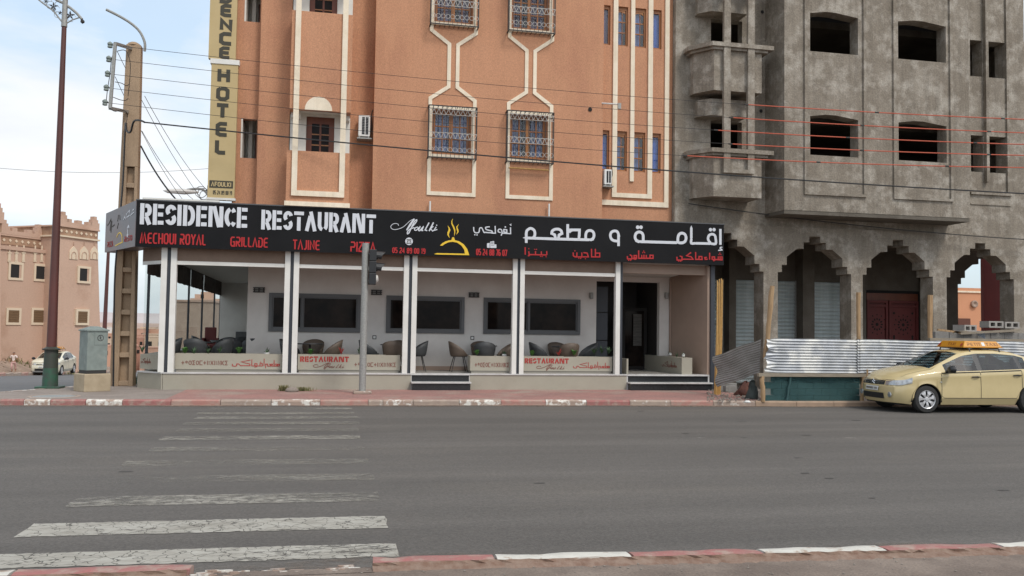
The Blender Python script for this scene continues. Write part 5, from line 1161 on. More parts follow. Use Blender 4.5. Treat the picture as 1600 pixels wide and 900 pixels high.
# two lamps further off
def far_lamp(lab, foot, top, Y, arm=None, grp=None):
    a, b = at(*foot, Y), at(*top, Y); o = thing('street_lamp', lab, 'street lamp', (a[0],Y,a[1]))
    mb = MB(); mb.tube([(a[0],Y,a[1]),(b[0],Y,b[1])], [.10*Y/40,.06*Y/40], 8); mb.build('shaft','maroon' if not arm else 'galv',o)
    if arm:
        mb = MB(); mb.tube(catmull([(at(x,y,Y)[0],Y,at(x,y,Y)[1]) for x,y in arm],4), .05, 6); mb.build('lamp_arm','galv',o)
        x,z = at(*arm[-1],Y); mb = MB(); mb.lathe((x+.2,Y,z),[(0,-.9),(.10,-.7),(.13,0),(.06,.5),(0,.6)],8,ax='x'); mb.build('lamp_head','acwhite',o)
        mb = MB()
        for px,py in ((318,303),(321,306),(314,300)):
            x,z = at(px,py,Y); mb.tube([(x+.25*cos(t),Y,z+.25*sin(t)) for t in [R(36*j) for j in range(11)]], .02, 4)
        mb.build('scroll','galv',o)
    return o
far_lamp('slender brown lamp post leaning behind the pink castle-like building corner', (160.5,575), (170,380), 52)
far_lamp('distant pale lamp with curved arm poking out left of the beige vertical sign', (324,420), (326,290), 40, [(326,306),(318,297),(306,295),(290,297),(281,299)])
# ------------------------------------------------------------------ electrical cabinet
cx_, cy_ = gr(146,612,.12); cy_ += .32; cx_ = at(144,600,cy_)[0]
cab = thing('electrical_cabinet', 'grey green electrical cabinet with peaked lid on a yellowish concrete plinth', 'electrical cabinet', (cx_,cy_,.11), rz=R(38))
mb = MB(); mb.box(-.32,.32,-.29,.29,0,.43); mb.build('plinth','plinth',cab,local=True,bevel=.02)
mb = MB(); mb.box(-.235,.235,-.205,.205,.432,.51); mb.build('foot_strip','iron',cab,local=True)
mb = MB(); mb.box(-.245,.245,-.215,.215,.511,1.45); mb.build('casing','boxgreen',cab,local=True,bevel=.008)
mb = MB(); mb.add([(-.27,-.24,1.452),(.27,-.24,1.452),(.27,.24,1.452),(-.27,.24,1.452),(-.27,-.24,1.485),(.27,-.24,1.485),(.27,.24,1.485),(-.27,.24,1.485),(-.10,0,1.57),(.10,0,1.57)],[(3,2,1,0),(0,1,5,4),(1,2,6,5),(2,3,7,6),(3,0,4,7),(4,5,9,8),(6,7,8,9),(5,6,9),(7,4,8)]); mb.build('lid','boxgreen',cab,local=True)
mb = MB(); mb.box(-.08,.21,-.222,-.216,1.12,1.42); hd = mb.build('hatch','boxgreen',cab,local=True,bevel=.004)
mb = MB(); F = lambda a,b,d: Vector((.06+a,-.223-d,1.29+b)); ribbon(mb,[(.07*cos(t),.07*sin(t)) for t in [R(30*j) for j in range(13)]],.014,F,0,.002); ribbon(mb,[(-.02,.05),(.01,0),(-.015,0),(.02,-.05)],.014,F,0,.0025); mb.build('hazard_mark','iron',hd,local=True)
# ------------------------------------------------------------------ traffic light
tx, ty = gr(566,615,.12)
tl = thing('traffic_light', 'black traffic light seen side-on upon a grey galvanised pole by the terrace', 'traffic light', (tx,ty,.12))
z1 = at(571,380,ty)[1]
mb = MB(); mb.box(tx-.22,tx+.22,ty-.2,ty+.2,.118,.19); mb.build('footing','kgrey',tl,bevel=.02)
mb = MB(); mb.lathe((tx,ty,0),[(.085,.19),(.085,z1)],14); mb.build('pole','galv',tl,smooth=True)
u0 = at(577,400,ty)[0]; u1 = at(588,400,ty)[0]; za = at(580,445,ty)[1]; zb_ = at(580,390,ty)[1]
h3 = (zb_-za)/3
mb = MB()
for i in range(3): mb.box(u0,u1,ty-.14,ty+.14,za+h3*i+.004,za+h3*(i+1)-.004)
hd = mb.build('signal_head','black',tl,bevel=.012)
for i in range(3):
    zc = za+h3*(i+.5); mb = MB(); mb.lathe((u1,ty,zc),[(.11,0),(.10,.04),(.06,.06),(0,.065)],14,ax='x'); mb.build('lens','silver' if i == 0 else 'darkglass',hd,smooth=True)
    if i == 0: continue
    v = MB(); P = []
    for j in range(13):
        t = R(-35+250*j/12); P.append([(u1-.005,ty+.12*cos(t),zc+.12*sin(t)),(u1+(.13+.10*max(0,sin(t))),ty+.115*cos(t),zc+.115*sin(t)-.015)])
    v.grid(P); v.build('visor','black',hd,solid=.008)
mb = MB(); mb.box(tx+.05,u0,ty-.03,ty+.03,zb_-.12,zb_-.08); mb.box(tx+.05,u0,ty-.03,ty+.03,za+.08,za+.12); mb.build('bracket','galv',tl)
# ------------------------------------------------------------------ terrace furniture
def chair_proto(m, lab):
    t = thing('bucket_chair', lab, 'chair', (0,0,0)); mb = MB(); P = []
    nphi, nt_ = 28, 7
    for i in range(nphi+1):
        a = 2*pi*i/nphi; back = (1-cos(a))/2           # a=0 front (+x), pi back
        top = .455+.03*(1-back)+ .40*max(0,(back-.12)/.88)**.75
        row = []
        for j in range(nt_+1):
            q = j/nt_; r = .03+.19*min(1,q*2.2) if q < .45 else .22+.075*((q-.45)/.55)**.8*(.35+.65*back)
            zz_ = .43 if q < .45 else .43+(top-.43)*((q-.45)/.55)**1.3
            if q < .45: zz_ = .43-.012*cos(q*3)
            row.append((r*cos(a)*(1.05), r*sin(a)*1.12, zz_))
        P.append(row)
    mb.grid(P, flip=False); mb.build('seat_shell', m, t, local=True, smooth='all', solid=.022, weld=True)
    for sx in (-1,1):
        for sy in (-1,1):
            mb = MB(); mb.tube([(sx*.13,sy*.13,.42),(sx*.23,sy*.23,.0)], [.014,.010], 8); mb.build('leg','iron',t,local=True)
    return t
def table_proto():
    t = thing('round_table', 'x', 'table', (0,0,0))
    mb = MB(); mb.lathe((0,0,0),[(.0,.72),(.36,.72),(.37,.73),(.36,.745),(0,.746)],28); mb.build('tabletop','black',t,local=True)
    mb = MB(); mb.lathe((0,0,0),[(.035,.03),(.03,.72)],10); mb.build('column','iron',t,local=True)
    mb = MB(); mb.lathe((0,0,0),[(.22,0),(.22,.015),(.04,.03)],20); mb.build('foot','iron',t,local=True)
    return t
pc = {'b': chair_proto('chairbrown','x'), 'g': chair_proto('chairgrey','x')}; tp = table_proto(); used = set()
def put(proto, key, x, y, a, lab, grp):
    if key in used: o = copy_tree(proto)
    else: o = proto; used.add(key)
    o.location = (x,y,FLZ-.004); o.rotation_euler = (0,0,a); tag(o, lab, None, grp); return o
GC, GT = 'bucket chairs on the terrace', 'round tables on the terrace'
def cset(tx_, ty_, chairs, where, tlab):
    put(tp, 't', tx_, ty_, 0, tlab, GT)
    for col, ang, r, lab in chairs:
        x, y = tx_+r*cos(R(ang)), ty_+r*sin(R(ang)); put(pc[col], col, x, y, R(ang+180), lab, GC)
cset(-.42, 24.85, [('b',0,.58,'brown bucket chair right of the small table, beside the second white post'),('g',160,.55,'charcoal bucket chair half hidden behind the second white post'),('b',80,.45,'brown bucket chair at the back of the table nearest the second white post')], '', 'small round table just right of the second white post')
cset(1.85, 24.75, [('g',185,.66,'charcoal bucket chair just right of the traffic light pole, facing right'),('b',75,.5,'brown bucket chair behind the table left of the third white post'),('b',265,.42,'brown bucket chair with its back to the street, left of the third white post'),('g',0,.66,'charcoal bucket chair standing alone right of the third white post above the steps')], '', 'round table half hidden behind the third white post')
cset(4.40, 24.7, [('b',180,.72,'brown bucket chair with visible legs beside the top of the left steps'),('b',90,.5,'brown bucket chair behind the table opposite the left steps'),('g',262,.40,'charcoal bucket chair with its back to the street behind the short planter'),('b',0,.62,'brown bucket chair touching the left side of the fourth white post')], '', 'round table behind the short planter right of the left steps')
cset(6.75, 24.75, [('g',182,.74,'charcoal bucket chair at the left of the table behind the right lettered planter'),('b',95,.5,'brown bucket chair at the far side of the table under the right window'),('b',275,.38,'brown bucket chair with its back to the street behind the right lettered planter'),('g',0,.70,'charcoal bucket chair nearest the open entrance door')], '', 'round table under the right terrace window')
# deep left terrace group, its backlit shade put into charcoal shells
DX = [('g',-4.05,24.9,200,'backlit-dark bucket chair in the very left corner of the terrace beside the pole'),('g',-3.35,24.55,80,'backlit-dark bucket chair right beside the first white post with its back to the street'),('g',-2.75,25.1,150,'backlit-dark bucket chair facing left behind the left planter'),('g',-2.0,25.9,100,'backlit-dark bucket chair before the grey wall corner on the left terrace'),('g',-2.9,27.4,250,'backlit-dark bucket chair in the middle of the deep left terrace'),('g',-2.65,29.6,100,'backlit-dark bucket chair left of the wall at the deep end'),('g',-3.5,27.0,0,'backlit-dark bucket chair near the glass of the left side'),('g',-4.0,30.5,20,'backlit-dark bucket chair far back beside the side glass'),('g',-2.55,26.3,60,'backlit-dark bucket chair pushed against the table by the wall corner')]
for col,x,y,a,lab in DX:
    if x < -1.9 and y < 25.7 and x > -2.2: pass
    put(pc[col], col, x, y, R(a), lab, GC)
for x,y,lab in ((-3.35,25.35,'black round table just behind the first white post'),(-2.85,26.6,'black round table in the middle of the left terrace'),(-3.1,28.4,'black round table farther back on the left terrace'),(-2.6,31,'farthest black round table before the rear counter')): put(tp,'t',x,y,0,lab,GT)
mY = 35.; mX = at(330,520,mY)[0]
mr = thing('maroon_armchair','maroon upright armchair standing deep on the left terrace by the glass','chair',(mX,mY,FLZ))
mb = MB(); mb.box(mX-.28,mX+.28,mY-.25,mY+.25,FLZ+.25,FLZ+.5); mb.build('seat','reddoor',mr,bevel=.03)
mb = MB(); mb.box(mX-.26,mX+.16,mY+.2,mY+.3,FLZ+.5,FLZ+1.12); mb.build('backrest','reddoor',mr,bevel=.03)
for x in (mX-.30,mX+.20):
    mb = MB(); mb.box(x,x+.08,mY-.25,mY+.2,FLZ+.5,FLZ+.72); mb.build('armrest','reddoor',mr,bevel=.02)
    mb = MB(); mb.box(x,x+.06,mY-.25,mY-.19,FLZ,FLZ+.25); mb.build('leg','iron',mr)
ct_ = thing('counter','low grey counter against the rear wall of the left terrace','counter',(-2.8,38,FLZ))
mb = MB(); mb.box(-3.6,-2.17,37.6,38.2,FLZ,FLZ+.95); mb.build('body','alugrey',ct_); mb = MB(); mb.box(-3.65,-2.17,37.55,38.25,FLZ+.951,FLZ+1.0); mb.build('top','marble',ct_)
ld = thing('ladder','dark ladder leaning against the grey wall at the back left of the terrace','ladder',(-2.4,33.0,FLZ))
mb = MB()
for y in (32.8,33.3): mb.tube([(-2.55,y,FLZ),(-2.2,y+.05,2.9)], .03, 6)
mb.build('rail','alugrey',ld)
for i in range(9): 
    mb = MB(); t = (i+.6)/9.4; mb.box(-2.58+.35*t,-2.52+.35*t,32.8,33.35,FLZ+2.35*t,FLZ+2.35*t+.045); mb.build('rung','alugrey',ld)
# wall lamps and sockets
for px,py,w in ((405,453,'beside the left edge of the left terrace window'),(588,457,'between the left and middle terrace windows'),(740,461,'between the middle and right terrace windows')):
    x,z = at(px,py,YW); o = thing('wall_lamp','small flat slatted wall lamp '+w,'wall lamp',(x,YW,z),group='slatted wall lamps on the terrace wall')
    mb = MB(); mb.box(x-.15,x+.15,YW-.02,YW-.001,z-.08,z+.08); mb.build('backplate','galv',o)
    mb = MB(); mb.box(x-.16,x+.16,YW-.10,YW-.075,z+.045,z+.07); mb.box(x-.16,x+.16,YW-.10,YW-.075,z-.07,z-.045); mb.box(x-.14,x-.11,YW-.10,YW-.021,z-.044,z+.044); mb.box(x+.11,x+.14,YW-.10,YW-.021,z-.044,z+.044); mb.box(x-.02,x+.02,YW-.10,YW-.021,z-.044,z+.044); mb.box(x-.16,x+.16,YW-.095,YW-.08,z-.01,z+.01); mb.build('slat','iron',o)
for px,py,w in ((923,462,'at the left jamb of the entrance'),(1040,462,'at the right jamb of the entrance')):
    x,z = at(px,py,YW); o = thing('wall_lamp','small tubular wall lamp '+w,'wall lamp',(x,YW,z))
    mb = MB(); mb.box(x-.05,x+.05,YW-.03,YW-.001,z-.06,z+.08); mb.build('backplate','galv',o)
    mb = MB(); mb.lathe((x,YW-.09,z),[(.05,-.10),(.055,-.10),(.055,.09),(0,.10)],12); mb.build('shade','galv',o)
for px,py,w in ((585,527,'above the chairs left of the third white post'),(738,528,'above the table between the left steps and fourth post')):
    x,z = at(px,py,YW); o = thing('wall_socket','small black framed wall socket '+w,'socket',(x,YW,z))
    mb = MB(); mb.wall(x-.055,x+.055,z-.055,z+.055,YW-.012,YW-.001,[(x-.035,x+.035,z-.035,z+.035)]); mb.build('frame','black',o)
    mb = MB(); mb.box(x-.034,x+.034,YW-.008,YW-.002,z-.034,z+.034); mb.build('plate','acwhite',o)
# little plants in the planters
def plant(px, py, Y, kind, lab, s=1.):
    x, z = at(px, py, Y); o = thing('potted_plant' if kind == 'pot' else 'planter_plant', lab, 'plant', (x,Y,z), group='small plants in the terrace planters')
    rr = random.Random(int(px*7)); mb = MB(); n = {'green':16,'spiky':14,'agave':11,'red':10,'pot':8}[kind]
    for k in range(n):
        a = 2*pi*k/n+rr.uniform(-.2,.2); h = s*rr.uniform(.08,.2); r = s*rr.uniform(.05,.14)
        if kind == 'green': r *= 1.0; w = .035*s
        else: w = .014*s
        p0 = Vector((x,Y,z)); p1 = p0+Vector((r*.5*cos(a),r*.5*sin(a),h*.7)); p2 = p0+Vector((r*cos(a),r*sin(a),h*(.75 if kind=='green' else 1)))
        t = Vector((-sin(a),cos(a),0))*w; mb.add([p0-t*.4,p0+t*.4,p1+t,p1-t,p2],[(0,1,2,3),(3,2,4)])
    mb.build('leaf', {'green':'leaf','red':'redprint'}.get(kind,'leafdark'), o)
    if kind == 'pot': b = MB(); b.lathe((x,Y,z-.03),[(.05,0),(.07,.07),(.06,.08)],10); b.build('pot','acwhite',o)
YP = 24.0
PL = [(289,549,'green','bright green leafy plant in the left planter near the first post'),(303,551,'agave','tiny upright seedling in the left planter left of its middle'),(325,551,'spiky','small grey shoot in the left planter'),(343,549,'agave','spiky agave rosette in the middle of the left planter'),(373,549,'green','bright green clump in the left planter below the wall corner'),(417,551,'pot','small succulent in a white rim pot at the right end of the left planter'),
      (485,551,'green','small green plant left of the word on the second planter'),(533,551,'red','small red leaved rosette on the second planter'),(562,551,'spiky','dark spiky rosette by the traffic light pole'),(745,551,'green','bright green plant at the left end of the short planter'),(788,553,'pot','small white flowering pot at the right end of the short planter'),
      (831,553,'green','small green tuft at the left end of the right lettered planter'),(873,553,'red','reddish rosette in the middle of the right lettered planter'),(897,552,'green','pale green plant right of middle in the right lettered planter'),(222,548,'agave','spiky plant in the corner planter beside the concrete pole')]
for i,(px,py,k,l) in enumerate(PL): plant(px,py+3,YP,k,l,1.1)
for i,(px,l) in enumerate(((928,'leftmost dark plant on the tray right of the right lettered planter'),(940,'middle dark plant on the tray left of the last white post'),(951,'rightmost dark plant on the tray left of the last white post'))): plant(px,553,24.25,'spiky' if i%2 else 'agave',l,1.3)
for i,(y,k,l) in enumerate(((24.0,'pot','pale succulent at the street end of the entrance planter'),(24.5,'spiky','dark twiggy plant second from the street end of the entrance planter'),(25.0,'pot','white topped plant third along the entrance planter'),(26.0,'agave','spiky plant at the inner end of the entrance planter'))):
    o_ = thing('x',None,None); bpy.data.objects.remove(o_); x = 10.12; 
    from_px = None
    d_ = Vector((x,y,1.02)); 
    # plant() takes pixels; build directly
    o = thing('planter_plant', l, 'plant', d_, group='small plants in the terrace planters'); rr = random.Random(i); mb = MB()
    for q in range(12):
        a = 2*pi*q/12; h = rr.uniform(.08,.2); r = rr.uniform(.05,.12); p1 = d_+Vector((r*cos(a),r*sin(a),h)); t = Vector((-sin(a),cos(a),0))*.012; mb.add([d_-t,d_+t,p1],[(0,1,2)])
    mb.build('leaf','leafdark',o)
    if k == 'pot': b = MB(); b.lathe(d_+Vector((0,0,.04)),[(.0,-.03),(.05,0),(.04,.06),(0,.08)],8); b.build('flower_head','acwhite',o)
tr_ = thing('plant_tray','long dark plant tray on the terrace left of the last white post','tray',(7.5,24.35,.98))
x0_ = at(924,556,24.35)[0]; x1_ = at(960,556,24.35)[0]; z_ = at(930,556,24.35)[1]
mb = MB(); mb.box(x0_,x1_,24.25,24.45,z_-.07,z_-.01); mb.build('tray_body','chairgrey',tr_); mb = MB(); mb.box(x0_+.05,x0_+.1,24.3,24.4,FLZ,z_-.071); mb.box(x1_-.1,x1_-.05,24.3,24.4,FLZ,z_-.071); mb.build('leg','iron',tr_)
# weeds and stone at the foot of the wall
def weed(px,py,w,h,lab,n=90,m='drygrass'):
    x,y = gr(px,py,.12); mb = MB(); rr = random.Random(int(px))
    for k in range(n):
        q = Vector((x+rr.gauss(0,w*.4), y+rr.uniform(-.05,.12), .118)); a = rr.uniform(0,2*pi); l = h*rr.uniform(.4,1); t = Vector((cos(a+1.57),sin(a+1.57),0))*.008
        p = q+Vector((cos(a)*l*.5,sin(a)*l*.35,l)); mb.add([q-t,q+t,p+t*.6,p-t*.6],[(0,1,2,3)])
    o = mb.build('weed',m); stuff(tag(o,lab,'weeds')); return o
weed(443,611,.16,.16,'dry green weeds at the left of a stone by the taupe base wall',170); weed(472,611,.26,.11,'dry green weeds trailing right of the stone by the base wall',170)
weed(211,600,.05,.28,'small dark weeds growing at the foot of the concrete pole',24,'leafdark'); weed(320,606,.9,.05,'sparse dry stalks along the base wall near the corner',60)
x,y = gr(456,612,.12); o = thing('stone','pale flat stone lying in weeds by the taupe base wall','stone',(x,y,.12))
mb = MB(); mb.lathe((x,y,.115),[(.16,0),(.17,.05),(.12,.10),(0,.12)],9); mb.build('stone_body','walkgrey',o,smooth='all')
# ------------------------------------------------------------------ corrugated fence of the building site
fn = thing('site_fence','makeshift fence of bright corrugated metal sheets on timber posts before the grey building','fence',(15,19.7,.1))
YFn = 19.75
def corr(P0, U, V, w, h, waves, amp, name, m, par, crumple=None, solid=.003):
    P0,U,V = Vector(P0),Vector(U).normalized(),Vector(V).normalized(); N_ = U.cross(V).normalized(); G = []; n = waves*6
    for i in range(n+1):
        v = h*i/n; row = []
        for j in range(25):
            u = w*j/24; q = P0+U*u+V*v+N_*amp*sin(2*pi*waves*i/n)
            if crumple: q += crumple(u/w, v/h)
            row.append(q)
        G.append(row)
    mb = MB(); mb.grid(G); return mb.build(name, m, par, smooth='all')
def wob(seed):
    r_ = random.Random(seed); a = [r_.uniform(-1,1) for _ in range(6)]
    return lambda u,v: Vector((0, .012*sin(5*u+a[0]*3)+.008*a[1]*sin(13*u+3*v), .010*a[2]*sin(7*u)))
def crl(u,v):
    c = max(0,.10-u)/.10; return Vector((-.03*c*sin(v*17)+.10*c*v, -.05*c*sin(v*11), .05*c*sin(v*23)))
xs_ = [10.42,12.94,15.5,18.05,20.6,23.2]
for i in range(5): 
    w_ = wob(i); f = (lambda u,v: w_(u,v)+crl(u,v)) if i == 0 else w_
    corr((xs_[i]+(.0 if i == 0 else -.03),YFn-.02-.012*(i%2),.80), (1,0,-.004), (0,0,1), xs_[i+1]-xs_[i]+.02, .84, 12, .018, 'corrugated_sheet','zinc',fn, f)
    mb = MB(); mb.tube([(xs_[i]+.03,YFn-.045,.80),(xs_[i]+.03,YFn-.045,1.64)], .006, 5)
    if i: mb.build('sheet_seam','iron',fn)
mb = MB(); mb.box(10.22,23.2,YFn-.10,YFn+.0,.71,.79); mb.build('rail','greytimber',fn)
mb = MB(); mb.box(15.0,23.2,YFn+.02,YFn+.10,1.60,1.70); mb.build('rail','greytimber',fn)
def log(a, b, r, name='post', m='timber', par=fn, seed=1):
    rr = random.Random(seed); a,b = Vector(a),Vector(b); pts = [a+(b-a)*i/7+Vector((rr.uniform(-.015,.015),0,0)) for i in range(8)]
    mb = MB(); mb.tube(pts, [r*rr.uniform(.85,1.12) for _ in pts], 9); return mb.build(name,m,par,smooth=True)
log((10.36,YFn-.06,.1),(10.33,YFn-.06,.72),.055,seed=3); log((13.02,YFn-.06,.1),(13.05,YFn-.06,.72),.05,seed=4); log((15.7,YFn,.1),(15.7,YFn,.72),.05,seed=5)
def up_pole(px0,py0,px1,py1,r,s,Y=YFn+.12):
    a, b = at(px0,py0,Y), at(px1,py1,Y); log((a[0],Y,a[1]),(b[0],Y,b[1]),r,'upright_pole','timber',fn,s)
up_pole(1196,560,1207,447,.062,11); up_pole(1344,600,1341,457,.055,12); up_pole(1453,600,1454,461,.062,13)
# blocks behind the netting, one by one
for r_ in range(4):
    x = 10.46+(.22 if r_%2 else 0)
    while x < 13.0:
        w_ = min(.43, 13.02-x)
        mb = MB(); dy = random.uniform(0,.018); mb.box(x+.006,x+w_-.006,YFn+.05-dy,YFn+.2,.10+.158*r_,.10+.158*r_+.148); mb.build('cement_block','tarpblock',fn,bevel=.006); x += w_
G = []
for i in range(41):
    u = i/40; G.append([(10.42+2.62*u, YFn-.0+.012*sin(u*31)+.015*sin(u*9+v*4)-.02*(1-v), .11+.62*v) for v in [j/8 for j in range(9)]])
mb = MB(); mb.grid(G); 
nm = bpy.data.materials.new('green_net'); nm.use_nodes = True; t_ = nm.node_tree; b_ = t_.nodes['Principled BSDF']; b_.inputs['Base Color'].default_value = (.03,.085,.085,1); b_.inputs['Roughness'].default_value = .8
tr0 = t_.nodes.new('ShaderNodeBsdfTransparent'); ms_ = t_.nodes.new('ShaderNodeMixShader'); ms_.inputs[0].default_value = .55; t_.links.new(tr0.outputs[0], ms_.inputs[1]); t_.links.new(b_.outputs[0], ms_.inputs[2]); t_.links.new(ms_.outputs[0], t_.nodes['Material Output'].inputs[0])
mb.build('netting', nm, fn)
log((10.98,YFn-.05,.12),(11.08,YFn-.05,.70),.028,'brace','tarp',fn,21)
log((13.08,YFn-.1,.2),(13.14,YFn-.1,.9),.02,'brace','timber',fn,22)
# leaning dull sheet, cane bundle, rubble
a = at(1116,556,20.9); b = at(1190,530,20.3)
ls_ = thing('leaning_sheet','dull dark corrugated sheet leaning between the terrace end and the bright fence','metal sheet',(9.6,20.6,.12))
c0 = Vector((at(1121,605,20.9)[0],20.9,at(1121,605,20.9)[1])); c1 = Vector((at(1187,583,20.0)[0],20.0,at(1187,583,20.0)[1])); c2 = Vector((at(1115,557,21.1)[0],21.1,at(1115,557,21.1)[1])); c3 = Vector((at(1189,529,20.0)[0],20.0,at(1189,529,20.0)[1]))
G = []; wv = 14
for i in range(wv*6+1):
    v = i/(wv*6); row = []
    for j in range(17):
        u = j/16; p = (c0*(1-u)+c1*u)*(1-v)+(c2*(1-u)+c3*u)*v; row.append(p+Vector((-.3,-.9,.2))*.014*sin(2*pi*wv*v)+Vector((0,0,.012*sin(u*9+v*3)))+Vector((-.05*sin(v*9)*(1-u)**4,0,0)))
    G.append(row)
mb = MB(); mb.grid(G); mb.build('sheet','zincdark',ls_,smooth='all')
cn = thing('cane_bundle','bundle of yellow bamboo canes standing upright beside the terrace end','canes',(9.9,21.5,.12))
for i,(t_,b_,h) in enumerate(((1121,1119,438),(1124,1121,436),(1127,1123,435),(1129,1125,437),(1122,1117,441),(1126,1124,443))):
    Y = 21.7+.05*i; p,q = at(b_,560,Y), at(t_,h,Y); mb = MB(); mb.tube([(p[0],Y,.12),(p[0]*.5+q[0]*.5+.01,Y,1.6),(q[0],Y,q[1])], [.026,.024,.016], 6); mb.build('cane','bamboo',cn)
rb = random.Random(5); mb = MB()
for k in range(700):
    px = rb.uniform(1105,1190); x,y = gr(px, rb.uniform(604,627), .12); r = rb.choice((.01,.014,.02,.03)); mb.lathe((x,y,.12+r*.3),[(0,-r*.6),(r,0),(r*.6,r*.6),(0,r*.7)],5)
stuff(tag(mb.build('rubble','rubble'),'grey gravel and rubble heaped between the terrace end and the fence','rubble'))
for k,(px,py,s,lab) in enumerate(((1112,600,.2,'broken cement block at the end of the terrace steps'),(1128,604,.17,'cement block lying under the leaning dull sheet'),(1140,606,.16,'small cement block in the rubble before the sheet'))):
    x,y = gr(px,py+6,.12); y = min(y,23.3); o = thing('cement_block',lab,'block',(x,y,.12)); mb = MB(); mb.box(x-s,x+s,y-.1,y+.1,.115,.115+s*1.1); mb.build('block_body','block',o,bevel=.015)
x,y = gr(1165,618,.12); o = thing('cloth_heap','reddish brown rag heap under the leaning corrugated sheet','rag heap',(x,y,.12))
mb = MB(); mb.lathe((x,y,.11),[(.30,0),(.27,.12),(.2,.22),(.10,.33),(0,.36)],13); mb.v = [(a+random.uniform(-.05,.05),b+random.uniform(-.05,.05),c+random.uniform(-.05,.05)) for a,b,c in mb.v]; mb.build('cloth',mat('red_brown_rag',(.12,.05,.035),.95,(.08,.035,.03),6),o,smooth='all')
x,y = gr(1180,624,.12); o = thing('tarp_roll','dark green tarpaulin scrap bunched beside the fence post','tarpaulin',(x,y,.12))
mb = MB(); mb.lathe((x,y+.15,.11),[(.17,0),(.13,.14),(.10,.3),(.06,.42),(0,.46)],11); mb.v = [(a+random.uniform(-.04,.04),b+random.uniform(-.04,.04),c+random.uniform(-.04,.04)) for a,b,c in mb.v]; mb.build('cloth',mat('dark_tarpaulin',(.05,.06,.055),.8),o,smooth='all')
x,y = gr(1168,629,.12); o = thing('stone','small white stone at the edge of the rubble by the fence post','stone',(x,y,.12)); mb = MB(); mb.lathe((x,y,.118),[(.07,0),(.08,.02),(.04,.05),(0,.05)],7); mb.build('stone_body','acwhite',o)
# block wall, hollow blocks and planks behind the fence at the right
YB2 = 21.4
bwal = thing('low_block_wall','low grey cement block wall behind the fence under the rightmost arch','wall',(18.9,YB2,.1))
x0_,_ = at(1462,530,YB2); x1_,_ = at(1640,530,YB2); zt_ = at(1530,519,YB2)[1]
x = x0_; k = 0
while x < x1_:
    for r_ in range(7):
        o_ = .22 if r_ % 2 else 0; z = zt_-.2*(r_+1)
        if z < .1: break
        mb = MB(); mb.box(x+o_+.006,x+o_+.434,YB2+random.uniform(0,.02),YB2+.2,z+.006,z+.194); mb.build('cement_block','block',bwal,bevel=.006)
    x += .44; k += 1
def hollow(px,py,lab,a=0):
    x,z = at(px,py,YB2-.05); o = thing('hollow_block',lab,'block',(x,YB2-.05,z),rz=R(a),group='hollow cement blocks lying on the low block wall')
    mb = MB(); mb.wall(-.22,.22,0,.18,-.1,.3,[(-.17,-.03,.04,.14),(.03,.17,.04,.14)]); mb.build('block_body',mat('light_block',(.36,.34,.31),.95,(.3,.28,.26),8),o,local=True)
    mb = MB(); mb.box(-.2,.2,.12,.14,.02,.16); mb.build('cavity','room',o,local=True)
hollow(1512,518,'hollow cement block at the left, resting on the low wall',8); hollow(1553,512,'hollow cement block at the right, raised on the planks',-4); hollow(1578,513,'flat hollow block end at the far right of the planks',-4)
def plank(pa,pb,r,lab,Y=YB2-.2,m='greytimber'):
    a,b = at(*pa,Y), at(*pb,Y); o = thing('plank',lab,'plank',(a[0],Y,a[1])); mb = MB(); mb.bar((a[0],Y,a[1]),(b[0],Y,b[1]),r); mb.build('board',m,o)
plank((1465,515),(1512,521),.05,'pale crooked branch sticking out left over the fence',YB2-.2,'timber'); plank((1500,521),(1592,516),.06,'grey plank lying on the low block wall'); plank((1490,519),(1510,518),.05,'short pale board beside the hollow block')
o = thing('cloth_scrap','bluish grey cloth scrap hanging over the low block wall','cloth',(19,YB2-.12,1.8)); a = at(1524,517,YB2-.12); b = at(1540,530,YB2-.12)
mb = MB(); mb.grid([[(a[0]+(b[0]-a[0])*i/6, YB2-.12+.02*sin(i*2+j), a[1]+(b[1]-a[1])*j/4*(.4+.6*i/6)) for j in range(5)] for i in range(7)]); mb.build('fabric',mat('grey_cloth',(.22,.24,.27),.9),o)
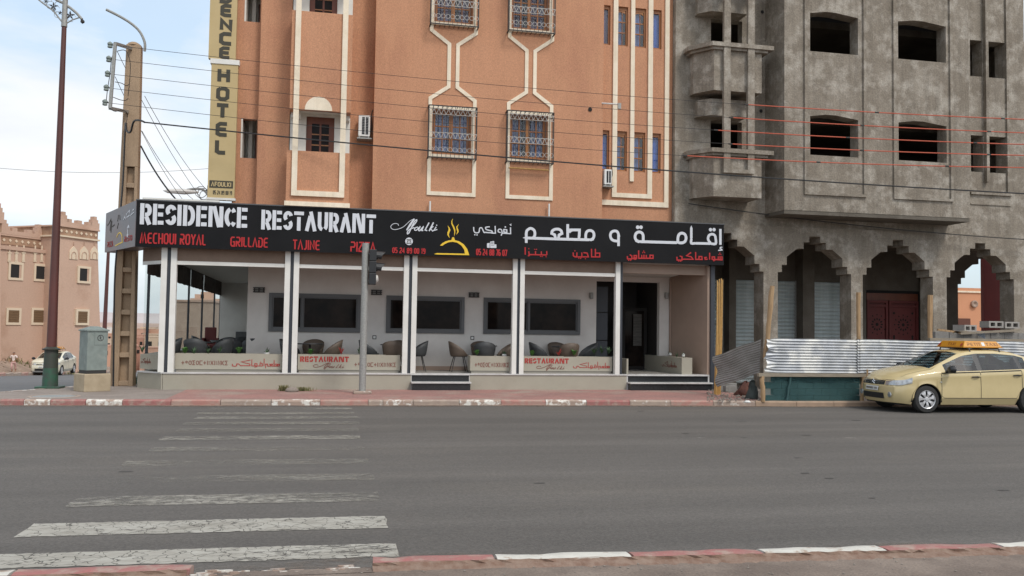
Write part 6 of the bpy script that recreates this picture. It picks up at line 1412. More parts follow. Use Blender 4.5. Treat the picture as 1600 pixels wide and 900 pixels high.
# ------------------------------------------------------------------ cars: lofted body, x forward, y to the car's left
def car(name, lab, loc, rz, paint, style):
    S = style; LF, LR = S['front'], -S['rear']; AXF, AXR = S['axf'], S['axr']; RT = .31
    top, rail, railw, belt, beltw = S['top'], S['rail'], S['railw'], S['belt'], S['beltw']
    xs = sorted({LF, LR, *[LF-.03*i for i in range(1,8)], *[LR+.03*i for i in range(1,8)], *[AXF-.40+.04*i for i in range(21)], *[AXR-.40+.04*i for i in range(21)], *S['brk'], *[LR+(LF-LR)*i/44 for i in range(45)]})
    xs2 = [xs[0]]
    for x in xs[1:]:
        if x-xs2[-1] > .012 or x in S['brk']: xs2.append(x)
    xs = xs2
    def zp(z): return lerp(S['nose'], z)
    def zr(z): return lerp(S['tail'], z)
    def disp(x,y,z):
        f = max(0,min(1,(x-(LF-.75))/.75)); r = max(0,min(1,((LR+.6)-x)/.6))
        return x - f*f*(S['round']*(abs(y)/.8)**3+zp(z)) + r*r*(.12*(abs(y)/.8)**3+zr(z))
    AR_ = .362
    def zb(x):
        z = .19
        for ax in (AXF,AXR):
            d = abs(x-ax)
            if d < AR_: z = max(z, RT-.01+sqrt(max(0,AR_*AR_-d*d)))
        if x > LF-.45: z = max(z, .19+.03*(x-(LF-.45))/.45)
        return z
    def sec(x):
        b, bw, rl, rw, tp_ = lerp(belt,x), lerp(beltw,x), lerp(rail,x), lerp(railw,x), lerp(top,x)
        zb_ = zb(x); k = .93 if zb_ < .25 else .995
        rl = max(rl, b+.012)
        R_ = [(bw*k, zb_), (bw+.012, max(.34, zb_+.004)), (bw+.018, max(.58, zb_+.012)), (bw+.004, max(b-.12, zb_+.03)), (bw+.010, b-.09), (bw-.006, b)]
        h = rl-b
        R_ += [(bw-.022-.0*h, b+min(.03,h*.3))]
        def wl(t): return bw-.022+(rw+.012-(bw-.022))*t
        R_ += [(wl(.90), b+h*.90), (rw, rl), (rw-.055, rl+(tp_-rl)*.35), (rw*.62, rl+(tp_-rl)*.80), (rw*.3, rl+(tp_-rl)*.96), (0, tp_)]
        return R_
    NS = 13
    car_ = thing(name, lab, 'taxi', loc, rz)
    body, glass_ = MB(), MB(); pil = {}; doors = {}
    SE = {x: sec(x) for x in xs}
    ws0, ws1, rs0, rs1 = S['wind']; rs_ = S['rearw']
    def cls(xa, xb, j):
        xm = (xa+xb)/2
        if j == 6:
            for a,b in S['sidewin']:
                if a <= xm <= b: return 'g'
            if S['sidewin'][0][0] < xm < S['sidewin'][-1][1]: return 'p'
        if 9 <= j <= 11 and ws0 < xm < ws1: return 'g'
        if 9 <= j <= 11 and rs_[0] < xm < rs_[1]: return 'g'
        if 1 <= j <= 5:
            for k,(a,b) in enumerate(S['doors']):
                if a < xm < b: return 'd%d' % k
        return 'b'
    for sg_ in (1,-1):
        for i in range(len(xs)-1):
            for j in range(NS-1):
                xa, xb = xs[i], xs[i+1]; q = []
                for x,jj in ((xa,j),(xb,j),(xb,j+1),(xa,j+1)):
                    y,z = SE[x][jj]; q.append((disp(x,y,z), sg_*y, z))
                c = cls(xa,xb,j)
                if c[0] == 'd': t = doors.setdefault((c,sg_), MB())
                elif c == 'p': t = pil.setdefault((sg_, (xa+xb)/2 < -.5), MB())
                else: t = {'b':body,'g':glass_}[c]
                t.add(q, [(0,1,2,3) if sg_ < 0 else (3,2,1,0)])
    fr = [1,.8,.6,.4,.2,0,-.2,-.4,-.6,-.8,-1]
    for end in (LF, LR):
        sc_ = SE[end] if end in SE else SE[xs[-1] if end > 0 else xs[0]]; P = []
        for (y,z) in sc_[:9]: P.append([(disp(end,y*f,z), y*f, z+ (0)) for f in fr])
        body.grid(P, flip=(end > 0))
        tpz = sc_[12][1]; P2 = [P[-1], [(disp(end,sc_[8][0]*f,tpz), sc_[8][0]*f, sc_[8][1]+(tpz-sc_[8][1])*(1-abs(f)**2.2)) for f in fr]]
        body.grid(P2, flip=(end > 0))
    body.build('body', paint, car_, local=True, smooth=True, weld=True)
    wg = glass_.build('window_glass', M['carglass'], car_, local=True, smooth=True, weld=True)
    for pillar in pil.values(): pillar.build('pillar', 'black', car_, local=True, smooth=True, weld=True)
    dz = S['doors']
    def sy(x, z):
        s = sec(x)
        for a,b in zip(s[:9], s[1:9]):
            if a[1] <= z <= b[1] and b[1] > a[1]: return a[0]+(b[0]-a[0])*(z-a[1])/(b[1]-a[1])
        return s[4][0]
    dobj = {}
    for (c,sg_),m_ in doors.items(): dobj[(c,sg_)] = m_.build('door', paint, car_, local=True, smooth=True, weld=True)
    for (c,sg_),o in dobj.items():
        a,b = dz[int(c[1])]; seam = MB()
        for x in (a,b):
            zz0 = max(.345, zb(x)+.01); n = 10; P = []
            for i in range(n+1):
                z = zz0+(lerp(belt,x)-.004-zz0)*i/n; y = sg_*(sy(x,z)+.0025); P.append([(x-.006,y,z),(x+.006,y,z)])
            seam.grid(P)
        P = []; n = 14
        for i in range(n+1):
            x = a+(b-a)*i/n; z = max(.345, zb(x)+.02)
            P.append([(x,sg_*(sy(x,z)+.0025),z-.005),(x,sg_*(sy(x,z+.01)+.0025),z+.006)])
        seam.grid(P); seam.build('door_seam','rubber',o,local=True)
        hz = lerp(belt, a+.2)-.105; hx = a+.13; y = sg_*(sy(hx,hz)); h = MB(); h.tube([(hx-.10,y+sg_*.012,hz),(hx,y+sg_*.034,hz+.004),(hx+.10,y+sg_*.012,hz)], [.012,.018,.012], 8); h.build('handle', S.get('handlem','black'), o, local=True, smooth=True)
        if True:
            mo = MB(); P = []
            for i in range(n+1): x = a+.01+(b-a-.02)*i/n; P.append([(x, sg_*(sy(x,lerp(belt,x)+.0)+.006), lerp(belt,x)-.012),(x, sg_*(sy(x,lerp(belt,x))+.004), lerp(belt,x)+.012)])
            mo.grid(P); mo.build('window_sill_trim','black',o,local=True)
    # floor, inner dark liners, wheel houses
    fl = MB(); fl.box(LR+.25,LF-.25,-.62,.62,.17,.24); fl.box(AXR+.4,AXF-.4,-.76,.76,.18,.23)
    for ax in (AXF,AXR):
        for sg_ in (1,-1):
            P = []
            for i in range(15):
                t = R(-8+196*i/14); P.append([(ax+(AR_+.006)*cos(t), sg_*.86, RT-.01+(AR_+.006)*sin(t)),(ax+(AR_+.0)*cos(t), sg_*.50, RT-.01+(AR_)*sin(t))])
            fl.grid(P, flip=sg_ > 0)
            fl.add([(ax+(AR_)*cos(R(-8+196*i/14)), sg_*.50, RT-.01+AR_*sin(R(-8+196*i/14))) for i in range(15)], [tuple(range(15))])
    fl.build('underbody','rubber',car_,local=True)
    it = MB(); it.box(ws0-.75, ws1-.55, -.66,.66,.62,.86) if False else None
    it.box(1.0,1.25,-.66,.66,.60,.90) if it else None
    dash = MB(); dash.box(S['dash']-.35,S['dash'],-.66,.66,.55,lerp(belt,S['dash'])+.0); dash.build('dashboard','black',car_,local=True,bevel=.03)
    sw = MB(); sw.tube([(S['dash']-.48+.02*cos(R(20*i)), .36+.18*cos(R(20*i)), .93+.18*sin(R(20*i))) for i in range(19)], .014, 6); sw.build('steering_wheel','black',car_,local=True)
    for sx,sy_ in ((.12,.36),(.12,-.36),(-.78,.36),(-.78,-.36)):
        s_ = MB(); s_.box(sx-.24,sx+.26,sy_-.25,sy_+.25,.36,.54); s_.T = Matrix.Translation((sx-.26,0,.5))@Matrix.Rotation(R(-14),4,'Y'); s_.box(-.06,.06,sy_-.24,sy_+.24,0,.58); s_.box(-.045,.045,sy_-.12,sy_+.12,.60,.78); s_.T = None
        s_.build('seat','valance_dark',car_,local=True,bevel=.04)
    ib = MB(); ib.box(LR+.7,LF-1.1,-.68,.68,.25,.36); ib.box(LR+.65,LR+.75,-.66,.66,.25,lerp(belt,LR+.8)-.02); ib.box(S['dash']-.02,S['dash'],-.66,.66,.25,.56); ib.build('cabin_floor','room',car_,local=True)
    # wheels
    for ax in (AXF,AXR):
        for sg_ in (1,-1):
            c = (ax, 0, RT); y0 = sg_*.86
            w = MB(); w.lathe((ax,0,RT),[(.20,y0-sg_*.19),(.285,y0-sg_*.19),(RT,y0-sg_*.16),(RT+.004,y0-sg_*.10),(RT,y0-sg_*.035),(.285,y0-sg_*.004),(.215,y0+sg_*.002),(.205,y0-sg_*.02)],36,ax='y',cap=False)
            wo = w.build('wheel','rubber',car_,local=True,smooth=True)
            r_ = MB(); r_.lathe((ax,0,RT),[(.212,y0-sg_*.002),(.200,y0-sg_*.004),(.192,y0-sg_*.03),(.06,y0-sg_*.045),(0,y0-sg_*.046)],32,ax='y',cap=False); ro = r_.build('rim', 'black' if S['spokes'] else 'silver', wo, local=True, smooth=True)
            sp = MB(); nsp = 7
            for k in range(nsp):
                t = 2*pi*k/nsp+.2
                def pt(r,dt,dy): return (ax+r*cos(t+dt), y0+sg_*dy, RT+r*sin(t+dt))
                v = [pt(.045,-.5,-.012),pt(.13,-.30,-.004),pt(.19,-.36,-.012),pt(.197,0,-.010),pt(.19,.30,-.012),pt(.12,.16,.0),pt(.045,.5,-.012)]
                sp.add(v+[(a_,b_-sg_*.02,c_) for a_,b_,c_ in v],[tuple(range(7)) if sg_ < 0 else tuple(range(6,-1,-1))]+[(i,(i+1)%7,(i+1)%7+7,i+7) for i in range(7)])
            sp.lathe((ax,0,RT),[(0,y0+sg_*.004),(.04,y0+sg_*.002),(.055,y0-sg_*.014)],14,ax='y',cap=False)
            sp.lathe((ax,0,RT),[(.190,y0-sg_*.006),(.204,y0+sg_*.003),(.210,y0-sg_*.004)],32,ax='y',cap=False); sp.build('wheel_cover','hubsilver',wo,local=True)
    # front face pieces
    def fx(y, z, off=0): return disp(LF, y, z)+off
    def patch(y0,y1,z00,z01,z10,z11,n=10,m_=4,off=.006,th=.02):       # patch over the nose between y0..y1, its z range sliding from (z00,z01) to (z10,z11)
        P = []
        for i in range(n+1):
            t = i/n; y = y0+(y1-y0)*t; a = z00+(z10-z00)*t; b = z01+(z11-z01)*t
            P.append([(fx(y,a+(b-a)*j/m_,off), y, a+(b-a)*j/m_) for j in range(m_+1)])
        return P
    S['frontparts'](car_, patch, fx, sec, sy, disp)
    # mirrors
    for sg_ in (1,-1):
        mx_ = S['mirror']; zz_ = lerp(belt,mx_)+.07; y0 = sg_*(lerp(beltw,mx_)-.03)
        mr = MB(); mr.tube([(mx_+.02,y0,zz_-.05),(mx_,y0+sg_*.10,zz_-.01)], [.035,.03], 8)
        mr.T = Matrix.Translation((mx_-.0,y0+sg_*.17,zz_+.015))@Matrix.Rotation(R(-8*sg_),4,'Z')
        mr.lathe((0,0,0),[(0,.075),(.06,.06),(.085,.02),(.088,-.05),(.0,-.052)],14,ax='x'); 
        mr.T = None; o = mr.build('wing_mirror', S['mirrorm'], car_, local=True, smooth=True)
        for v in o.data.vertices:
            dy = v.co.y-(y0+sg_*.17)
            if abs(v.co.y) > abs(y0)+.075: v.co.y = y0+sg_*.17+dy*1.25
    # wipers, aerial
    wp = MB(); 
    for y_ in (.35,-.18):
        x0_ = S['wipe']; wp.tube([(x0_, y_+.25, lerp(top,x0_)-.0), (x0_-.10,y_-.05,lerp(top,x0_-.10)+.012),(x0_-.16,y_-.28,lerp(top,x0_-.16)+.010)], .008, 5)
    wp.build('wiper','black',car_,local=True)
    S['roof'](car_)
    return car_
M['carglass'] = glass('car_glass', (.34,.43,.45), .08)
M['hubsilver'] = mat('hub_silver', (.55,.55,.56), .35, metal=.5)
M['taxipaint'] = mat('cream_yellow_car_paint', (.57,.46,.245), .26, (.535,.43,.225), 3, coat=.6, fine=.02, stain=(.52,.42,.24), ss=1.6, slo=.62, shi=.85)
M['loganpaint'] = mat('pale_cream_car_paint', (.68,.64,.50), .30, (.64,.60,.47), 3, coat=.6)
M['taxiamber'] = mat('amber_taxi_sign', (.60,.27,.02), .45, (.50,.21,.015), 2)
M['signbrown'] = mat('brown_sign_print', (.24,.085,.012), .5)
M['chrome'] = mat('chrome', (.7,.7,.72), .15, metal=1.0)
M['lampglass'] = mat('headlamp_glass', (.50,.51,.52), .12, (.28,.29,.30), 14, metal=.5, coat=1.0)
M['plate'] = mat('number_plate', (.60,.60,.58), .5)
def roof_sign(car_, z, x0, x1, w, h, text):
    for x in (x0+.12, x1-.12):
        b = MB(); b.tube([(x,-.56,z-.115),(x,-.52,z-.03),(x,.52,z-.03),(x,.56,z-.115)], .016, 8); b.build('roof_bar','black',car_,local=True)
    for sx in (-.0,): pass
    i = .09; s = MB(); s.add([(x0,-w,z),(x1,-w,z),(x1,w,z),(x0,w,z),(x0+i,-w+i,z+h),(x1-i,-w+i,z+h),(x1-i,w-i,z+h),(x0+i,w-i,z+h)],[(3,2,1,0),(4,5,6,7),(0,1,5,4),(1,2,6,5),(2,3,7,6),(3,0,4,7)])
    o = s.build('taxi_sign','taxiamber',car_,local=True,bevel=.008)
    e = MB(); e.box(x0-.005,x1+.005,-w-.005,w+.005,z-.016,z-.001); e.build('sign_tray','timber' if False else 'taxiamber',o,local=True)
    # lettering on the long sides and on the front
    a = Vector((0, i, h)).normalized(); n = Vector((0, h, -i)).normalized()
    F = lambda u,v,d: Vector((x1-.10-u, w, z))+a*v+Vector((0,h,i)).normalized()*d
    L_ = sqrt(i*i+h*h); a2 = Vector((0,-i,h)).normalized(); n2 = Vector((0,h,i)).normalized()
    F = lambda u,v,d: Vector((x1-.08-u, w, z))+a2*v+n2*d
    W_ = x1-x0-.16
    write('PETIT', THIN, .04, W_*.46, L_*.22, L_*.72, F, t=.17, d0=-.002, d1=.004, name='lettering', m='signbrown', parent=o, local=True)
    write('TAXI', THIN, W_*.62, W_*.98, L_*.22, L_*.72, F, t=.17, d0=-.002, d1=.004, name='lettering', m='signbrown', parent=o, local=True)
    p = MB(); q = [F(W_*.49,L_*.2,.003),F(W_*.58,L_*.2,.003),F(W_*.58,L_*.8,.003),F(W_*.49,L_*.8,.003)]; p.add(q,[(0,1,2,3)]); p.build('sign_emblem','plate',o,local=True)
    a3 = Vector((-i,0,h)).normalized(); n3 = Vector((h,0,i)).normalized()
    F3 = lambda u,v,d: Vector((x1, -w+.08+u, z))+a3*v+n3*d
    write('TAXI', THIN, .30, 2*w-.42, L_*.25, L_*.68, F3, t=.17, d0=-.002, d1=.004, name='lettering', m='signbrown', parent=o, local=True)
    for y_ in (-w+.10, w-.10):
        p = MB(); c = Vector((x1-.03,y_,z+h*.4)); p.add([c+Vector((.012+0,.035*cos(2*pi*k/10),.035*sin(2*pi*k/10)))-Vector((.03*sin(2*pi*k/10)*.9,0,0)) for k in range(10)],[tuple(range(10))]); p.build('sign_emblem','redprint',o,local=True)
# fix: write() builds with global offsets; lettering on cars is in car space
_w = write
def write(*a, **k): return _w(*a, **k)
def front_a(c, patch, fx, sec, sy, disp):       # narrow twin-bar grille with chevrons
    g = MB(); g.grid(patch(-.40,.40,.615,.715,.615,.715,12,3,.004)); G_ = g.build('grille','black',c,local=True)
    for z0 in (.640,.680):
        b = MB(); b.tube([(fx(y,z0,.014),y,z0) for y in [-.38+.76*i/12 for i in range(13)]], .009, 6); b.build('grille_bar','chrome',G_,local=True)
    e = MB()
    for z0 in (.655,.70): e.tube([(fx(-.075,z0,.03),-.075,z0-.035),(fx(0,z0,.035),0,z0+.022),(fx(.075,z0,.03),.075,z0-.035)], .012, 6)
    e.build('emblem','chrome',G_,local=True)
    g = MB(); g.grid(patch(-.42,.42,.30,.43,.30,.43,12,3,.004)); L_ = g.build('lower_grille','black',c,local=True)
    for z0 in (.335,.365,.395):
        b = MB(); b.tube([(fx(y,z0,.008),y,z0) for y in [-.40+.8*i/8 for i in range(9)]], .006, 5); b.build('grille_bar','rubber',L_,local=True)
    p = MB(); p.grid(patch(-.26,.26,.475,.575,.475,.575,8,2,.012)); P_ = p.build('number_plate','plate',c,local=True)
    t = MB(); 
    for i,y in enumerate((-.20,-.15,-.10,-.05,.0,.06,.14,.19)): t.box(fx(y,.52,.013),fx(y,.52,.016),y-.014,y+.014,.50,.55)
    t.build('plate_digits','ink',P_,local=True)
    for s in (1,-1):
        h = MB(); pts = []
        P = []
        path = [(.44,0),(.52,0),(.60,0),(.68,0)]
        for y in (.43,.48,.53,.58,.625): t_ = (y-.43)/.195*.34; P.append([(fx(y,z,.014),s*(y+.004*(y>.66)),z) for z in [.615+.02*t_+(.09+.045*t_)*q/4 for q in range(5)]])
        for x in (2.195,2.17,2.14,2.10,2.03,1.95,1.86,1.78):
            t_ = .38+.62*(2.195-x)/.415; z0 = .615+.02*t_+.07*(t_-.45); z1 = .705+.065*t_+.05*(t_-.45)
            P.append([(disp(x,sy(x,z),z)+.012, s*(sy(x,z)+.010), z) for z in [z0+(z1-z0)*q/4 for q in range(5)]])
        h.grid(P, flip=s > 0); H_ = h.build('headlight','lampglass',c,local=True,smooth='all')
        f = MB(); y = .57; f.lathe((fx(y,.40,-.01),s*y,.40),[(.062,0),(.066,.02),(.05,.03),(0,.025)],14,ax='x'); f.build('fog_lamp','lampglass',c,local=True,smooth=True)
        m_ = MB(); m_.box(1.02,1.06,s*.883-.004,s*.883+.004,.70,.715); m_.build('side_repeater','plate',c,local=True)
    sm = MB(); P = [[(fx(y,.735,.002)-.0,y,.728),(fx(y,.735,.002)-.004,y,.736)] for y in [-.6+1.2*i/12 for i in range(13)]]; sm.grid(P); sm.build('bonnet_seam','rubber',c,local=True)
    for s in (1,-1):
        P = []
        for i in range(13): x = 2.05-.95*i/12; r = sec(x); y,z = r[8]; P.append([(disp(x,y,z),s*(y+.004),z+.003),(disp(x,y,z),s*(y-.004),z+.004)])
        sm = MB(); sm.grid(P); sm.build('bonnet_seam','rubber',c,local=True)
CIT = dict(front=2.215, rear=2.215, axf=1.375, axr=-1.277, round=.26,
  top=[(-2.215,1.05),(-2.1,1.10),(-1.75,1.13),(-1.25,1.36),(-.95,1.43),(-.5,1.465),(0,1.46),(.30,1.42),(.45,1.385),(1.20,1.045),(1.5,.985),(1.9,.895),(2.1,.815),(2.215,.735)],
  rail=[(-2.215,1.03),(-1.8,1.08),(-1.3,1.28),(-1.0,1.36),(-.5,1.405),(0,1.40),(.35,1.345),(1.20,.985),(1.5,.935),(1.9,.85),(2.1,.78),(2.215,.72)],
  railw=[(-2.215,.66),(-1.8,.68),(-1.3,.60),(-.9,.575),(0,.585),(.4,.61),(1.2,.73),(1.6,.72),(2.0,.67),(2.17,.60),(2.215,.55)],
  belt=[(-2.215,.98),(-1.75,1.01),(-1.1,.985),(0,.94),(1.15,.90),(1.6,.85),(2.0,.77),(2.215,.70)],
  beltw=[(-2.215,.74),(-1.9,.80),(-1.3,.845),(0,.862),(1.0,.86),(1.5,.848),(1.8,.83),(2.0,.79),(2.1,.752),(2.17,.70),(2.215,.63)],
  nose=[(.18,.10),(.30,.02),(.42,0),(.55,.01),(.62,.045),(.70,.07),(.76,.12)], tail=[(.18,.08),(.4,0),(.6,.02),(1.0,.05)],
  brk=(1.20,.42,-.02,.10,-1.06,-.96,-1.25,-1.72,1.02,-1.02,.90,.04,.38), wind=(.42,1.20,0,0), rearw=(-1.72,-1.25), sidewin=[(-1.25,-1.06),(-.96,-.02),(.10,.90)], doors=[(.04,1.02),(-1.02,.04)],
  dash=1.12, mirror=.86, mirrorm='black', wipe=1.19, spokes=True, frontparts=front_a, roof=lambda c: roof_sign(c, 1.60, -.62, .50, .50, .13, 'x'))
CIT['sidewin'] = [(-1.20,-1.06),(-.98,-.04),(.10,.90)]
def front_b(c, patch, fx, sec, sy, disp):
    g = MB(); g.grid(patch(-.46,.46,.66,.79,.66,.79,10,3,.004)); G_ = g.build('grille','black',c,local=True)
    for z0 in (.69,.755): b = MB(); b.tube([(fx(y,z0,.01),y,z0) for y in [-.44+.88*i/8 for i in range(9)]], .008, 5); b.build('grille_bar','alugrey',G_,local=True)
    e = MB(); e.grid(patch(-.08,.08,.69,.80,.70,.80,4,2,.02)); e.build('emblem','plate',G_,local=True)
    g = MB(); g.grid(patch(-.52,.52,.31,.45,.31,.45,10,3,.004)); g.build('lower_grille','black',c,local=True)
    g = MB(); g.grid(patch(-.68,.68,.22,.30,.22,.30,10,2,.006)); g.build('bumper_trim','plate',c,local=True)
    p = MB(); p.grid(patch(-.30,.30,.50,.60,.50,.60,6,2,.012)); P_ = p.build('number_plate','plate',c,local=True)
    t = MB()
    for y in (-.22,-.15,-.08,.02,.12,.2): t.box(fx(y,.55,.013),fx(y,.55,.016),y-.018,y+.018,.525,.575)
    t.build('plate_digits','ink',P_,local=True)
    for s in (1,-1):
        h = MB(); P = [[(fx(y,z,.010),s*y,z) for z in [.665+.04*(y-.48)+.13*q/3 for q in range(4)]] for y in (.48,.55,.62,.68)]
        for x in (2.0,1.88,1.78): P.append([(disp(x,sy(x,z),z)+.004, s*(sy(x,z)+.006), z) for z in [.70+(.12)*q/3 for q in range(4)]])
        h.grid(P, flip=s > 0); h.build('headlight','lampglass',c,local=True,smooth='all')
LOG = dict(CIT); LOG.update(front=2.17, rear=2.17, round=.20, axf=1.34, axr=-1.29,
  top=[(-2.17,1.13),(-2.0,1.16),(-1.75,1.18),(-1.25,1.42),(-.95,1.49),(-.5,1.52),(0,1.51),(.30,1.46),(.45,1.42),(1.20,1.09),(1.5,1.04),(1.9,.97),(2.05,.92),(2.17,.85)],
  rail=[(-2.17,1.10),(-1.8,1.13),(-1.3,1.33),(-1.0,1.42),(-.5,1.46),(0,1.45),(.35,1.39),(1.20,1.03),(1.5,.99),(1.9,.93),(2.05,.88),(2.17,.82)],
  belt=[(-2.17,1.04),(-1.75,1.06),(-1.1,1.02),(0,.98),(1.15,.95),(1.6,.92),(2.0,.86),(2.17,.80)],
  railw=[(-2.17,.66),(-1.8,.68),(-1.3,.62),(-.9,.61),(0,.62),(.4,.64),(1.2,.73),(1.6,.73),(2.0,.70),(2.17,.64)],
  dash=1.12, mirrorm='black', spokes=False, frontparts=front_b, roof=lambda c: roof_sign(c, 1.66, -.45, .45, .48, .12, 'x'))
CIT['roof'] = lambda c: roof_sign(c, 1.505, -.80, .20, .50, .135, 'x')
# near taxi: front left wheel measured on the road
wx, wy = gr(1449,646,0)
HD = R(177)         # heading: towards -x, nose slightly towards the road
cx0 = wx - (1.375*cos(HD) - .86*sin(HD)); cy0 = wy - (1.375*sin(HD) + .86*cos(HD))
car('taxi_car', 'pale yellow taxi saloon with amber roof sign parked before the bright corrugated fence', (cx0, cy0, 0.002), HD, 'taxipaint', CIT)
# far taxi coming down the side street
d = ray(70,583); s_ = 56/1.0; px_, py_ = d.x*s_/(d.dot(fw)), d.y*s_/(d.dot(fw))
fa = atan2(-py_, -px_)       # towards the camera
car('taxi_car', 'distant cream taxi with yellow roof sign driving in the side street behind the maroon post', (px_+.1, py_+1.6, street_z(py_)+.0), fa-R(17), 'loganpaint', LOG)
# ------------------------------------------------------------------ walking child
d = ray(20.5,581); t = 56/d.dot(fw); kx, ky_, kz_ = d.x*t, d.y*t, EYE+d.z*t
ch_ = thing('person', 'small child in pale top and pink trousers walking away along the far side street', 'person', (kx,ky_,kz_))
H_ = 32/1380*56
def skin_fig(name, joints, edges, mat_, par, root=0, sub=2):
    me = bpy.data.meshes.new(name); me.from_pydata([Vector(j[0])*H_ for j in joints], edges, []); ob = bpy.data.objects.new(name, me); COL.objects.link(ob); ob.parent = par
    me.materials.append(M[mat_]); md = ob.modifiers.new('skin','SKIN'); 
    for i,j in enumerate(joints):
        v = me.skin_vertices[0].data[i]; v.radius = (j[1]*H_, j[1]*H_*(j[2] if len(j) > 2 else 1)); v.use_root = (i == root)
    s = ob.modifiers.new('sub','SUBSURF'); s.levels = s.render_levels = sub; return ob
J = [((0,0,.50),.075,.8),((0,0,.60),.07,.75),((0,0,.70),.085,.7),((0,0,.79),.06,.8),((0,.0,.84),.032),((0,0,.89),.06,1.1),((0,0,.94),.065,1.1),
     ((-.06,0,.46),.055),((-.065,-.05,.27),.042),((-.06,.02,.06),.03),((-.06,-.05,.02),.028),((.06,0,.46),.055),((.065,.09,.27),.042),((.06,.13,.08),.03),((.06,.08,.03),.028),
     ((-.11,0,.77),.035),((-.16,.03,.62),.027),((-.17,-.06,.50),.022),((-.17,-.09,.45),.02),((.11,0,.77),.035),((.17,-.03,.63),.027),((.20,.03,.51),.022),((.21,.06,.46),.02)]
E_ = [(0,1),(1,2),(2,3),(3,4),(4,5),(5,6),(0,7),(7,8),(8,9),(9,10),(0,11),(11,12),(12,13),(13,14),(3,15),(15,16),(16,17),(17,18),(3,19),(19,20),(20,21),(21,22)]
skin_fig('body', J, E_, 'skin', ch_)
M['palecloth'] = mat('pale_shirt', (.66,.55,.50), .9); M['pinkcloth'] = mat('pink_trousers', (.58,.36,.33), .9)
skin_fig('shirt', [((0,0,.48),.085,.85),((0,0,.60),.078,.8),((0,0,.70),.094,.75),((0,0,.785),.066,.85),((-.115,0,.775),.044),((-.155,.02,.66),.036),((.115,0,.775),.044),((.165,-.02,.67),.036)], [(0,1),(1,2),(2,3),(3,4),(4,5),(3,6),(6,7)], 'palecloth', ch_)
skin_fig('trousers', [((0,0,.50),.083,.85),((-.06,0,.45),.064),((-.065,-.05,.27),.052),((-.06,.012,.09),.042),((.06,0,.45),.064),((.065,.09,.27),.052),((.06,.125,.11),.042)], [(0,1),(1,2),(2,3),(0,4),(4,5),(5,6)], 'pinkcloth', ch_)
skin_fig('hair', [((0,.012,.90),.064,1.05),((0,.008,.955),.068,1.1)], [(0,1)], 'room', ch_)
# ------------------------------------------------------------------ adobe kasbah-style building
KH = R(32); ku = Vector((sin(KH), cos(KH), 0)); kn = Vector((cos(KH), -sin(KH), 0))
d = ray(157,500); P0 = Vector((d.x,d.y,0))*(70/d.dot(fw))
kb = thing('adobe_building', 'pink adobe building with stepped battlements and white window surrounds across the side street', 'building', (P0.x,P0.y,-.6), rz=atan2(ku.y,ku.x))
def kp(px, py, off=0.):        # survey point on the building's wall plane (off = how far in front), in its own frame: along, up
    d = ray(px,py); O = P0+kn*off; t = (O.x*kn.x+O.y*kn.y)/(d.x*kn.x+d.y*kn.y); q = Vector((d.x*t,d.y*t,0)); return (q-P0).dot(ku), EYE+d.z*t+.6
def kb_(mb,name,m,par=kb,**k): return mb.build(name,m,par,local=True,**k)
def k2(px,py,off=0): return kp(px,py,off)
TO = 1.6     # the tower stands this far in front of the wall
tl_, tr_, ttop = k2(97,365,TO)[0], k2(158.5,365,TO)[0], k2(128,373,TO)[1]
bl_, br_, _ = k2(92,550,TO)[0], k2(161,550,TO)[0], 0
zb0 = -2.5
def battered(mb, a0,a1,b0,b1,z0,z1,y0,y1,inset=.35):
    mb.add([(a0,y0,z0),(a1,y0,z0),(a1,y1,z0),(a0,y1,z0),(b0,y0+inset,z1),(b1,y0+inset,z1),(b1,y1,z1),(b0,y1,z1)],[(0,3,2,1),(4,5,6,7),(0,1,5,4),(1,2,6,5),(2,3,7,6),(3,0,4,7)])
mb = MB(); battered(mb, bl_,br_,tl_,tr_,zb0,ttop,-TO,8); kb_(mb,'tower_wall','kasbah')
def crenel(x0,x1,z,y,par,cor=True,n=5,hh=1.0):
    mb = MB(); mb.box(x0,x1,y-.03,y+.35,z,z+.28*hh); w = x1-x0
    for k in range(n):
        c = x0+w*k/(n-1); big = k in (0,n-1) or (n == 5 and k == 10); s = .42 if big else .20
        c = min(max(c,x0+s),x1-s)
        st = 3 if big or n == 3 else 1
        for q in range(st): r = s*(1-q/(st+.0)); mb.box(c-r,c+r,y-.03,y+.35,z+.28*hh+.24*q*hh,z+.28*hh+.24*(q+1)*hh-.002)
    kb_(mb,'battlement','kasbah',par)
mb = MB(); mb.box(tl_-.12,tr_+.12,-TO+.22,8.1,ttop,ttop+.12); kb_(mb,'ledge','kasbahlight')
b0_ = k2(128,371,TO-.3)[1]; b1_ = k2(128,362,TO-.3)[1]
mb = MB(); mb.box(tl_,tr_,-TO+.34,8,ttop+.121,ttop+.75); bd = kb_(mb,'frieze','kasbahband')
for i in range(8):
    x = tl_+(tr_-tl_)*(i+.5)/8; mb = MB(); mb.prism([(x-.12,ttop+.43),(x,ttop+.55),(x+.12,ttop+.43),(x,ttop+.31)][::-1], -TO+.30, -TO+.338); kb_(mb,'frieze_stud','kasbahlight',bd)
mb = MB(); mb.box(tl_-.1,tr_+.1,-TO+.24,8.1,ttop+.751,ttop+.86); kb_(mb,'ledge','kasbah')
crenel(tl_-.05,tr_+.05,ttop+.861,-TO+.30,kb)
mb = MB()
pass
